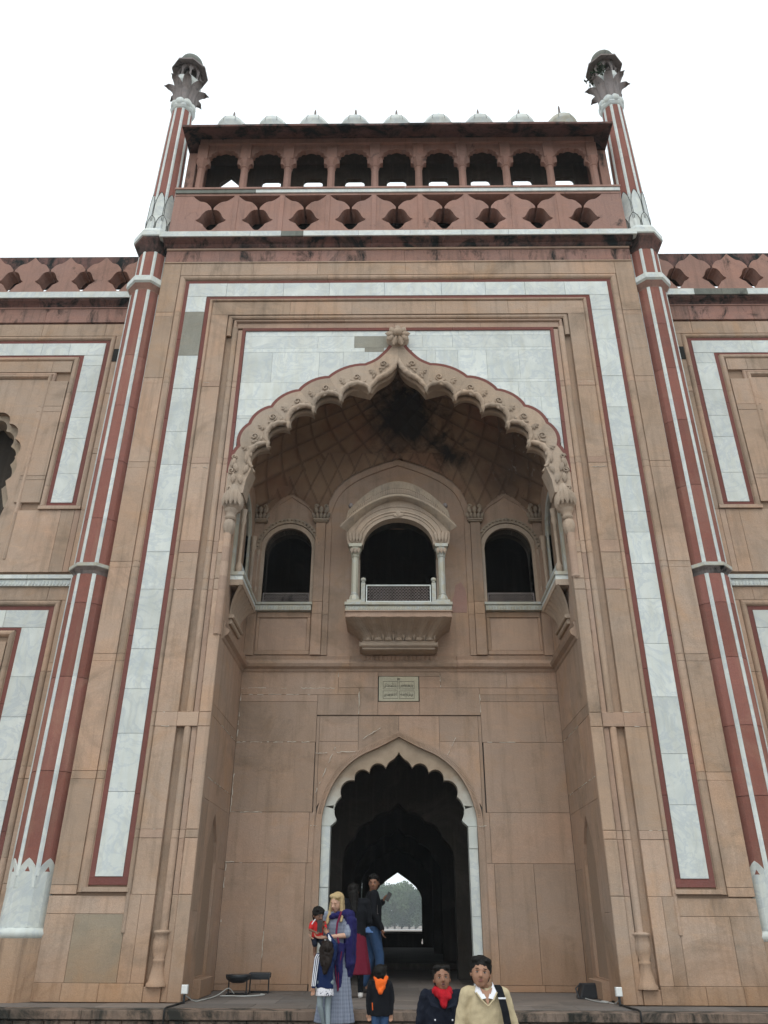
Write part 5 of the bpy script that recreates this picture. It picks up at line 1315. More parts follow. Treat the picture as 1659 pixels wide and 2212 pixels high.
# ================================================================== WINGS
WY = 0.9
def wing(s):
    def sx(a_, c_): return sorted((s*a_, s*c_))
    def wslab(name, mat, a_, c_, z0, z1, y=WY, ch=0.006, par=P0, g=0.003):
        x0, x1 = sx(a_, c_); return slab(name, mat, par, x0, x1, z0, z1, y+random.uniform(-0.002,0.002), y+0.08, ch, g=g)
    cxw = 9.6
    # core with the opening of the big blind arch
    at_ = [(-1.12,9.10),(-1.28,9.9),(-1.24,10.42),(-1.10,10.82),(-0.82,11.13),(-0.45,11.32)]
    lobes_ = []
    lobes_ += [(-1.30,5.0+2.3),(-1.30,8.4),(-1.40,8.9)]
    seq = [(-1.24,9.35),(-1.30,9.95),(-1.20,10.42),(-0.98,10.82),(-0.66,11.10),(-0.30,11.28)]
    for i in range(5): lobes_ += arc(seq[i], seq[i+1], 0.13, 6)
    lobes_ += [seq[-1],(-0.14,11.45),(0,11.62)]
    ap = [(cxw+x, z) for x, z in lobes_] + [(cxw-x, z) for x, z in reversed(lobes_[:-1])]
    ap = [(s*x, z) for x, z in ap]
    if s < 0: ap = ap
    b = MB(); b.prism([(s*5.3,0),(s*13.2,0),(s*13.2,14.7),(s*5.3,14.7)], WY+0.06, WY+0.4, [ap]); fix_normals(b.build('wing_core', 'mortar', P0))
    # masonry face
    b = MB(); x0, x1 = sx(7.97, 11.25); b.prism([(x0,7.22),(x1,7.22),(x1,12.02),(x0,12.02)], WY+0.04, WY+0.10, [ap]); fix_normals(b.build('arch_field', 'buff', P0))
    b = MB(); x0, x1 = sx(8.0, 11.2); b.box(x0, x1, WY+1.2, WY+1.3, 7.2, 11.8); b.build('wing_niche_back', 'inner', P0)
    b = MB()
    q = [((x-s*cxw)*0.90+s*cxw, z-0.12 if z > 8 else z) for x, z in ap]
    b.prism([(p[0], p[1]) for p in ap[2:-2]] + [(p[0], p[1]) for p in reversed(q[2:-2])], WY+0.18, WY+0.9); fix_normals(b.build('eroded_inner_arch', 'canopy', P0))
    # frames: marble band with red lines and mouldings
    def fr(name, mat, a, zt, zb, prof, breaks=(), foot=None):
        lv = [zb] + [z for z in sorted(breaks) if zb < z < zt-0.2] + [zt]
        for e in (-1, 1):
            for z0, z1 in zip(lv[:-1], lv[1:]):
                last = z1 == zt; b = MB()
                b.sweep([(s*cxw+e*a, z0+0.003), (s*cxw+e*a, z1-(0 if last else 0.003))], [(o, y+WY) for o, y in prof], [(e,0),(e, 1 if last else 0)])
                b.f.append(tuple(range(len(prof)))); fix_normals(b.build(name, mat, P0))
        xs = [-a, -a*0.2, a*0.5, a]
        for i in range(3):
            b = MB(); b.sweep([(s*cxw+xs[i]+(0.003 if i else 0), zt), (s*cxw+xs[i+1]-(0.003 if i < 2 else 0), zt)], [(o, y+WY) for o, y in prof], [(-1 if i == 0 else 0,1),(1 if i == 2 else 0,1)]); fix_normals(b.build(name, mat, P0))
    for zt, zb, sc in ((13.05, 8.80, 1), (6.42, 1.0, 0)):
        oz = 0 if sc else -6.63
        fr('roll_moulding', 'buff', 2.87, 13.13+oz, zb-0.08, roll_prof(0, 0.13, 0.02, 0.045), (9.9,11.2,12.3) if sc else (2.0,3.27,3.48,5.2))
        fr('red_border', 'red', 2.78, 13.05+oz, zb, flat_prof(0.085, 0.02, 0.07), (10.2,11.8) if sc else (2.4,4.4))
        fr('red_border', 'red', 2.24, 12.61+oz, zb, flat_prof(0.085, 0.02, 0.07), (9.8,11.3) if sc else (2.8,4.6))
        fr('roll_moulding', 'buff', 2.11, 12.52+oz, zb-0.08, roll_prof(0, 0.125, 0.02, 0.045), (9.2,10.8,11.6) if sc else (2.2,3.9))
        ms = [zb,9.5,10.4,10.95,11.65,12.4,13.05] if sc else [zb,2.1,2.9,3.6,4.35,5.1,6.42]
        for e in (-1, 1):
            for z0, z1 in zip(ms[:-1], ms[1:]):
                x0, x1 = sorted((s*cxw+e*2.325, s*cxw+e*2.78)); z1_ = min(z1, 12.695+oz)
                if z1_ > z0+0.02: slab('marble_slab', 'marble', P0, x0, x1, z0, z1_, WY+0.01+random.uniform(-0.002,0.002), WY+0.07, 0.004, g=0.0025)
            x0, x1 = sorted((s*cxw+e*2.24, s*cxw+e*2.87)); slab('red_border', 'red', P0, x0, x1, zb-0.09, zb, WY+0.02, WY+0.07, 0.004)
            x0, x1 = sorted((s*cxw+e*2.11, s*cxw+e*3.0)); box('sill_moulding', 'buff', P0, x0, x1, WY-0.045, WY+0.05, zb-0.17, zb-0.095)
        hx_ = [-2.78,-1.4,0.1,1.3,1.95,2.78]
        for a_, c_ in zip(hx_[:-1], hx_[1:]): slab('marble_slab', 'marble', P0, s*cxw+a_, s*cxw+c_, 12.695+oz, 13.05+oz, WY+0.01+random.uniform(-0.002,0.002), WY+0.07, 0.004, g=0.0025)
    # flats between the frames
    for a_, c_ in ((6.58,5.42),):
        pass
    for z0, z1 in ((0.0,1.6),(1.6,3.27),(3.27,3.48),(3.48,5.2),(5.2,5.36),(5.36,6.62)): wslab('stone_block', 'buff', 5.40, 6.60, z0, z1, WY if z1-z0 > .3 else WY-0.006)
    for z0, z1 in ((7.22,8.62),(8.62,10.0),(10.0,10.12),(10.12,11.6),(11.6,11.75),(11.75,13.26)): wslab('stone_block', 'buff', 5.40, 6.60, z0, z1, WY if z1-z0 > .3 else WY-0.006)
    xs = [5.40,6.9,8.4,9.9,11.4,13.2]
    for a_, c_ in zip(xs[:-1], xs[1:]):
        wslab('stone_block', 'buff', a_, c_, 13.26, 13.62); wslab('frieze_stone', 'rose_stained', a_, c_, 13.66, 14.08, WY-0.02)
        wslab('stone_block', 'buff', a_, c_, 6.62, 6.90)
    for a_, c_, mt in ((6.60,6.72,'buff_pink'),(6.72,7.0,'buff'),(7.0,8.0,'buff')): wslab('stone_block', mt, a_, c_, 7.22, 8.62)
    wslab('stone_block', 'buff', 12.6, 13.2, 7.22, 13.26); wslab('stone_block', 'buff', 12.6, 13.2, 0, 6.62)
    for z0, z1 in ((8.80,9.35),(9.35,9.45),(9.45,11.1),(11.1,11.25),(11.25,11.95)):
        wslab('stone_block', 'buff', 8.05, 7.50, z0, z1); wslab('stone_block', 'buff', 11.18, 11.70, z0, z1)
    for z0, z1 in ((12.2,12.52),): 
        for a_, c_ in ((7.5,7.95),(7.95,9.4),(9.4,10.6),(10.6,11.7)): wslab('stone_block', 'buff', a_, c_, z0, z1)
    fr('roll_moulding', 'buff', 1.60, 12.04, 7.5, roll_prof(0, 0.11, 0.03, 0.05), (8.55,10.0,11.2))
    fr('roll_moulding', 'buff_pink', 1.70, 12.12, 11.9, roll_prof(0, 0.08, 0.02, 0.02))
    # lower panels inside the lower frame
    for z0, z1 in ((0.9,2.4),(2.4,3.4),(3.4,4.6),(4.6,5.78)): wslab('stone_block', 'buff', 7.5, 8.4, z0, z1); wslab('stone_block', 'buff', 10.8, 11.7, z0, z1)
    x0, x1 = sx(8.4, 10.8); box('wing_lower_recess', 'inner', P0, x0, x1, WY+0.3, WY+0.36, 0.9, 5.8)
    # marble ledge between the storeys
    for a_, c_ in ((5.9,7.35),(7.35,9.0),(9.0,10.6),(10.6,13.2)):
        wslab('marble_ledge', 'marble', a_, c_, 7.04, 7.13, WY-0.09); o = wslab('carved_marble_band', 'marble_stained', a_, c_, 6.90, 7.04, WY-0.05)
        b = MB(); x0, x1 = sx(a_, c_); k = x0+0.05
        while k < x1-0.05: leaf(b, k, 6.905, PI/2-0.3, 0.11, 0.025, y=WY-0.052, th=0.015, n=3); k += 0.07
        b.build('leaf_ornament', 'marble_stained', o)
    # putlog hole: its darkness is painted as a black plate on the wall face
    x0, x1 = sx(6.48, 6.60); box('putlog_hole', 'ink', P0, x0, x1, WY-0.012, WY+0.01, 12.50, 12.86)
    # cornice and merlons
    def wrun(name, mat, xs, prof):
        for p, q in zip(xs[:-1], xs[1:]):
            x0, x1 = sx(p, q); run_x(name, mat, [x0, x1], prof, y0=WY)
    wrun('fillet', 'rose', [5.7,7.6,9.8,13.2], [(0.1,14.08),(-0.04,14.08),(-0.04,14.11),(0.1,14.11)])
    wrun('cornice_moulding', 'black_stained', [5.7,7.0,8.6,10.2,13.2], [(0.2,14.11),(-0.03,14.11),(-0.07,14.16),(-0.16,14.22),(-0.19,14.26),(0.2,14.26)])
    if s < 0: wrun('marble_strip', 'marble', [5.7,7.9,9.6,13.2], [(0.4,14.262),(-0.22,14.262),(-0.22,14.44),(0.4,14.46)])
    else:
        wrun('marble_strip', 'marble_stained', [5.7,7.05], [(0.4,14.262),(-0.22,14.262),(-0.22,14.44),(0.4,14.46)])
        wrun('marble_strip', 'green_grey', [7.05,7.7,8.3], [(0.4,14.262),(-0.22,14.262),(-0.22,14.44),(0.4,14.46)])
        wrun('marble_strip', 'marble', [8.3,9.8,13.2], [(0.4,14.262),(-0.22,14.262),(-0.22,14.44),(0.4,14.46)])
    p_ = 0.89
    for k in range(8):
        xm = s*(6.30+k*p_)
        merlon(xm, 14.51, 1.08, p_, 'rose', WY-0.15, WY+0.22, top=0.02, cap=True)
    wrun('coping_slab', 'black_stained', [5.9,8.2,10.1,13.2], [(0.06,15.42),(0.06,15.86),(0.75,15.86),(0.75,15.42)])
    wrun('parapet_base', 'rose', [5.7,8.8,13.2], [(0.5,14.45),(-0.16,14.45),(-0.16,14.515),(0.5,14.515)])
    x0, x1 = sx(5.4, 13.2); box('wing_roof', 'inner', P0, x0, x1, WY+0.3, 25, 14.1, 14.4)
wing(-1); wing(1)
b = MB(); b.box(-5.4,5.4,2.5,25,14.9,15.2); b.box(-13.2,-13.0,1.3,25,0,14.4); b.box(13.0,13.2,1.3,25,0,14.4)
b.box(-13.2,-3.7,24.8,25,0,14.4); b.box(3.7,13.2,24.8,25,0,14.4); b.box(-3.7,3.7,24.8,25,6.5,14.9); b.build('building_shell', 'inner', P0)
# ================================================================== PEOPLE
def seg_mesh(bm, p0, p1, r0, r1, sx=1.0, sy=1.0, n=12):
    """tapered capsule between two joints"""
    p0, p1 = Vector(p0), Vector(p1); d = p1-p0; L = d.length
    if L < 1e-6: d = Vector((0,0,1)); L = 1e-6
    q = d.to_track_quat('Z', 'Y'); rings = []
    K = 3
    for i in range(K+1):
        a = -PI/2+PI/2*i/K; rings.append((r0*math.sin(a), max(0.0004, r0*math.cos(a))))
    for i in range(K+1):
        a = PI/2*i/K; rings.append((L+r1*math.sin(a), max(0.0004, r1*math.cos(a))))
    vs = []
    for z, r in rings:
        vs.append([bm.verts.new(p0 + q @ Vector((r*sx*math.cos(2*PI*k/n), r*sy*math.sin(2*PI*k/n), z))) for k in range(n)])
    for a, b_ in zip(vs[:-1], vs[1:]):
        for k in range(n): bm.faces.new((a[k], a[(k+1) % n], b_[(k+1) % n], b_[k]))
    bm.faces.new(list(reversed(vs[0]))); bm.faces.new(vs[-1])
def ell_mesh(bm, c, r, rot=None):
    n, m_ = 14, 9; c = Vector(c); vs = []
    for j in range(m_+1):
        a = -PI/2+PI*j/m_; rr = max(0.004, math.cos(a)); row = []
        for k in range(n):
            p = Vector((r[0]*rr*math.cos(2*PI*k/n), r[1]*rr*math.sin(2*PI*k/n), r[2]*math.sin(a)))
            if rot: p = rot @ p
            row.append(bm.verts.new(c+p))
        vs.append(row)
    for a, b_ in zip(vs[:-1], vs[1:]):
        for k in range(n): bm.faces.new((a[k], a[(k+1) % n], b_[(k+1) % n], b_[k]))
    bm.faces.new(list(reversed(vs[0]))); bm.faces.new(vs[-1])
def loft_mesh(bm, rings, n=20, folds=0, amp=0.0):
    """rings: (cx, cy, z, rx, ry) from bottom to top, closed"""
    vs = []
    for i, (cx, cy, z, rx, ry) in enumerate(rings):
        row = []
        for k in range(n):
            a = 2*PI*k/n; w = 1+(amp*(1-i/(len(rings)-1))*math.cos(folds*a+0.6*math.sin(3*a)) if folds else 0)
            row.append(bm.verts.new((cx+rx*w*math.cos(a), cy+ry*w*math.sin(a), z)))
        vs.append(row)
    for a, b_ in zip(vs[:-1], vs[1:]):
        for k in range(n): bm.faces.new((a[k], a[(k+1) % n], b_[(k+1) % n], b_[k]))
    bm.faces.new(list(reversed(vs[0]))); bm.faces.new(vs[-1])
def soft(name, prims, mat, parent, voxel=0.012, smooth=4, wrinkle=0.0, wscale=14.0):
    """fuse primitives into one continuous skin"""
    bm = bmesh.new()
    for p in prims:
        k = p[0]
        if k == 's': seg_mesh(bm, *p[1:])
        elif k == 'e': ell_mesh(bm, *p[1:])
        elif k == 'l': loft_mesh(bm, *p[1:])
    me = bpy.data.meshes.new(name); bm.to_mesh(me); bm.free()
    o = bpy.data.objects.new(name, me)
    r = o.modifiers.new('r', 'REMESH'); r.mode = 'VOXEL'; r.voxel_size = voxel; r.use_smooth_shade = True
    if smooth: sm = o.modifiers.new('s', 'SMOOTH'); sm.iterations = smooth; sm.factor = 0.5
    me2 = evaluated(o); bpy.data.meshes.remove(me)
    me2.materials.clear(); me2.materials.append(M[mat])
    me2.polygons.foreach_set('use_smooth', [True]*len(me2.polygons))
    if wrinkle:
        nrm = [v.normal.copy() for v in me2.vertices]; cos = []
        for v, nn in zip(me2.vertices, nrm):
            c = v.co; nz = mnoise.noise(Vector((c.x*wscale, c.y*wscale, c.z*wscale*0.7)))+0.5*mnoise.noise(Vector((c.x*wscale*2.3, c.y*wscale*2.3, c.z*wscale*1.6)))
            cos += list(c + nn*(nz*wrinkle))
        me2.vertices.foreach_set('co', cos)
    me2.update(); me2.name = name
    o2 = bpy.data.objects.new(name, me2); return link(o2, parent)
def cloth(name, col, nscale=120, amt=0.35, rough=0.9):
    M[name] = plain(name, col, rough, 0.15, nscale, amt, bump=0.3)
for n_, c_ in (('skin_light',(0.52,0.32,0.23)),('skin_brown',(0.25,0.125,0.075)),('skin_mid',(0.33,0.18,0.115)),('skin_dark',(0.16,0.08,0.05))):
    t = NT(n_); t.b.inputs['Subsurface Weight'].default_value = 0.08; t.b.inputs['Subsurface Radius'].default_value = (0.01,0.004,0.002)
    nn = t.noise(t.obj(), 18, 4, 0.6); M[n_] = t.done(t.mix(0.25, c_, t.ramp(nn, 0.3, 0.7, (0.75,0.65,0.6,1), (1.1,1.08,1.05,1)), 'MULTIPLY'), 0.5, 0.35)
M['hair_black'] = plain('hair_black', (0.008,0.007,0.006), 0.6, 0.15, 90, 0.5, bump=0.15)
M['hair_blonde'] = plain('hair_blonde', (0.42,0.31,0.16), 0.55, 0.25, 70, 0.5, bump=0.3)
M['hair_brown'] = plain('hair_brown', (0.014,0.009,0.007), 0.6, 0.15, 90, 0.5, bump=0.15)
M['eye_white'] = plain('eye_white', (0.30,0.27,0.25), 0.4, 0.4, bump=0); M['iris'] = plain('iris', (0.015,0.01,0.008), 0.2, 0.6, bump=0)
M['lip'] = plain('lip', (0.24,0.095,0.075), 0.5, 0.4, bump=0); M['mouth_dark'] = plain('mouth_dark', (0.05,0.015,0.012), 0.6, 0.3, bump=0)
M['brow'] = plain('brow', (0.015,0.011,0.009), 0.8, 0.2, bump=0); M['brow_fair'] = plain('brow_fair', (0.25,0.16,0.09), 0.8, 0.2, bump=0)
cloth('navy_cloth', (0.009,0.012,0.022)); cloth('navy_track', (0.010,0.022,0.075)); cloth('black_cloth', (0.008,0.009,0.012)); cloth('jeans', (0.035,0.075,0.16), 200, 0.5)
cloth('blue_shirt', (0.16,0.30,0.62)); cloth('cream_wool', (0.50,0.42,0.27), 160, 0.3); cloth('white_cotton', (0.75,0.76,0.80)); cloth('red_wool', (0.42,0.012,0.022), 90, 0.5)
cloth('maroon_cloth', (0.14,0.012,0.028)); cloth('orange_cloth', (0.75,0.13,0.02)); cloth('red_cotton', (0.50,0.025,0.025)); cloth('indigo_shawl', (0.018,0.017,0.085)); cloth('plum_edge', (0.16,0.015,0.05))
cloth('grey_leggings', (0.24,0.29,0.31)); cloth('dark_trousers', (0.02,0.02,0.025)); M['shoe_dark'] = plain('shoe_dark', (0.02,0.015,0.012), 0.5, 0.4); M['shoe_orange'] = plain('shoe_orange', (0.6,0.14,0.03), 0.6, 0.3)
M['shoe_white'] = plain('shoe_white', (0.6,0.58,0.55), 0.6, 0.3); M['phone_black'] = plain('phone_black', (0.01,0.01,0.012), 0.2, 0.6, bump=0); M['white_trim'] = plain('white_trim', (0.78,0.80,0.85), 0.8, 0.2)
# chequered blue-grey dress fabric
t = NT('checked_dress'); sp = t.add('ShaderNodeSeparateXYZ'); t.l.new(t.obj(), sp.inputs[0])
def stripes(src, fr, wdt):
    a = t.math('FRACT', t.math('MULTIPLY', src, fr)); return t.math('LESS_THAN', a, wdt)
ang = t.math('ARCTAN2', sp.outputs[1], sp.outputs[0])
cs = t.math('MULTIPLY', t.math('ADD', stripes(sp.outputs[2], 22, 0.5), stripes(ang, 7.0, 0.5)), 0.5)
M['checked_dress'] = t.done(t.mix(t.math('ADD', t.math('MULTIPLY', cs, 0.6), t.math('MULTIPLY', t.noise(t.obj(), 60, 3), 0.5)), (0.14,0.165,0.225), (0.25,0.28,0.345)), 0.9, 0.15)
t = NT('printed_tee'); M['printed_tee'] = t.done(t.mix(t.ramp(t.noise(t.obj(), 45, 2, 0.5), 0.60, 0.64), (0.68,0.68,0.72), (0.06,0.07,0.11)), 0.9, 0.1)

def hand_prims(w, d, up, sc=1.0, curl=0.5, grip=False):
    """palm and five unequal bent fingers from wrist w towards d, palm normal up"""
    w = Vector(w); d = Vector(d).normalized(); up = Vector(up); up = (up - d*up.dot(d)).normalized(); sd = d.cross(up)
    P = [('s', w, w+d*0.03*sc, 0.024*sc, 0.028*sc), ('s', w+d*0.02*sc+sd*0.016*sc, w+d*0.085*sc+sd*0.028*sc, 0.018*sc, 0.015*sc), ('s', w+d*0.02*sc-sd*0.016*sc, w+d*0.08*sc-sd*0.028*sc, 0.018*sc, 0.014*sc), ('s', w+d*0.02*sc, w+d*0.085*sc, 0.02*sc, 0.016*sc)]
    for o, L in ((0.033,0.070),(0.011,0.080),(-0.011,0.074),(-0.033,0.058)):
        k = w+d*0.085*sc+sd*o*sc; c1 = curl; a = k + (d*math.cos(c1*0.6)+up*math.sin(c1*0.6))*L*0.5*sc; b_ = a + (d*math.cos(c1*1.7)+up*math.sin(c1*1.7))*L*0.35*sc; e = b_ + (d*math.cos(c1*2.5)+up*math.sin(c1*2.5))*L*0.25*sc
        P += [('s', k, a, 0.0095*sc, 0.009*sc), ('s', a, b_, 0.009*sc, 0.008*sc), ('s', b_, e, 0.008*sc, 0.007*sc)]
    k = w+d*0.025*sc+sd*0.026*sc; a = k+(d*0.6+sd*0.7+up*0.3).normalized()*0.04*sc; b_ = a+(d*0.9+sd*0.15+up*0.5).normalized()*0.035*sc
    P += [('s', k, a, 0.013*sc, 0.011*sc), ('s', a, b_, 0.010*sc, 0.009*sc)]
    return P
def head_prims(c, sc, hr, child=False):
    """hr: 3x3 rotation of the head; faces -y unrotated"""
    def W(x, y, z): return tuple(Vector(c) + hr @ Vector((x*sc, y*sc, z*sc)))
    P = [('e', W(0,0.012,0.028), (0.080*sc,0.096*sc,0.090*sc), hr), ('e', W(0,-0.022,-0.020), (0.068*sc,0.070*sc,0.076*sc), hr), ('e', W(0,-0.043,-0.072), (0.042*sc,0.038*sc,0.030*sc), hr),
         ('e', W(0.032,-0.052,-0.028), (0.024*sc,0.025*sc,0.028*sc), hr), ('e', W(-0.032,-0.052,-0.028), (0.024*sc,0.025*sc,0.028*sc), hr),
         ('s', W(0,-0.082,0.010), W(0,-0.104,-0.022), 0.009*sc, 0.013*sc), ('e', W(0.010,-0.094,-0.026), (0.009*sc,0.010*sc,0.008*sc)), ('e', W(-0.010,-0.094,-0.026), (0.009*sc,0.010*sc,0.008*sc)),
         ('s', W(-0.03,-0.078,0.024), W(0.03,-0.078,0.024), 0.011*sc, 0.011*sc), ('e', W(0,-0.082,-0.052), (0.022*sc,0.014*sc,0.012*sc), hr)]
    for s in (-1, 1): P += [('e', W(s*0.078,0.014,-0.004), (0.009*sc,0.016*sc,0.026*sc), hr)]
    if child: P += [('e', W(0.035,-0.05,-0.04), (0.026*sc,0.028*sc,0.028*sc), hr), ('e', W(-0.035,-0.05,-0.04), (0.026*sc,0.028*sc,0.028*sc), hr)]
    return P
def face(parent, c, sc, hr, brow='brow', lipm='lip', mouth_open=0.0, eyes_closed=False):
    def W(x, y, z): return tuple(Vector(c) + hr @ Vector((x*sc, y*sc, z*sc)))
    def blob(name, mat, items):
        bm = bmesh.new()
        for it in items: ell_mesh(bm, *it)
        me = bpy.data.meshes.new(name); bm.to_mesh(me); bm.free(); me.polygons.foreach_set('use_smooth', [True]*len(me.polygons)); me.materials.append(M[mat]); return link(bpy.data.objects.new(name, me), parent)
    for s in (-1, 1):
        if not eyes_closed:
            e = blob('eye', 'eye_white', [(W(s*0.030,-0.0775,0.004), (0.0125*sc,0.008*sc,0.0052*sc), hr)])
            ir = blob('iris', 'iris', [(W(s*0.030,-0.084,0.004), (0.0052*sc,0.003*sc,0.0050*sc), hr)]); ir.parent = e
            blob('eyelid', 'brow', [(W(s*0.030,-0.0835,0.0115), (0.0140*sc,0.003*sc,0.0013*sc), hr)])
        else: blob('eyelid', 'brow_fair', [(W(s*0.030,-0.084,0.0), (0.0145*sc,0.004*sc,0.0025*sc), hr)])
        blob('eyebrow', brow, [(W(s*0.032,-0.0875,0.029), (0.017*sc,0.004*sc,0.0028*sc), hr @ Matrix.Rotation(s*0.12, 3, 'Y'))])
    if mouth_open: blob('mouth', 'mouth_dark', [(W(0,-0.0955,-0.053), (0.014*sc,0.003*sc,0.007*sc), hr)])
    blob('upper_lip', lipm, [(W(0,-0.0945,-0.0475+0.004*mouth_open), (0.019*sc,0.005*sc,0.0036*sc), hr)]); blob('lower_lip', lipm, [(W(0,-0.0935,-0.0575-0.004*mouth_open), (0.016*sc,0.005*sc,0.0045*sc), hr)])
def hair_cap(c, sc, hr, full=1.0):
    def W(x, y, z): return tuple(Vector(c) + hr @ Vector((x*sc, y*sc, z*sc)))
    return [('e', W(0,0.022,0.050), (0.089*sc*full,0.098*sc*full,0.082*sc*full), hr), ('e', W(0,0.050,0.0), (0.083*sc,0.064*sc,0.088*sc), hr), ('e', W(0.04,-0.030,0.088), (0.045*sc,0.045*sc,0.030*sc), hr), ('e', W(-0.035,-0.030,0.090), (0.050*sc,0.045*sc,0.030*sc), hr),
            ('e', W(0.074,0.020,0.025), (0.014*sc,0.030*sc,0.05*sc), hr), ('e', W(-0.074,0.020,0.025), (0.014*sc,0.030*sc,0.05*sc), hr)]
def rotm(yaw=0, pitch=0, roll=0):
    return (Matrix.Rotation(yaw, 3, 'Z') @ Matrix.Rotation(pitch, 3, 'X') @ Matrix.Rotation(roll, 3, 'Y'))
def figure(label, loc, rz, H, J, skin, hsc=1.0, child=False, group=None, hr=None, foot=-1):
    """one continuous body from a dictionary of joints given for a 1.70 m figure; returns root, scale, joints"""
    k = H/1.70; root = empty('person', loc, rz); tag(root, label, 'person', group)
    D = dict(hip=(0,0,0.93), waist=(0,0.0,1.06), chest=(0,0.0,1.28), neck=(0,0.01,1.44), head=(0,-0.01,1.585),
             shL=(-0.175,0.01,1.395), elL=(-0.215,0.02,1.12), wrL=(-0.22,-0.04,0.88), shR=(0.175,0.01,1.395), elR=(0.215,0.02,1.12), wrR=(0.22,-0.04,0.88),
             hpL=(-0.09,0,0.92), knL=(-0.095,-0.01,0.50), anL=(-0.10,0.03,0.08), hpR=(0.09,0,0.92), knR=(0.095,-0.01,0.50), anR=(0.10,0.03,0.08))
    D.update(J); D['head'] = (D['head'][0], D['head'][1], D['head'][2]-0.022); D = {a: tuple(Vector(v)*k) for a, v in D.items()}
    hr = hr or rotm(); hs = k*hsc*1.12
    P = [('s', D['hip'], D['waist'], 0.135*k, 0.115*k, 1.0, 0.72), ('s', D['waist'], D['chest'], 0.115*k, 0.135*k, 1.0, 0.75), ('s', D['shL'], D['shR'], 0.062*k, 0.062*k), ('s', Vector(D['chest'])+Vector((0,0,0.06*k)), D['neck'], 0.10*k, 0.055*k),
         ('s', D['neck'], Vector(D['head'])+Vector((0,0.012*k,-0.05*hs)), 0.052*k, 0.050*k)]
    for s in 'LR':
        P += [('s', D['sh'+s], D['el'+s], 0.050*k, 0.038*k), ('s', D['el'+s], D['wr'+s], 0.038*k, 0.024*k), ('s', D['hp'+s], D['kn'+s], 0.085*k, 0.056*k), ('s', D['kn'+s], D['an'+s], 0.056*k, 0.035*k),
              ('s', D['an'+s], Vector(D['an'+s])+Vector((0,foot*0.13*k,-0.045*k)), 0.040*k, 0.030*k)]
        w = Vector(D['wr'+s]); d = (w-Vector(D['el'+s]))
        P += hand_prims(w, J.get('hd'+s, d), J.get('hu'+s, (0,-1,0.2)), k*(0.95 if not child else 1.05), J.get('cu'+s, 0.45))
    P += head_prims(D['head'], hs, hr, child)
    soft('body', P, skin, root, voxel=0.0075*max(0.7,k), smooth=3)
    return root, k, D, hs, hr
def V3(t_, dx=0, dy=0, dz=0): return (t_[0]+dx, t_[1]+dy, t_[2]+dz)
def jacket(root, k, D, mat, name='jacket', hem=0.86, fat=1.0, sleeve=1.0, extra=(), wrinkle=0.006, neck=True):
    r = 0.15*k*fat; P = [('l', [(D['hip'][0], D['hip'][1], hem*k, 0.172*k*fat, 0.125*k*fat), (D['hip'][0], D['hip'][1], (hem+0.1)*k, 0.172*k*fat, 0.128*k*fat), (D['waist'][0], D['waist'][1], 1.08*k, 0.162*k*fat, 0.122*k*fat),
                       (D['chest'][0], D['chest'][1], 1.26*k, 0.182*k*fat, 0.132*k*fat), (D['chest'][0], D['chest'][1]+0.005*k, 1.38*k, 0.165*k, 0.11*k), (D['neck'][0], D['neck'][1], 1.455*k, 0.085*k, 0.075*k)])]
    P += [('s', D['shL'], D['shR'], 0.078*k, 0.078*k)]
    for s in 'LR':
        e = Vector(D['el'+s]); w = Vector(D['wr'+s]); w2 = e+(w-e)*sleeve if sleeve > 0 else e
        P += [('s', D['sh'+s], e, 0.072*k*fat, 0.056*k*fat)] + ([('s', e, w2, 0.055*k*fat, 0.042*k*fat)] if sleeve > 0 else [])
    P += list(extra)
    return soft(name, P, mat, root, voxel=0.011*max(0.7,k), smooth=3, wrinkle=wrinkle*k)
def trousers(root, k, D, mat, name='trousers', fat=1.0, low=0.06):
    P = [('s', D['hpL'], D['hpR'], 0.105*k, 0.105*k), ('s', V3(D['hip'],0,0,0.0), V3(D['hip'],0,0,0.10*k), 0.135*k, 0.13*k, 1.1, 0.8)]
    for s in 'LR':
        P += [('s', D['hp'+s], D['kn'+s], 0.100*k*fat, 0.074*k*fat), ('s', D['kn'+s], V3(D['an'+s],0,0,low*k), 0.074*k*fat, 0.062*k*fat)]
    return soft(name, P, mat, root, voxel=0.012*max(0.7,k), smooth=3, wrinkle=0.007*k)
def shoes(root, k, D, mat, foot=-1):
    for s in 'LR':
        a = Vector(D['an'+s]); soft('shoe', [('s', a+Vector((0,-foot*0.02*k,-0.045*k)), a+Vector((0,foot*0.15*k,-0.05*k)), 0.045*k, 0.036*k), ('s', a+Vector((0,0.01*k,-0.02*k)), a+Vector((0,0.0,0.02*k)), 0.046*k, 0.045*k)], mat, root, voxel=0.010, smooth=2)
GZ0 = -1.0
# ---- man in a cream jumper
hr = rotm(-0.12, -0.10, 0.10)
r_, k, D, hs, hr = figure('man in cream v-neck jumper with white shirt collar and black backpack strap, looking up', (0.80,-4.30,GZ0), 0.06, 1.725,
    dict(head=(-0.035,-0.02,1.60), elL=(-0.25,0.02,1.12), elR=(0.27,0.03,1.13), wrL=(-0.24,-0.10,0.89), wrR=(0.25,-0.10,0.90)), 'skin_mid', 1.08, hr=hr)
jacket(r_, k, D, 'cream_wool', 'jumper', hem=0.88, fat=1.04, wrinkle=0.011); trousers(r_, k, D, 'dark_trousers'); shoes(r_, k, D, 'shoe_dark')
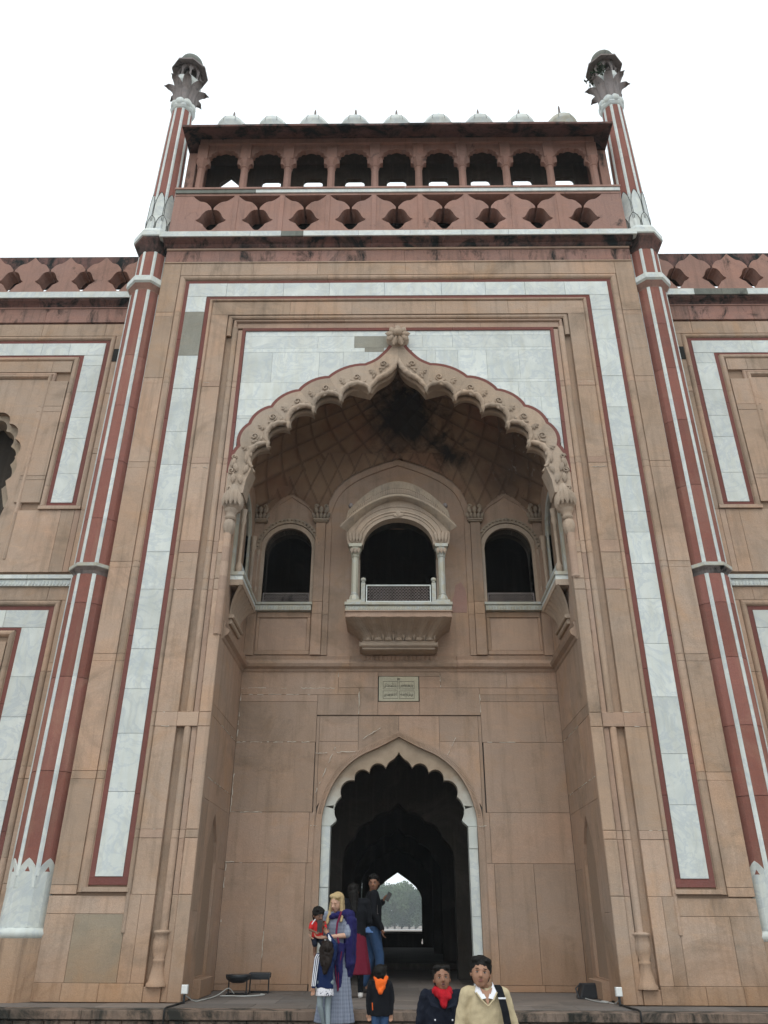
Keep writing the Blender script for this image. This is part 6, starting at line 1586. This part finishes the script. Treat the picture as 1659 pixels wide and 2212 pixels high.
# the v-neck opening shows the shirt: shirt front, collar wings
b = MB(); zc = 1.455*k
b.add([(-0.062*k,-0.10*k,zc+0.01),(0.062*k,-0.10*k,zc+0.01),(0.0,-0.165*k,1.325*k),(0,-0.11*k,zc-0.02)], [(0,3,2),(3,1,2)]); b.build('shirt_front', 'skin_mid', r_)
for s in (-1, 1):
    vv = [(s*0.078*k,0.02*k,zc+0.055*k),(s*0.070*k,-0.065*k,zc+0.035*k),(s*0.010*k,-0.150*k,zc-0.075*k),(s*0.060*k,-0.150*k,zc-0.085*k),(s*0.105*k,-0.105*k,zc-0.035*k),(s*0.110*k,0.01*k,zc-0.0*k)]
    f_ = [(0,1,5),(1,4,5),(1,2,3),(1,3,4)]
    vv2 = [(x, y+0.008, z) for x, y, z in vv]
    b = MB(); b.add(vv+vv2, f_+[(a+6,c_+6,b__+6) for a,b__,c_ in f_]+[(0,6,7,1),(1,7,8,2),(2,8,9,3),(3,9,10,4),(4,10,11,5)]); fix_normals(b.build('collar_wing', 'white_cotton', r_))
    b = MB(); b.tube([(s*0.10*k,-0.118*k,zc-0.03*k),(s*0.062*k,-0.155*k,zc-0.085*k),(0,-0.172*k,1.315*k)], 0.008*k, 6); b.build('v_neck_rib', 'cream_wool', r_, True)
face(r_, D['head'], hs, hr)
soft('hair', hair_cap(D['head'], hs, hr, 1.03), 'hair_black', r_, 0.007, 2, 0.004, 50)
# backpack strap: its own thing
bp = empty('backpack', (0.80,-4.30,GZ0), 0.06); tag(bp, 'black backpack with grey-edged strap on the shoulder of the man in the cream jumper', 'backpack')
b = MB(); pts = [(0.115,0.10,1.40),(0.125,0.03,1.480),(0.130,-0.06,1.465),(0.142,-0.140,1.38),(0.160,-0.172,1.28),(0.178,-0.178,1.16),(0.192,-0.15,1.06)]
pts = [tuple(Vector(p)*k) for p in pts]; vv = []; w = 0.034
for p in pts: vv += [(p[0]-w,p[1]-0.004,p[2]),(p[0]+w,p[1]-0.004,p[2]),(p[0]+w,p[1]+0.012,p[2]-0.003),(p[0]-w,p[1]+0.012,p[2]-0.003)]
ff = []
for i in range(len(pts)-1):
    for j in range(4): ff.append((i*4+j,i*4+(j+1)%4,(i+1)*4+(j+1)%4,(i+1)*4+j))
b.add(vv, ff); fix_normals(b.build('shoulder_strap', 'black_cloth', bp))
b = MB(); p = pts[3]; b.box(p[0]-w-0.002,p[0]+w+0.002,p[1]-0.012,p[1]+0.006,p[2]-0.008,p[2]+0.006); b.build('grey_band', 'white_trim', bp)
soft('bag', [('l', [(0.02,0.22,1.0*k,0.14,0.09),(0.02,0.23,1.2*k,0.16,0.11),(0.02,0.21,1.42*k,0.12,0.07)])], 'black_cloth', bp, 0.015, 4)
# ---- woman with a red scarf
hr = rotm(0.05, -0.16, -0.05)
r_, k, D, hs, hr = figure('woman in navy jacket with thick red scarf, mouth open, looking up', (0.415,-3.60,GZ0), 0.0, 1.64, dict(elL=(-0.25,0.03,1.10), wrL=(-0.24,-0.03,0.88), elR=(0.24,0.03,1.12), head=(0,-0.02,1.59)), 'skin_brown', 1.04, hr=hr)
jacket(r_, k, D, 'navy_cloth', 'jacket', hem=0.80, fat=1.12, wrinkle=0.015); trousers(r_, k, D, 'dark_trousers'); shoes(r_, k, D, 'shoe_dark')
soft('scarf', [('l', [(0,-0.02,1.40*k,0.105,0.10),(0,-0.02,1.43*k,0.118,0.112),(0,-0.015,1.47*k,0.108,0.10),(0,-0.01,1.50*k,0.085,0.082)]), ('s', (0.0,-0.11,1.42*k), (0.01,-0.150,1.33*k), 0.06, 0.03), ('s', (-0.07,-0.09,1.46*k), (0.06,-0.11,1.41*k), 0.035, 0.04)], 'red_wool', r_, 0.009, 2, 0.010, 26)
for s in (-1, 1):
    b = MB(); vv = [(s*0.03,-0.168,1.30*k),(s*0.10,-0.135,1.44*k),(s*0.155,-0.12,1.41*k),(s*0.13,-0.168,1.33*k)]; b.add(vv+[(x,y+0.012,z) for x,y,z in vv], [(0,1,2,3),(7,6,5,4),(0,4,5,1),(1,5,6,2),(2,6,7,3),(3,7,4,0)]); fix_normals(b.build('lapel', 'navy_cloth', r_))
    b = MB(); b.lathe([(0.0,0.0),(0.009,0.001),(0.007,0.004),(0,0.005)], 8, T=lambda x,y,z,s=s: (s*0.09+x,-0.182-z,1.20*k+y)); b.build('button', 'white_trim', r_)
face(r_, D['head'], hs, hr, mouth_open=1.0)
soft('hair', hair_cap(D['head'], hs, hr, 0.985)+[('e', V3(D['head'],0,0.10,-0.01), (0.05,0.05,0.05))], 'hair_black', r_, 0.007, 2, 0.002, 50)
# ---- boy with an orange hood, seen from behind
hr = rotm(PI-0.55, -0.12, 0)
r_, k, D, hs, hr = figure('small boy in black jacket with bright orange hood, seen from behind', (-0.275,-1.87,-0.40), 0.0, 0.965, dict(head=(0.02,0.0,1.545), hip=(0,0,0.86), waist=(0,0,1.0), elL=(-0.25,0.0,1.05), elR=(0.25,0,1.05), wrL=(-0.24,-0.02,0.80), wrR=(0.24,-0.02,0.80), shL=(-0.19,0,1.33), shR=(0.19,0,1.33)), 'skin_mid', 1.42, child=True, hr=hr, foot=1)
jacket(r_, k, D, 'black_cloth', 'jacket', hem=0.74, fat=1.25, wrinkle=0.012); trousers(r_, k, D, 'jeans', fat=1.15); shoes(r_, k, D, 'shoe_dark', 1)
soft('hair', hair_cap(D['head'], hs, hr, 1.03), 'hair_black', r_, 0.007, 2, 0.004, 60)
# (he faces away: the hood lies on the back towards the viewer)
hd = soft('hood', [('s', (-0.085*k,-0.10*k,1.44*k), (0.0,-0.205*k,1.20*k), 0.05*k, 0.045*k), ('s', (0.115*k,-0.10*k,1.44*k), (0.02*k,-0.205*k,1.20*k), 0.05*k, 0.045*k), ('s', (-0.10*k,-0.06*k,1.46*k), (0.13*k,-0.06*k,1.46*k), 0.055*k, 0.055*k), ('e', (0.01*k,-0.16*k,1.33*k), (0.115*k,0.05*k,0.13*k))], 'orange_cloth', r_, 0.007, 2, 0.006, 30)
b = MB(); b.tube([(-0.17*k,-0.16*k,1.0*k),(-0.16*k,-0.17*k,0.86*k)], 0.006, 5); b.build('orange_piping', 'orange_cloth', r_)
# ---- fair-haired woman in a long dress with an indigo shawl
hr = rotm(-0.30, 0.30, 0.10)
r_, k, D, hs, hr = figure('fair-haired woman in long checked grey-blue dress and indigo shawl, looking down', (-0.885,-1.22,-0.20), -0.25, 1.62, dict(head=(0.0,-0.035,1.585), elR=(0.19,-0.10,1.15), wrR=(-0.10,-0.27,1.12), elL=(-0.24,-0.03,1.13), wrL=(-0.20,-0.24,1.10), hdR=(-1,-0.2,0.05), hdL=(-0.6,-0.5,0.1), huR=(0,-0.3,1), huL=(0,-0.3,1)), 'skin_light', 0.98, hr=hr)
P = [('l', [(0,0.0,0.09*k,0.275*k,0.22*k),(0,0,0.45*k,0.225*k,0.18*k),(0,0,0.80*k,0.185*k,0.145*k),(0,0,1.05*k,0.150*k,0.115*k),(0,0,1.27*k,0.170*k,0.122*k),(0,0,1.38*k,0.155*k,0.10*k),(0,0.01,1.44*k,0.07*k,0.06*k)], 60, 13, 0.07), ('s', D['shL'], D['shR'], 0.066*k, 0.066*k)]
for s in 'LR': P.append(('s', D['sh'+s], Vector(D['sh'+s]).lerp(Vector(D['el'+s]), 0.95), 0.066*k, 0.060*k))
soft('dress', P, 'checked_dress', r_, 0.012, 1, 0.003)
soft('shawl', [('s', (0.02*k,0.10*k,1.42*k), (0.17*k,0.06*k,1.41*k), 0.06*k, 0.075*k), ('s', (0.05*k,-0.07*k,1.42*k), (0.17*k,-0.02*k,1.41*k), 0.045*k, 0.075*k), ('l', [(0.17*k,0.06*k,0.62*k,0.05*k,0.09*k),(0.20*k,0.03*k,0.80*k,0.075*k,0.125*k),(0.20*k,0.01*k,1.10*k,0.085*k,0.135*k),(0.20*k,0.02*k,1.36*k,0.085*k,0.12*k),(0.13*k,0.02*k,1.46*k,0.05*k,0.06*k)], 24, 7, 0.12),
      ('l', [(0.10*k,-0.14*k,0.50*k,0.035*k,0.022*k),(0.08*k,-0.155*k,0.80*k,0.075*k,0.04*k),(0.12*k,-0.15*k,1.05*k,0.07*k,0.045*k)], 18, 5, 0.2), ('s', (-0.06*k,-0.10*k,1.38*k), (0.05*k,-0.12*k,1.41*k), 0.035*k, 0.03*k)], 'indigo_shawl', r_, 0.010, 2, 0.014, 16)
b = MB(); b.tube([(0.10*k,-0.12*k,1.45*k),(0.06*k,-0.17*k,1.30*k),(0.05*k,-0.18*k,1.18*k),(0.10*k,-0.20*k,1.05*k)], 0.014, 6); b.tube([(0.14*k,-0.19*k,0.95*k),(0.10*k,-0.185*k,0.7*k),(0.10*k,-0.165*k,0.48*k)], 0.007, 5); b.tube([(0.04*k,-0.185*k,0.95*k),(0.06*k,-0.18*k,0.7*k),(0.09*k,-0.165*k,0.47*k)], 0.007, 5); b.build('shawl_border', 'plum_edge', r_, True)
shoes(r_, k, D, 'shoe_orange'); face(r_, D['head'], hs, hr, brow='brow_fair', eyes_closed=True)
def HW(x, y, z): return tuple(Vector(D['head'])+hr @ Vector((x*hs, y*hs, z*hs)))
soft('hair', hair_cap(D['head'], hs, hr, 1.0) + [('s', HW(0.072,0.0,0.03), HW(0.090,-0.03,-0.12), 0.026*hs, 0.030*hs), ('s', HW(0.090,-0.03,-0.12), (0.10*k,-0.13*k,1.33*k), 0.030*hs, 0.02*hs), ('s', HW(-0.072,0.0,0.03), HW(-0.090,-0.03,-0.12), 0.026*hs, 0.034*hs), ('s', HW(-0.090,-0.03,-0.12), (-0.11*k,-0.14*k,1.30*k), 0.034*hs, 0.022*hs), ('e', HW(0,0.06,-0.08), (0.075*hs,0.04*hs,0.10*hs))], 'hair_blonde', r_, 0.007, 3, 0.0015, 30)
# ---- toddler on her arm
hr = rotm(0.35, 0.22, 0)
r_, k, D, hs, hr = figure('black-haired toddler in red t-shirt carried on the arm of the fair-haired woman', (-1.135,-1.38,0.62), 0.25, 0.80, dict(head=(0,-0.03,1.10), neck=(0,0,0.94), chest=(0,0,0.80), waist=(0,0,0.66), hip=(0,0,0.52), shL=(-0.16,0,0.88), shR=(0.16,0,0.88), elL=(-0.24,-0.10,0.72), elR=(0.20,-0.14,0.74), wrL=(-0.10,-0.30,0.66), wrR=(0.10,-0.30,0.82), hpL=(-0.09,0,0.50), hpR=(0.09,0,0.50), knL=(-0.10,-0.22,0.36), knR=(0.13,-0.20,0.36), anL=(-0.10,-0.18,0.12), anR=(0.13,-0.16,0.12), hdR=(0,-0.3,1)), 'skin_dark', 1.60, child=True, hr=hr)
P = [('l', [(0,0,0.50*k,0.17*k,0.13*k),(0,0,0.66*k,0.165*k,0.13*k),(0,0,0.80*k,0.17*k,0.13*k),(0,0,0.90*k,0.13*k,0.10*k),(0,0,0.96*k,0.07*k,0.06*k)]), ('s', D['shL'], D['shR'], 0.075*k, 0.075*k)]
for s in 'LR': P.append(('s', D['sh'+s], Vector(D['sh'+s]).lerp(Vector(D['el'+s]), 0.7), 0.08*k, 0.07*k))
soft('t_shirt', P, 'red_cotton', r_, 0.009, 2, 0.003)
b = MB(); b.tube([(-0.10*k,-0.13*k,0.99*k),(-0.15*k,-0.12*k,0.93*k),(-0.19*k,-0.10*k,0.86*k)], 0.007, 5); b.build('pale_shoulder_trim', 'white_trim', r_)
soft('shorts', [('s', D['hpL'], D['knL'], 0.09*k, 0.08*k), ('s', D['hpR'], D['knR'], 0.09*k, 0.08*k), ('s', D['hpL'], D['hpR'], 0.10*k, 0.10*k)], 'navy_cloth', r_, 0.010, 2)
soft('hair', hair_cap(D['head'], hs, hr, 1.10), 'hair_black', r_, 0.007, 2, 0.006, 60); face(r_, D['head'], hs, hr)
ph = empty('mobile_phone', (-1.095,-1.54,1.00), 0.3); tag(ph, 'black phone held up between the toddler in red and the fair-haired woman', 'phone')
b = MB(); b.box(-0.035,0.035,-0.005,0.005,-0.075,0.075); b.build('case', 'phone_black', ph); b = MB(); b.box(-0.031,0.031,-0.0065,-0.0055,-0.068,0.068); b.build('screen', 'iris', ph)
# ---- long-haired girl in a striped track jacket, from behind
hr = rotm(PI+0.25, -0.35, 0)
r_, k, D, hs, hr = figure('girl with long dark hair in navy track jacket with three white sleeve stripes, arm raised', (-1.0,-1.52,-0.20), 0.0, 1.03, dict(head=(0.01,0.0,1.545), elR=(0.19,0.02,1.62), wrR=(0.03,0.05,1.82), shR=(0.15,0,1.37), elL=(-0.22,-0.02,1.08), wrL=(-0.24,-0.05,0.83), anR=(0.10,-0.06,0.08), knR=(0.07,0.03,0.5), anL=(0.02,0.12,0.08)), 'skin_mid', 1.35, child=True, hr=hr, foot=1)
jk = jacket(r_, k, D, 'navy_track', 'track_jacket', hem=0.80, fat=1.05, wrinkle=0.012)
for j in (-1, 0, 1):
    b = MB()
    A, B, C = Vector(D['shL']), Vector(D['elL']), Vector(D['wrL']); off = Vector((j*0.026, -0.080*k, 0.035*k))
    b.tube([A+Vector((j*0.024+0.03*k,-0.070*k,0.055*k)), A+Vector((j*0.024-0.01*k,-0.086*k,-0.01*k)), B+Vector((j*0.022,-0.066*k,0)), C+Vector((j*0.020,-0.050*k,0.02*k))], 0.0065, 6)
    b.build('white_stripe', 'white_trim', jk, True)
    b = MB(); E_, W_ = Vector(D['elR']), Vector(D['wrR']); q0, q1 = E_.lerp(W_, 0.55), E_.lerp(W_, 0.97); b.tube([q0+Vector((0.0,-0.056*k,-0.02+j*0.020)), q1+Vector((0.0,-0.048*k,-0.01+j*0.018))], 0.006, 6); b.build('white_stripe', 'white_trim', jk, True)
soft('t_shirt', [('l', [(0,0,0.67*k,0.19*k,0.14*k),(0,0,0.78*k,0.18*k,0.135*k),(0,0,0.95*k,0.14*k,0.11*k)], 24, 8, 0.06)], 'printed_tee', r_, 0.010, 1)
soft('leggings', [('s', D['hpL'], D['knL'], 0.085*k, 0.062*k), ('s', D['knL'], D['anL'], 0.062*k, 0.045*k), ('s', D['hpR'], D['knR'], 0.085*k, 0.062*k), ('s', D['knR'], D['anR'], 0.062*k, 0.045*k), ('s', D['hpL'], D['hpR'], 0.10*k, 0.10*k)], 'grey_leggings', r_, 0.008, 2, 0.003)
shoes(r_, k, D, 'shoe_orange', 1)
soft('hair', hair_cap(D['head'], hs, hr, 1.02)+[('s', V3(D['head'],0,-0.05,0.0), (0.01*k,-0.14*k,1.28*k), 0.095*hs, 0.07*hs, 1.2, 0.6), ('s', (0.01*k,-0.14*k,1.28*k), (0.0,-0.15*k,1.12*k), 0.075*hs, 0.04*hs, 1.3, 0.5)], 'hair_brown', r_, 0.007, 2, 0.006, 40)
# ---- man in the doorway
rz = 1.75; hr = Matrix.Rotation(-0.12-rz, 3, 'Z') @ Matrix.Rotation(0.12, 3, 'X')
r_, k, D, hs, hr = figure('man in black jacket and blue jeans standing in the doorway with a phone, looking back', (-0.47,1.95,0.0), rz, 1.80, dict(head=(0.0,-0.01,1.60), elL=(-0.25,0.04,1.13), wrL=(-0.22,-0.11,0.91), hdL=(0,-0.2,-1), elR=(0.20,0.06,1.13), wrR=(0.17,-0.19,1.30), hdR=(-0.1,-0.5,1.0), anL=(-0.12,-0.10,0.08), knL=(-0.10,-0.10,0.50), anR=(0.12,0.12,0.08)), 'skin_brown', 1.0, hr=hr)
jacket(r_, k, D, 'black_cloth', 'jacket', hem=0.93, fat=1.12, wrinkle=0.008); trousers(r_, k, D, 'jeans', fat=1.05); shoes(r_, k, D, 'shoe_dark')
soft('shirt_hem', [('l', [(0,0,0.84*k,0.190*k,0.150*k),(0,0,0.97*k,0.180*k,0.142*k)])], 'blue_shirt', r_, 0.012, 2, 0.003)
b = MB()
for z0, z1, y_ in ((1.05,1.40,0.06),(1.03,1.38,-0.05)): b.tube([(-0.188*k, y_*k, z0*k), (-0.205*k, (y_+0.01)*k, (z0+z1)/2*k), (-0.170*k, (y_+0.0)*k, z1*k)], 0.004, 4)
b.tube([(-0.19*k,-0.06*k,1.12*k),(-0.212*k,0.0,1.12*k),(-0.19*k,0.07*k,1.12*k)], 0.004, 4)
b.build('pale_piping', 'petal', r_); face(r_, D['head'], hs, hr)
soft('hair', hair_cap(D['head'], hs, hr, 1.02), 'hair_black', r_, 0.007, 2, 0.004, 50)
ph = empty('mobile_phone', (-0.20, 2.08, 1.46), 0.4); tag(ph, 'black phone in the raised hand of the man in the black jacket', 'phone'); ph.rotation_euler = (0, 0.5, 0.3)
b = MB(); b.box(-0.036,0.036,-0.005,0.005,-0.075,0.075); b.build('case', 'phone_black', ph); b = MB(); b.box(-0.031,0.031,-0.0065,-0.0055,-0.068,0.068); b.build('screen', 'iris', ph)
# ---- woman in a dark top and maroon skirt beside him, back to the viewer
hr = rotm(PI-0.2, 0, 0)
r_, k, D, hs, hr = figure('woman in black top and maroon skirt just inside the doorway, back turned', (-0.73,1.05,0.0), 0.0, 1.63, dict(head=(-0.04,0.0,1.585), elL=(-0.23,0.0,1.12), elR=(0.23,0.05,1.12), wrR=(0.15,0.20,1.05)), 'skin_dark', 1.0, hr=hr, foot=1)
jacket(r_, k, D, 'black_cloth', 'top', hem=0.86, fat=1.05, wrinkle=0.007)
soft('skirt', [('l', [(0.03,0,0.33*k,0.235*k,0.19*k),(0.02,0,0.60*k,0.205*k,0.16*k),(0,0,0.95*k,0.165*k,0.13*k)], 48, 9, 0.05)], 'maroon_cloth', r_, 0.012, 2, 0.003)
soft('leggings', [('s', D['hpL'], D['knL'], 0.085*k, 0.062*k), ('s', D['knL'], D['anL'], 0.062*k, 0.045*k), ('s', D['hpR'], D['knR'], 0.085*k, 0.062*k), ('s', D['knR'], D['anR'], 0.062*k, 0.045*k)], 'black_cloth', r_, 0.010, 2)
shoes(r_, k, D, 'shoe_white', 1)
soft('hair', hair_cap(D['head'], hs, hr, 1.0)+[('s', V3(D['head'],0,-0.06,-0.02), V3(D['head'],0.02,-0.11,-0.28), 0.08*hs, 0.05*hs)], 'hair_black', r_, 0.007, 2, 0.005, 40)

# ================================================================== SMALL THINGS ON THE TERRACE
M['iron'] = plain('painted_iron', (0.015,0.018,0.022), 0.5, 0.5); M['lens'] = plain('lamp_glass', (0.02,0.025,0.03), 0.1, 0.7, bump=0)
M['box_white'] = plain('white_plastic', (0.72,0.74,0.72), 0.5, 0.4); M['cable_white'] = plain('white_cable', (0.42,0.43,0.41), 0.6, 0.3); M['cable_black'] = plain('black_cable', (0.015,0.015,0.015), 0.6, 0.3)
def stand(root, w, d, h):
    b = MB()
    for sx_ in (-1, 1):
        b.tube([(sx_*w, 0, h),(sx_*w, 0, 0.012)], 0.012, 6); b.tube([(sx_*w, -d, 0.012),(sx_*w, d, 0.012)], 0.012, 6)
    b.tube([(-w, d, 0.012),(w, d, 0.012)], 0.012, 6)
    return b.build('stand', 'iron', root)
fl = empty('floodlight', (-2.66, 1.50, 0.0), -0.1); tag(fl, 'round black floodlight facing upwards on a low iron stand, nearest the left wall', 'floodlight')
stand(fl, 0.15, 0.10, 0.20)
b = MB(); b.lathe([(0.10,0.17),(0.19,0.22),(0.205,0.26),(0.205,0.285),(0.19,0.29)], 28); b.build('housing', 'iron', fl, True)
b = MB(); b.lathe([(0.185,0.286),(0.0,0.294)], 24, cap=False); b.build('lens', 'lens', fl, True)
fl = empty('floodlight', (-2.36, 1.86, 0.0), 0.05); tag(fl, 'flat rectangular black floodlight on thin iron legs, right of the round one', 'floodlight')
stand(fl, 0.155, 0.09, 0.24)
b = MB(); b.slab(-0.18,0.18,-0.12,0.12,0,0.07,0.015,T=lambda x,y,z: (x, z, 0.30-y)); b.build('housing', 'iron', fl)
b = MB(); 
for q in range(7): b.box(-0.16,0.16,-0.10+q*0.033,-0.095+q*0.033,0.20,0.232)
b.build('cooling_fin', 'iron', fl)
b = MB(); b.slab(-0.155,0.155,-0.095,0.095,0,0.01,0.004,T=lambda x,y,z: (x, z, 0.306-y)); b.build('lens', 'lens', fl)
fl = empty('floodlight', (3.03, 1.15, 0.0), 0.15); tag(fl, 'wide black floodlight with sloping sides standing by the right wall of the niche', 'floodlight')
b = MB(); v = [(-0.23,-0.08,0.01),(0.23,-0.08,0.01),(0.23,0.10,0.01),(-0.23,0.10,0.01),(-0.13,-0.02,0.21),(0.13,-0.02,0.21),(0.15,0.12,0.21),(-0.15,0.12,0.21)]
b.add(v, [(0,3,2,1),(4,5,6,7),(0,1,5,4),(1,2,6,5),(2,3,7,6),(3,0,4,7)]); fix_normals(b.build('housing', 'iron', fl))
b = MB(); v = [(-0.20,-0.080,0.03),(0.20,-0.080,0.03),(0.12,-0.032,0.19),(-0.12,-0.032,0.19)]; b.add([(x,y-0.002,z) for x,y,z in v], [(0,1,2,3)]); b.build('lens', 'lens', fl)
b = MB(); b.tube([(-0.24,-0.05,0.012),(-0.26,0.0,0.14),(-0.17,0.03,0.2)], 0.012, 6); b.tube([(0.24,-0.05,0.012),(0.26,0.0,0.14),(0.17,0.03,0.2)], 0.012, 6); b.build('bracket', 'iron', fl, True)
for s, lab in ((-1, 'small white junction box at the foot of the left jamb'), (1, 'small white junction box at the foot of the right jamb')):
    jb = empty('junction_box', (s*3.15, -0.10, 0.0)); tag(jb, lab, 'junction box', 'white junction boxes at the jambs')
    b = MB(); b.slab(-0.045,0.045,0.12,0.235,-0.04,0.03,0.008); b.build('housing', 'box_white', jb)
    b = MB(); b.tube([(0,0,0.12),(0,0.0,0.0)], 0.018, 8); b.build('conduit', 'iron', jb)
def cable(label, pts, mat, r=0.008):
    sp_ = smoothline([tuple(p) for p in pts], 6); b = MB(); b.tube(sp_, r, 6); tag(b.build('cable', mat, None, True), label, 'cable')
cable('white cable running from the left junction box to the round floodlight', [(-3.13,-0.10,0.10),(-3.05,0.15,0.012),(-2.98,0.35,0.012),(-2.93,0.8,0.012),(-2.86,1.0,0.04),(-2.78,1.35,0.10),(-2.70,1.45,0.02)], 'cable_white')
cable('white cable lying in a flat curve in front of the two left floodlights', [(-2.86,1.1,0.010),(-2.7,1.15,0.010),(-2.5,1.10,0.010),(-2.3,1.25,0.010),(-2.2,1.42,0.010),(-2.28,1.55,0.010)], 'cable_white', 0.010)
cable('white cable looped from the right floodlight to the right junction box', [(2.90,1.05,0.012),(2.93,0.7,0.010),(3.0,0.45,0.010),(3.08,0.35,0.010),(3.12,0.5,0.010),(3.05,0.62,0.010),(3.15,0.2,0.010),(3.16,-0.08,0.10)], 'cable_white')
for s, lab in ((-1, 'black cable hanging over the terrace edge below the left jamb'), (1, 'black cable hanging over the terrace edge below the right jamb')):
    cable(lab, [(s*3.15,-0.12,0.02),(s*3.19,-0.5,0.010),(s*3.20,-0.90,0.012),(s*3.20,-0.965,-0.03),(s*3.20,-0.965,-0.13),(s*3.205,-0.96,-0.4),(s*3.20,-0.96,-0.95)], 'cable_black', 0.014)

# ================================================================== BEYOND THE FAR ARCH
M['leaf'] = plain('foliage', (0.07,0.12,0.065), 0.8, 0.2, 0.6, 0.6, bump=0); M['leaf_pale'] = plain('foliage_pale', (0.11,0.16,0.08), 0.8, 0.2, 0.6, 0.6, bump=0); M['bark'] = plain('bark', (0.08,0.06,0.045), 0.9, 0.1)
M['whitewash'] = plain('whitewash', (0.62,0.62,0.60), 0.9, 0.1, 2.0)
def crown_mesh(seed, R, Hh, n=3600):
    rr = random.Random(seed); b = MB(); lobes = [(rr.uniform(-R*0.55,R*0.55), rr.uniform(-R*0.4,R*0.4), rr.uniform(Hh*0.25,Hh*0.85), rr.uniform(R*0.32,R*0.6)) for _ in range(16)]
    for _ in range(n):
        lx, ly, lz, lr = rr.choice(lobes); d = Vector((rr.gauss(0,1), rr.gauss(0,1), rr.gauss(0,1))).normalized()*lr*(rr.uniform(0.5,1.12))
        p = Vector((lx,ly,lz))+d; s_ = rr.uniform(0.16,0.36); a = Vector((rr.uniform(-1,1),rr.uniform(-1,1),rr.uniform(-1,1))).normalized()*s_; c = a.cross(Vector((rr.uniform(-1,1),rr.uniform(-1,1),rr.uniform(-1,1))).normalized())
        b.add([p-a, p-c*0.8, p+a, p+c*0.8], [(0,1,2,3)])
    return b
crowns = [crown_mesh(i, 3.6, 7.0) for i in range(3)]
cm = []
for i, cb in enumerate(crowns):
    me = bpy.data.meshes.new('crown'); me.from_pydata([tuple(v) for v in cb.v], [], cb.f); me.materials.append(M['leaf' if i != 1 else 'leaf_pale']); cm.append(me)
kinds = ['dark round tree', 'pale feathery tree', 'broad spreading tree', 'tall narrow tree', 'dense low tree']
spots = ['at the left end of the far row', 'second from the left end of the far row', 'third from the left end of the far row', 'just left of the middle of the far row', 'in the middle of the far row, behind the arch apex', 'just right of the middle of the far row', 'third from the right end of the far row', 'second from the right end of the far row', 'at the right end of the far row']
for i in range(18):
    back = i >= 9; j = i % 9
    tr = empty('tree', (-24+j*6.0+(3.0 if back else 0), 345 + (i*7 % 3)*3 + (14 if back else 0), -1.0), i*1.3)
    tag(tr, (kinds[i % 5] + ' ' + spots[j]).replace('far row', 'rear row' if back else 'far row'), 'tree', 'hazy trees seen through the passage')
    sc = 1.62+0.22*math.sin(i*2.1)+ (0.22 if back else 0)
    c = bpy.data.objects.new('crown', cm[i % 3]); link(c, tr); c.scale = (sc,)*3; c.location = (0,0,3.6)
    low = bpy.data.objects.new('lower_crown', cm[(i+1) % 3]); link(low, tr); low.scale = (1.5,1.5,0.95); low.rotation_euler = (0,0,1.0)
    b = MB(); b.tube([(0,0,0),(0.1,0,4.5),(-0.1,0.1,9.5)], [0.45,0.3,0.12], 8); b.tube([(0.1,0,4.5),(1.6,0.2,7.5)], [0.2,0.08], 6); b.build('trunk', 'bark', tr)
bw = empty('boundary_wall', (0, 300, -1.0)); tag(bw, 'low whitewashed boundary wall far beyond the passage arch', 'wall')
for k in range(12): slab('wall_panel', 'whitewash', bw, -36+k*6, -30+k*6, -0.5, 0.30+0.02*(k % 2), 0, 0.4, 0.03, T=lambda X,Y,Z: (X, Y, Z))
# ================================================================== THE HAZE
hz = box('haze', None, None, -90, 90, -16, 420, -2.4, 27)
t = NT('haze_air'); t.n.remove(t.b); pv = t.add('ShaderNodeVolumePrincipled'); pv.inputs['Color'].default_value = (0.86,0.92,0.95,1); pv.inputs['Density'].default_value = 0.0007; pv.inputs['Anisotropy'].default_value = 0.0
t.l.new(pv.outputs[0], t.n['Material Output'].inputs['Volume']); hz.data.materials.append(t.m); tag(hz, kind='stuff')
bpy.data.scenes.remove(BENCH)
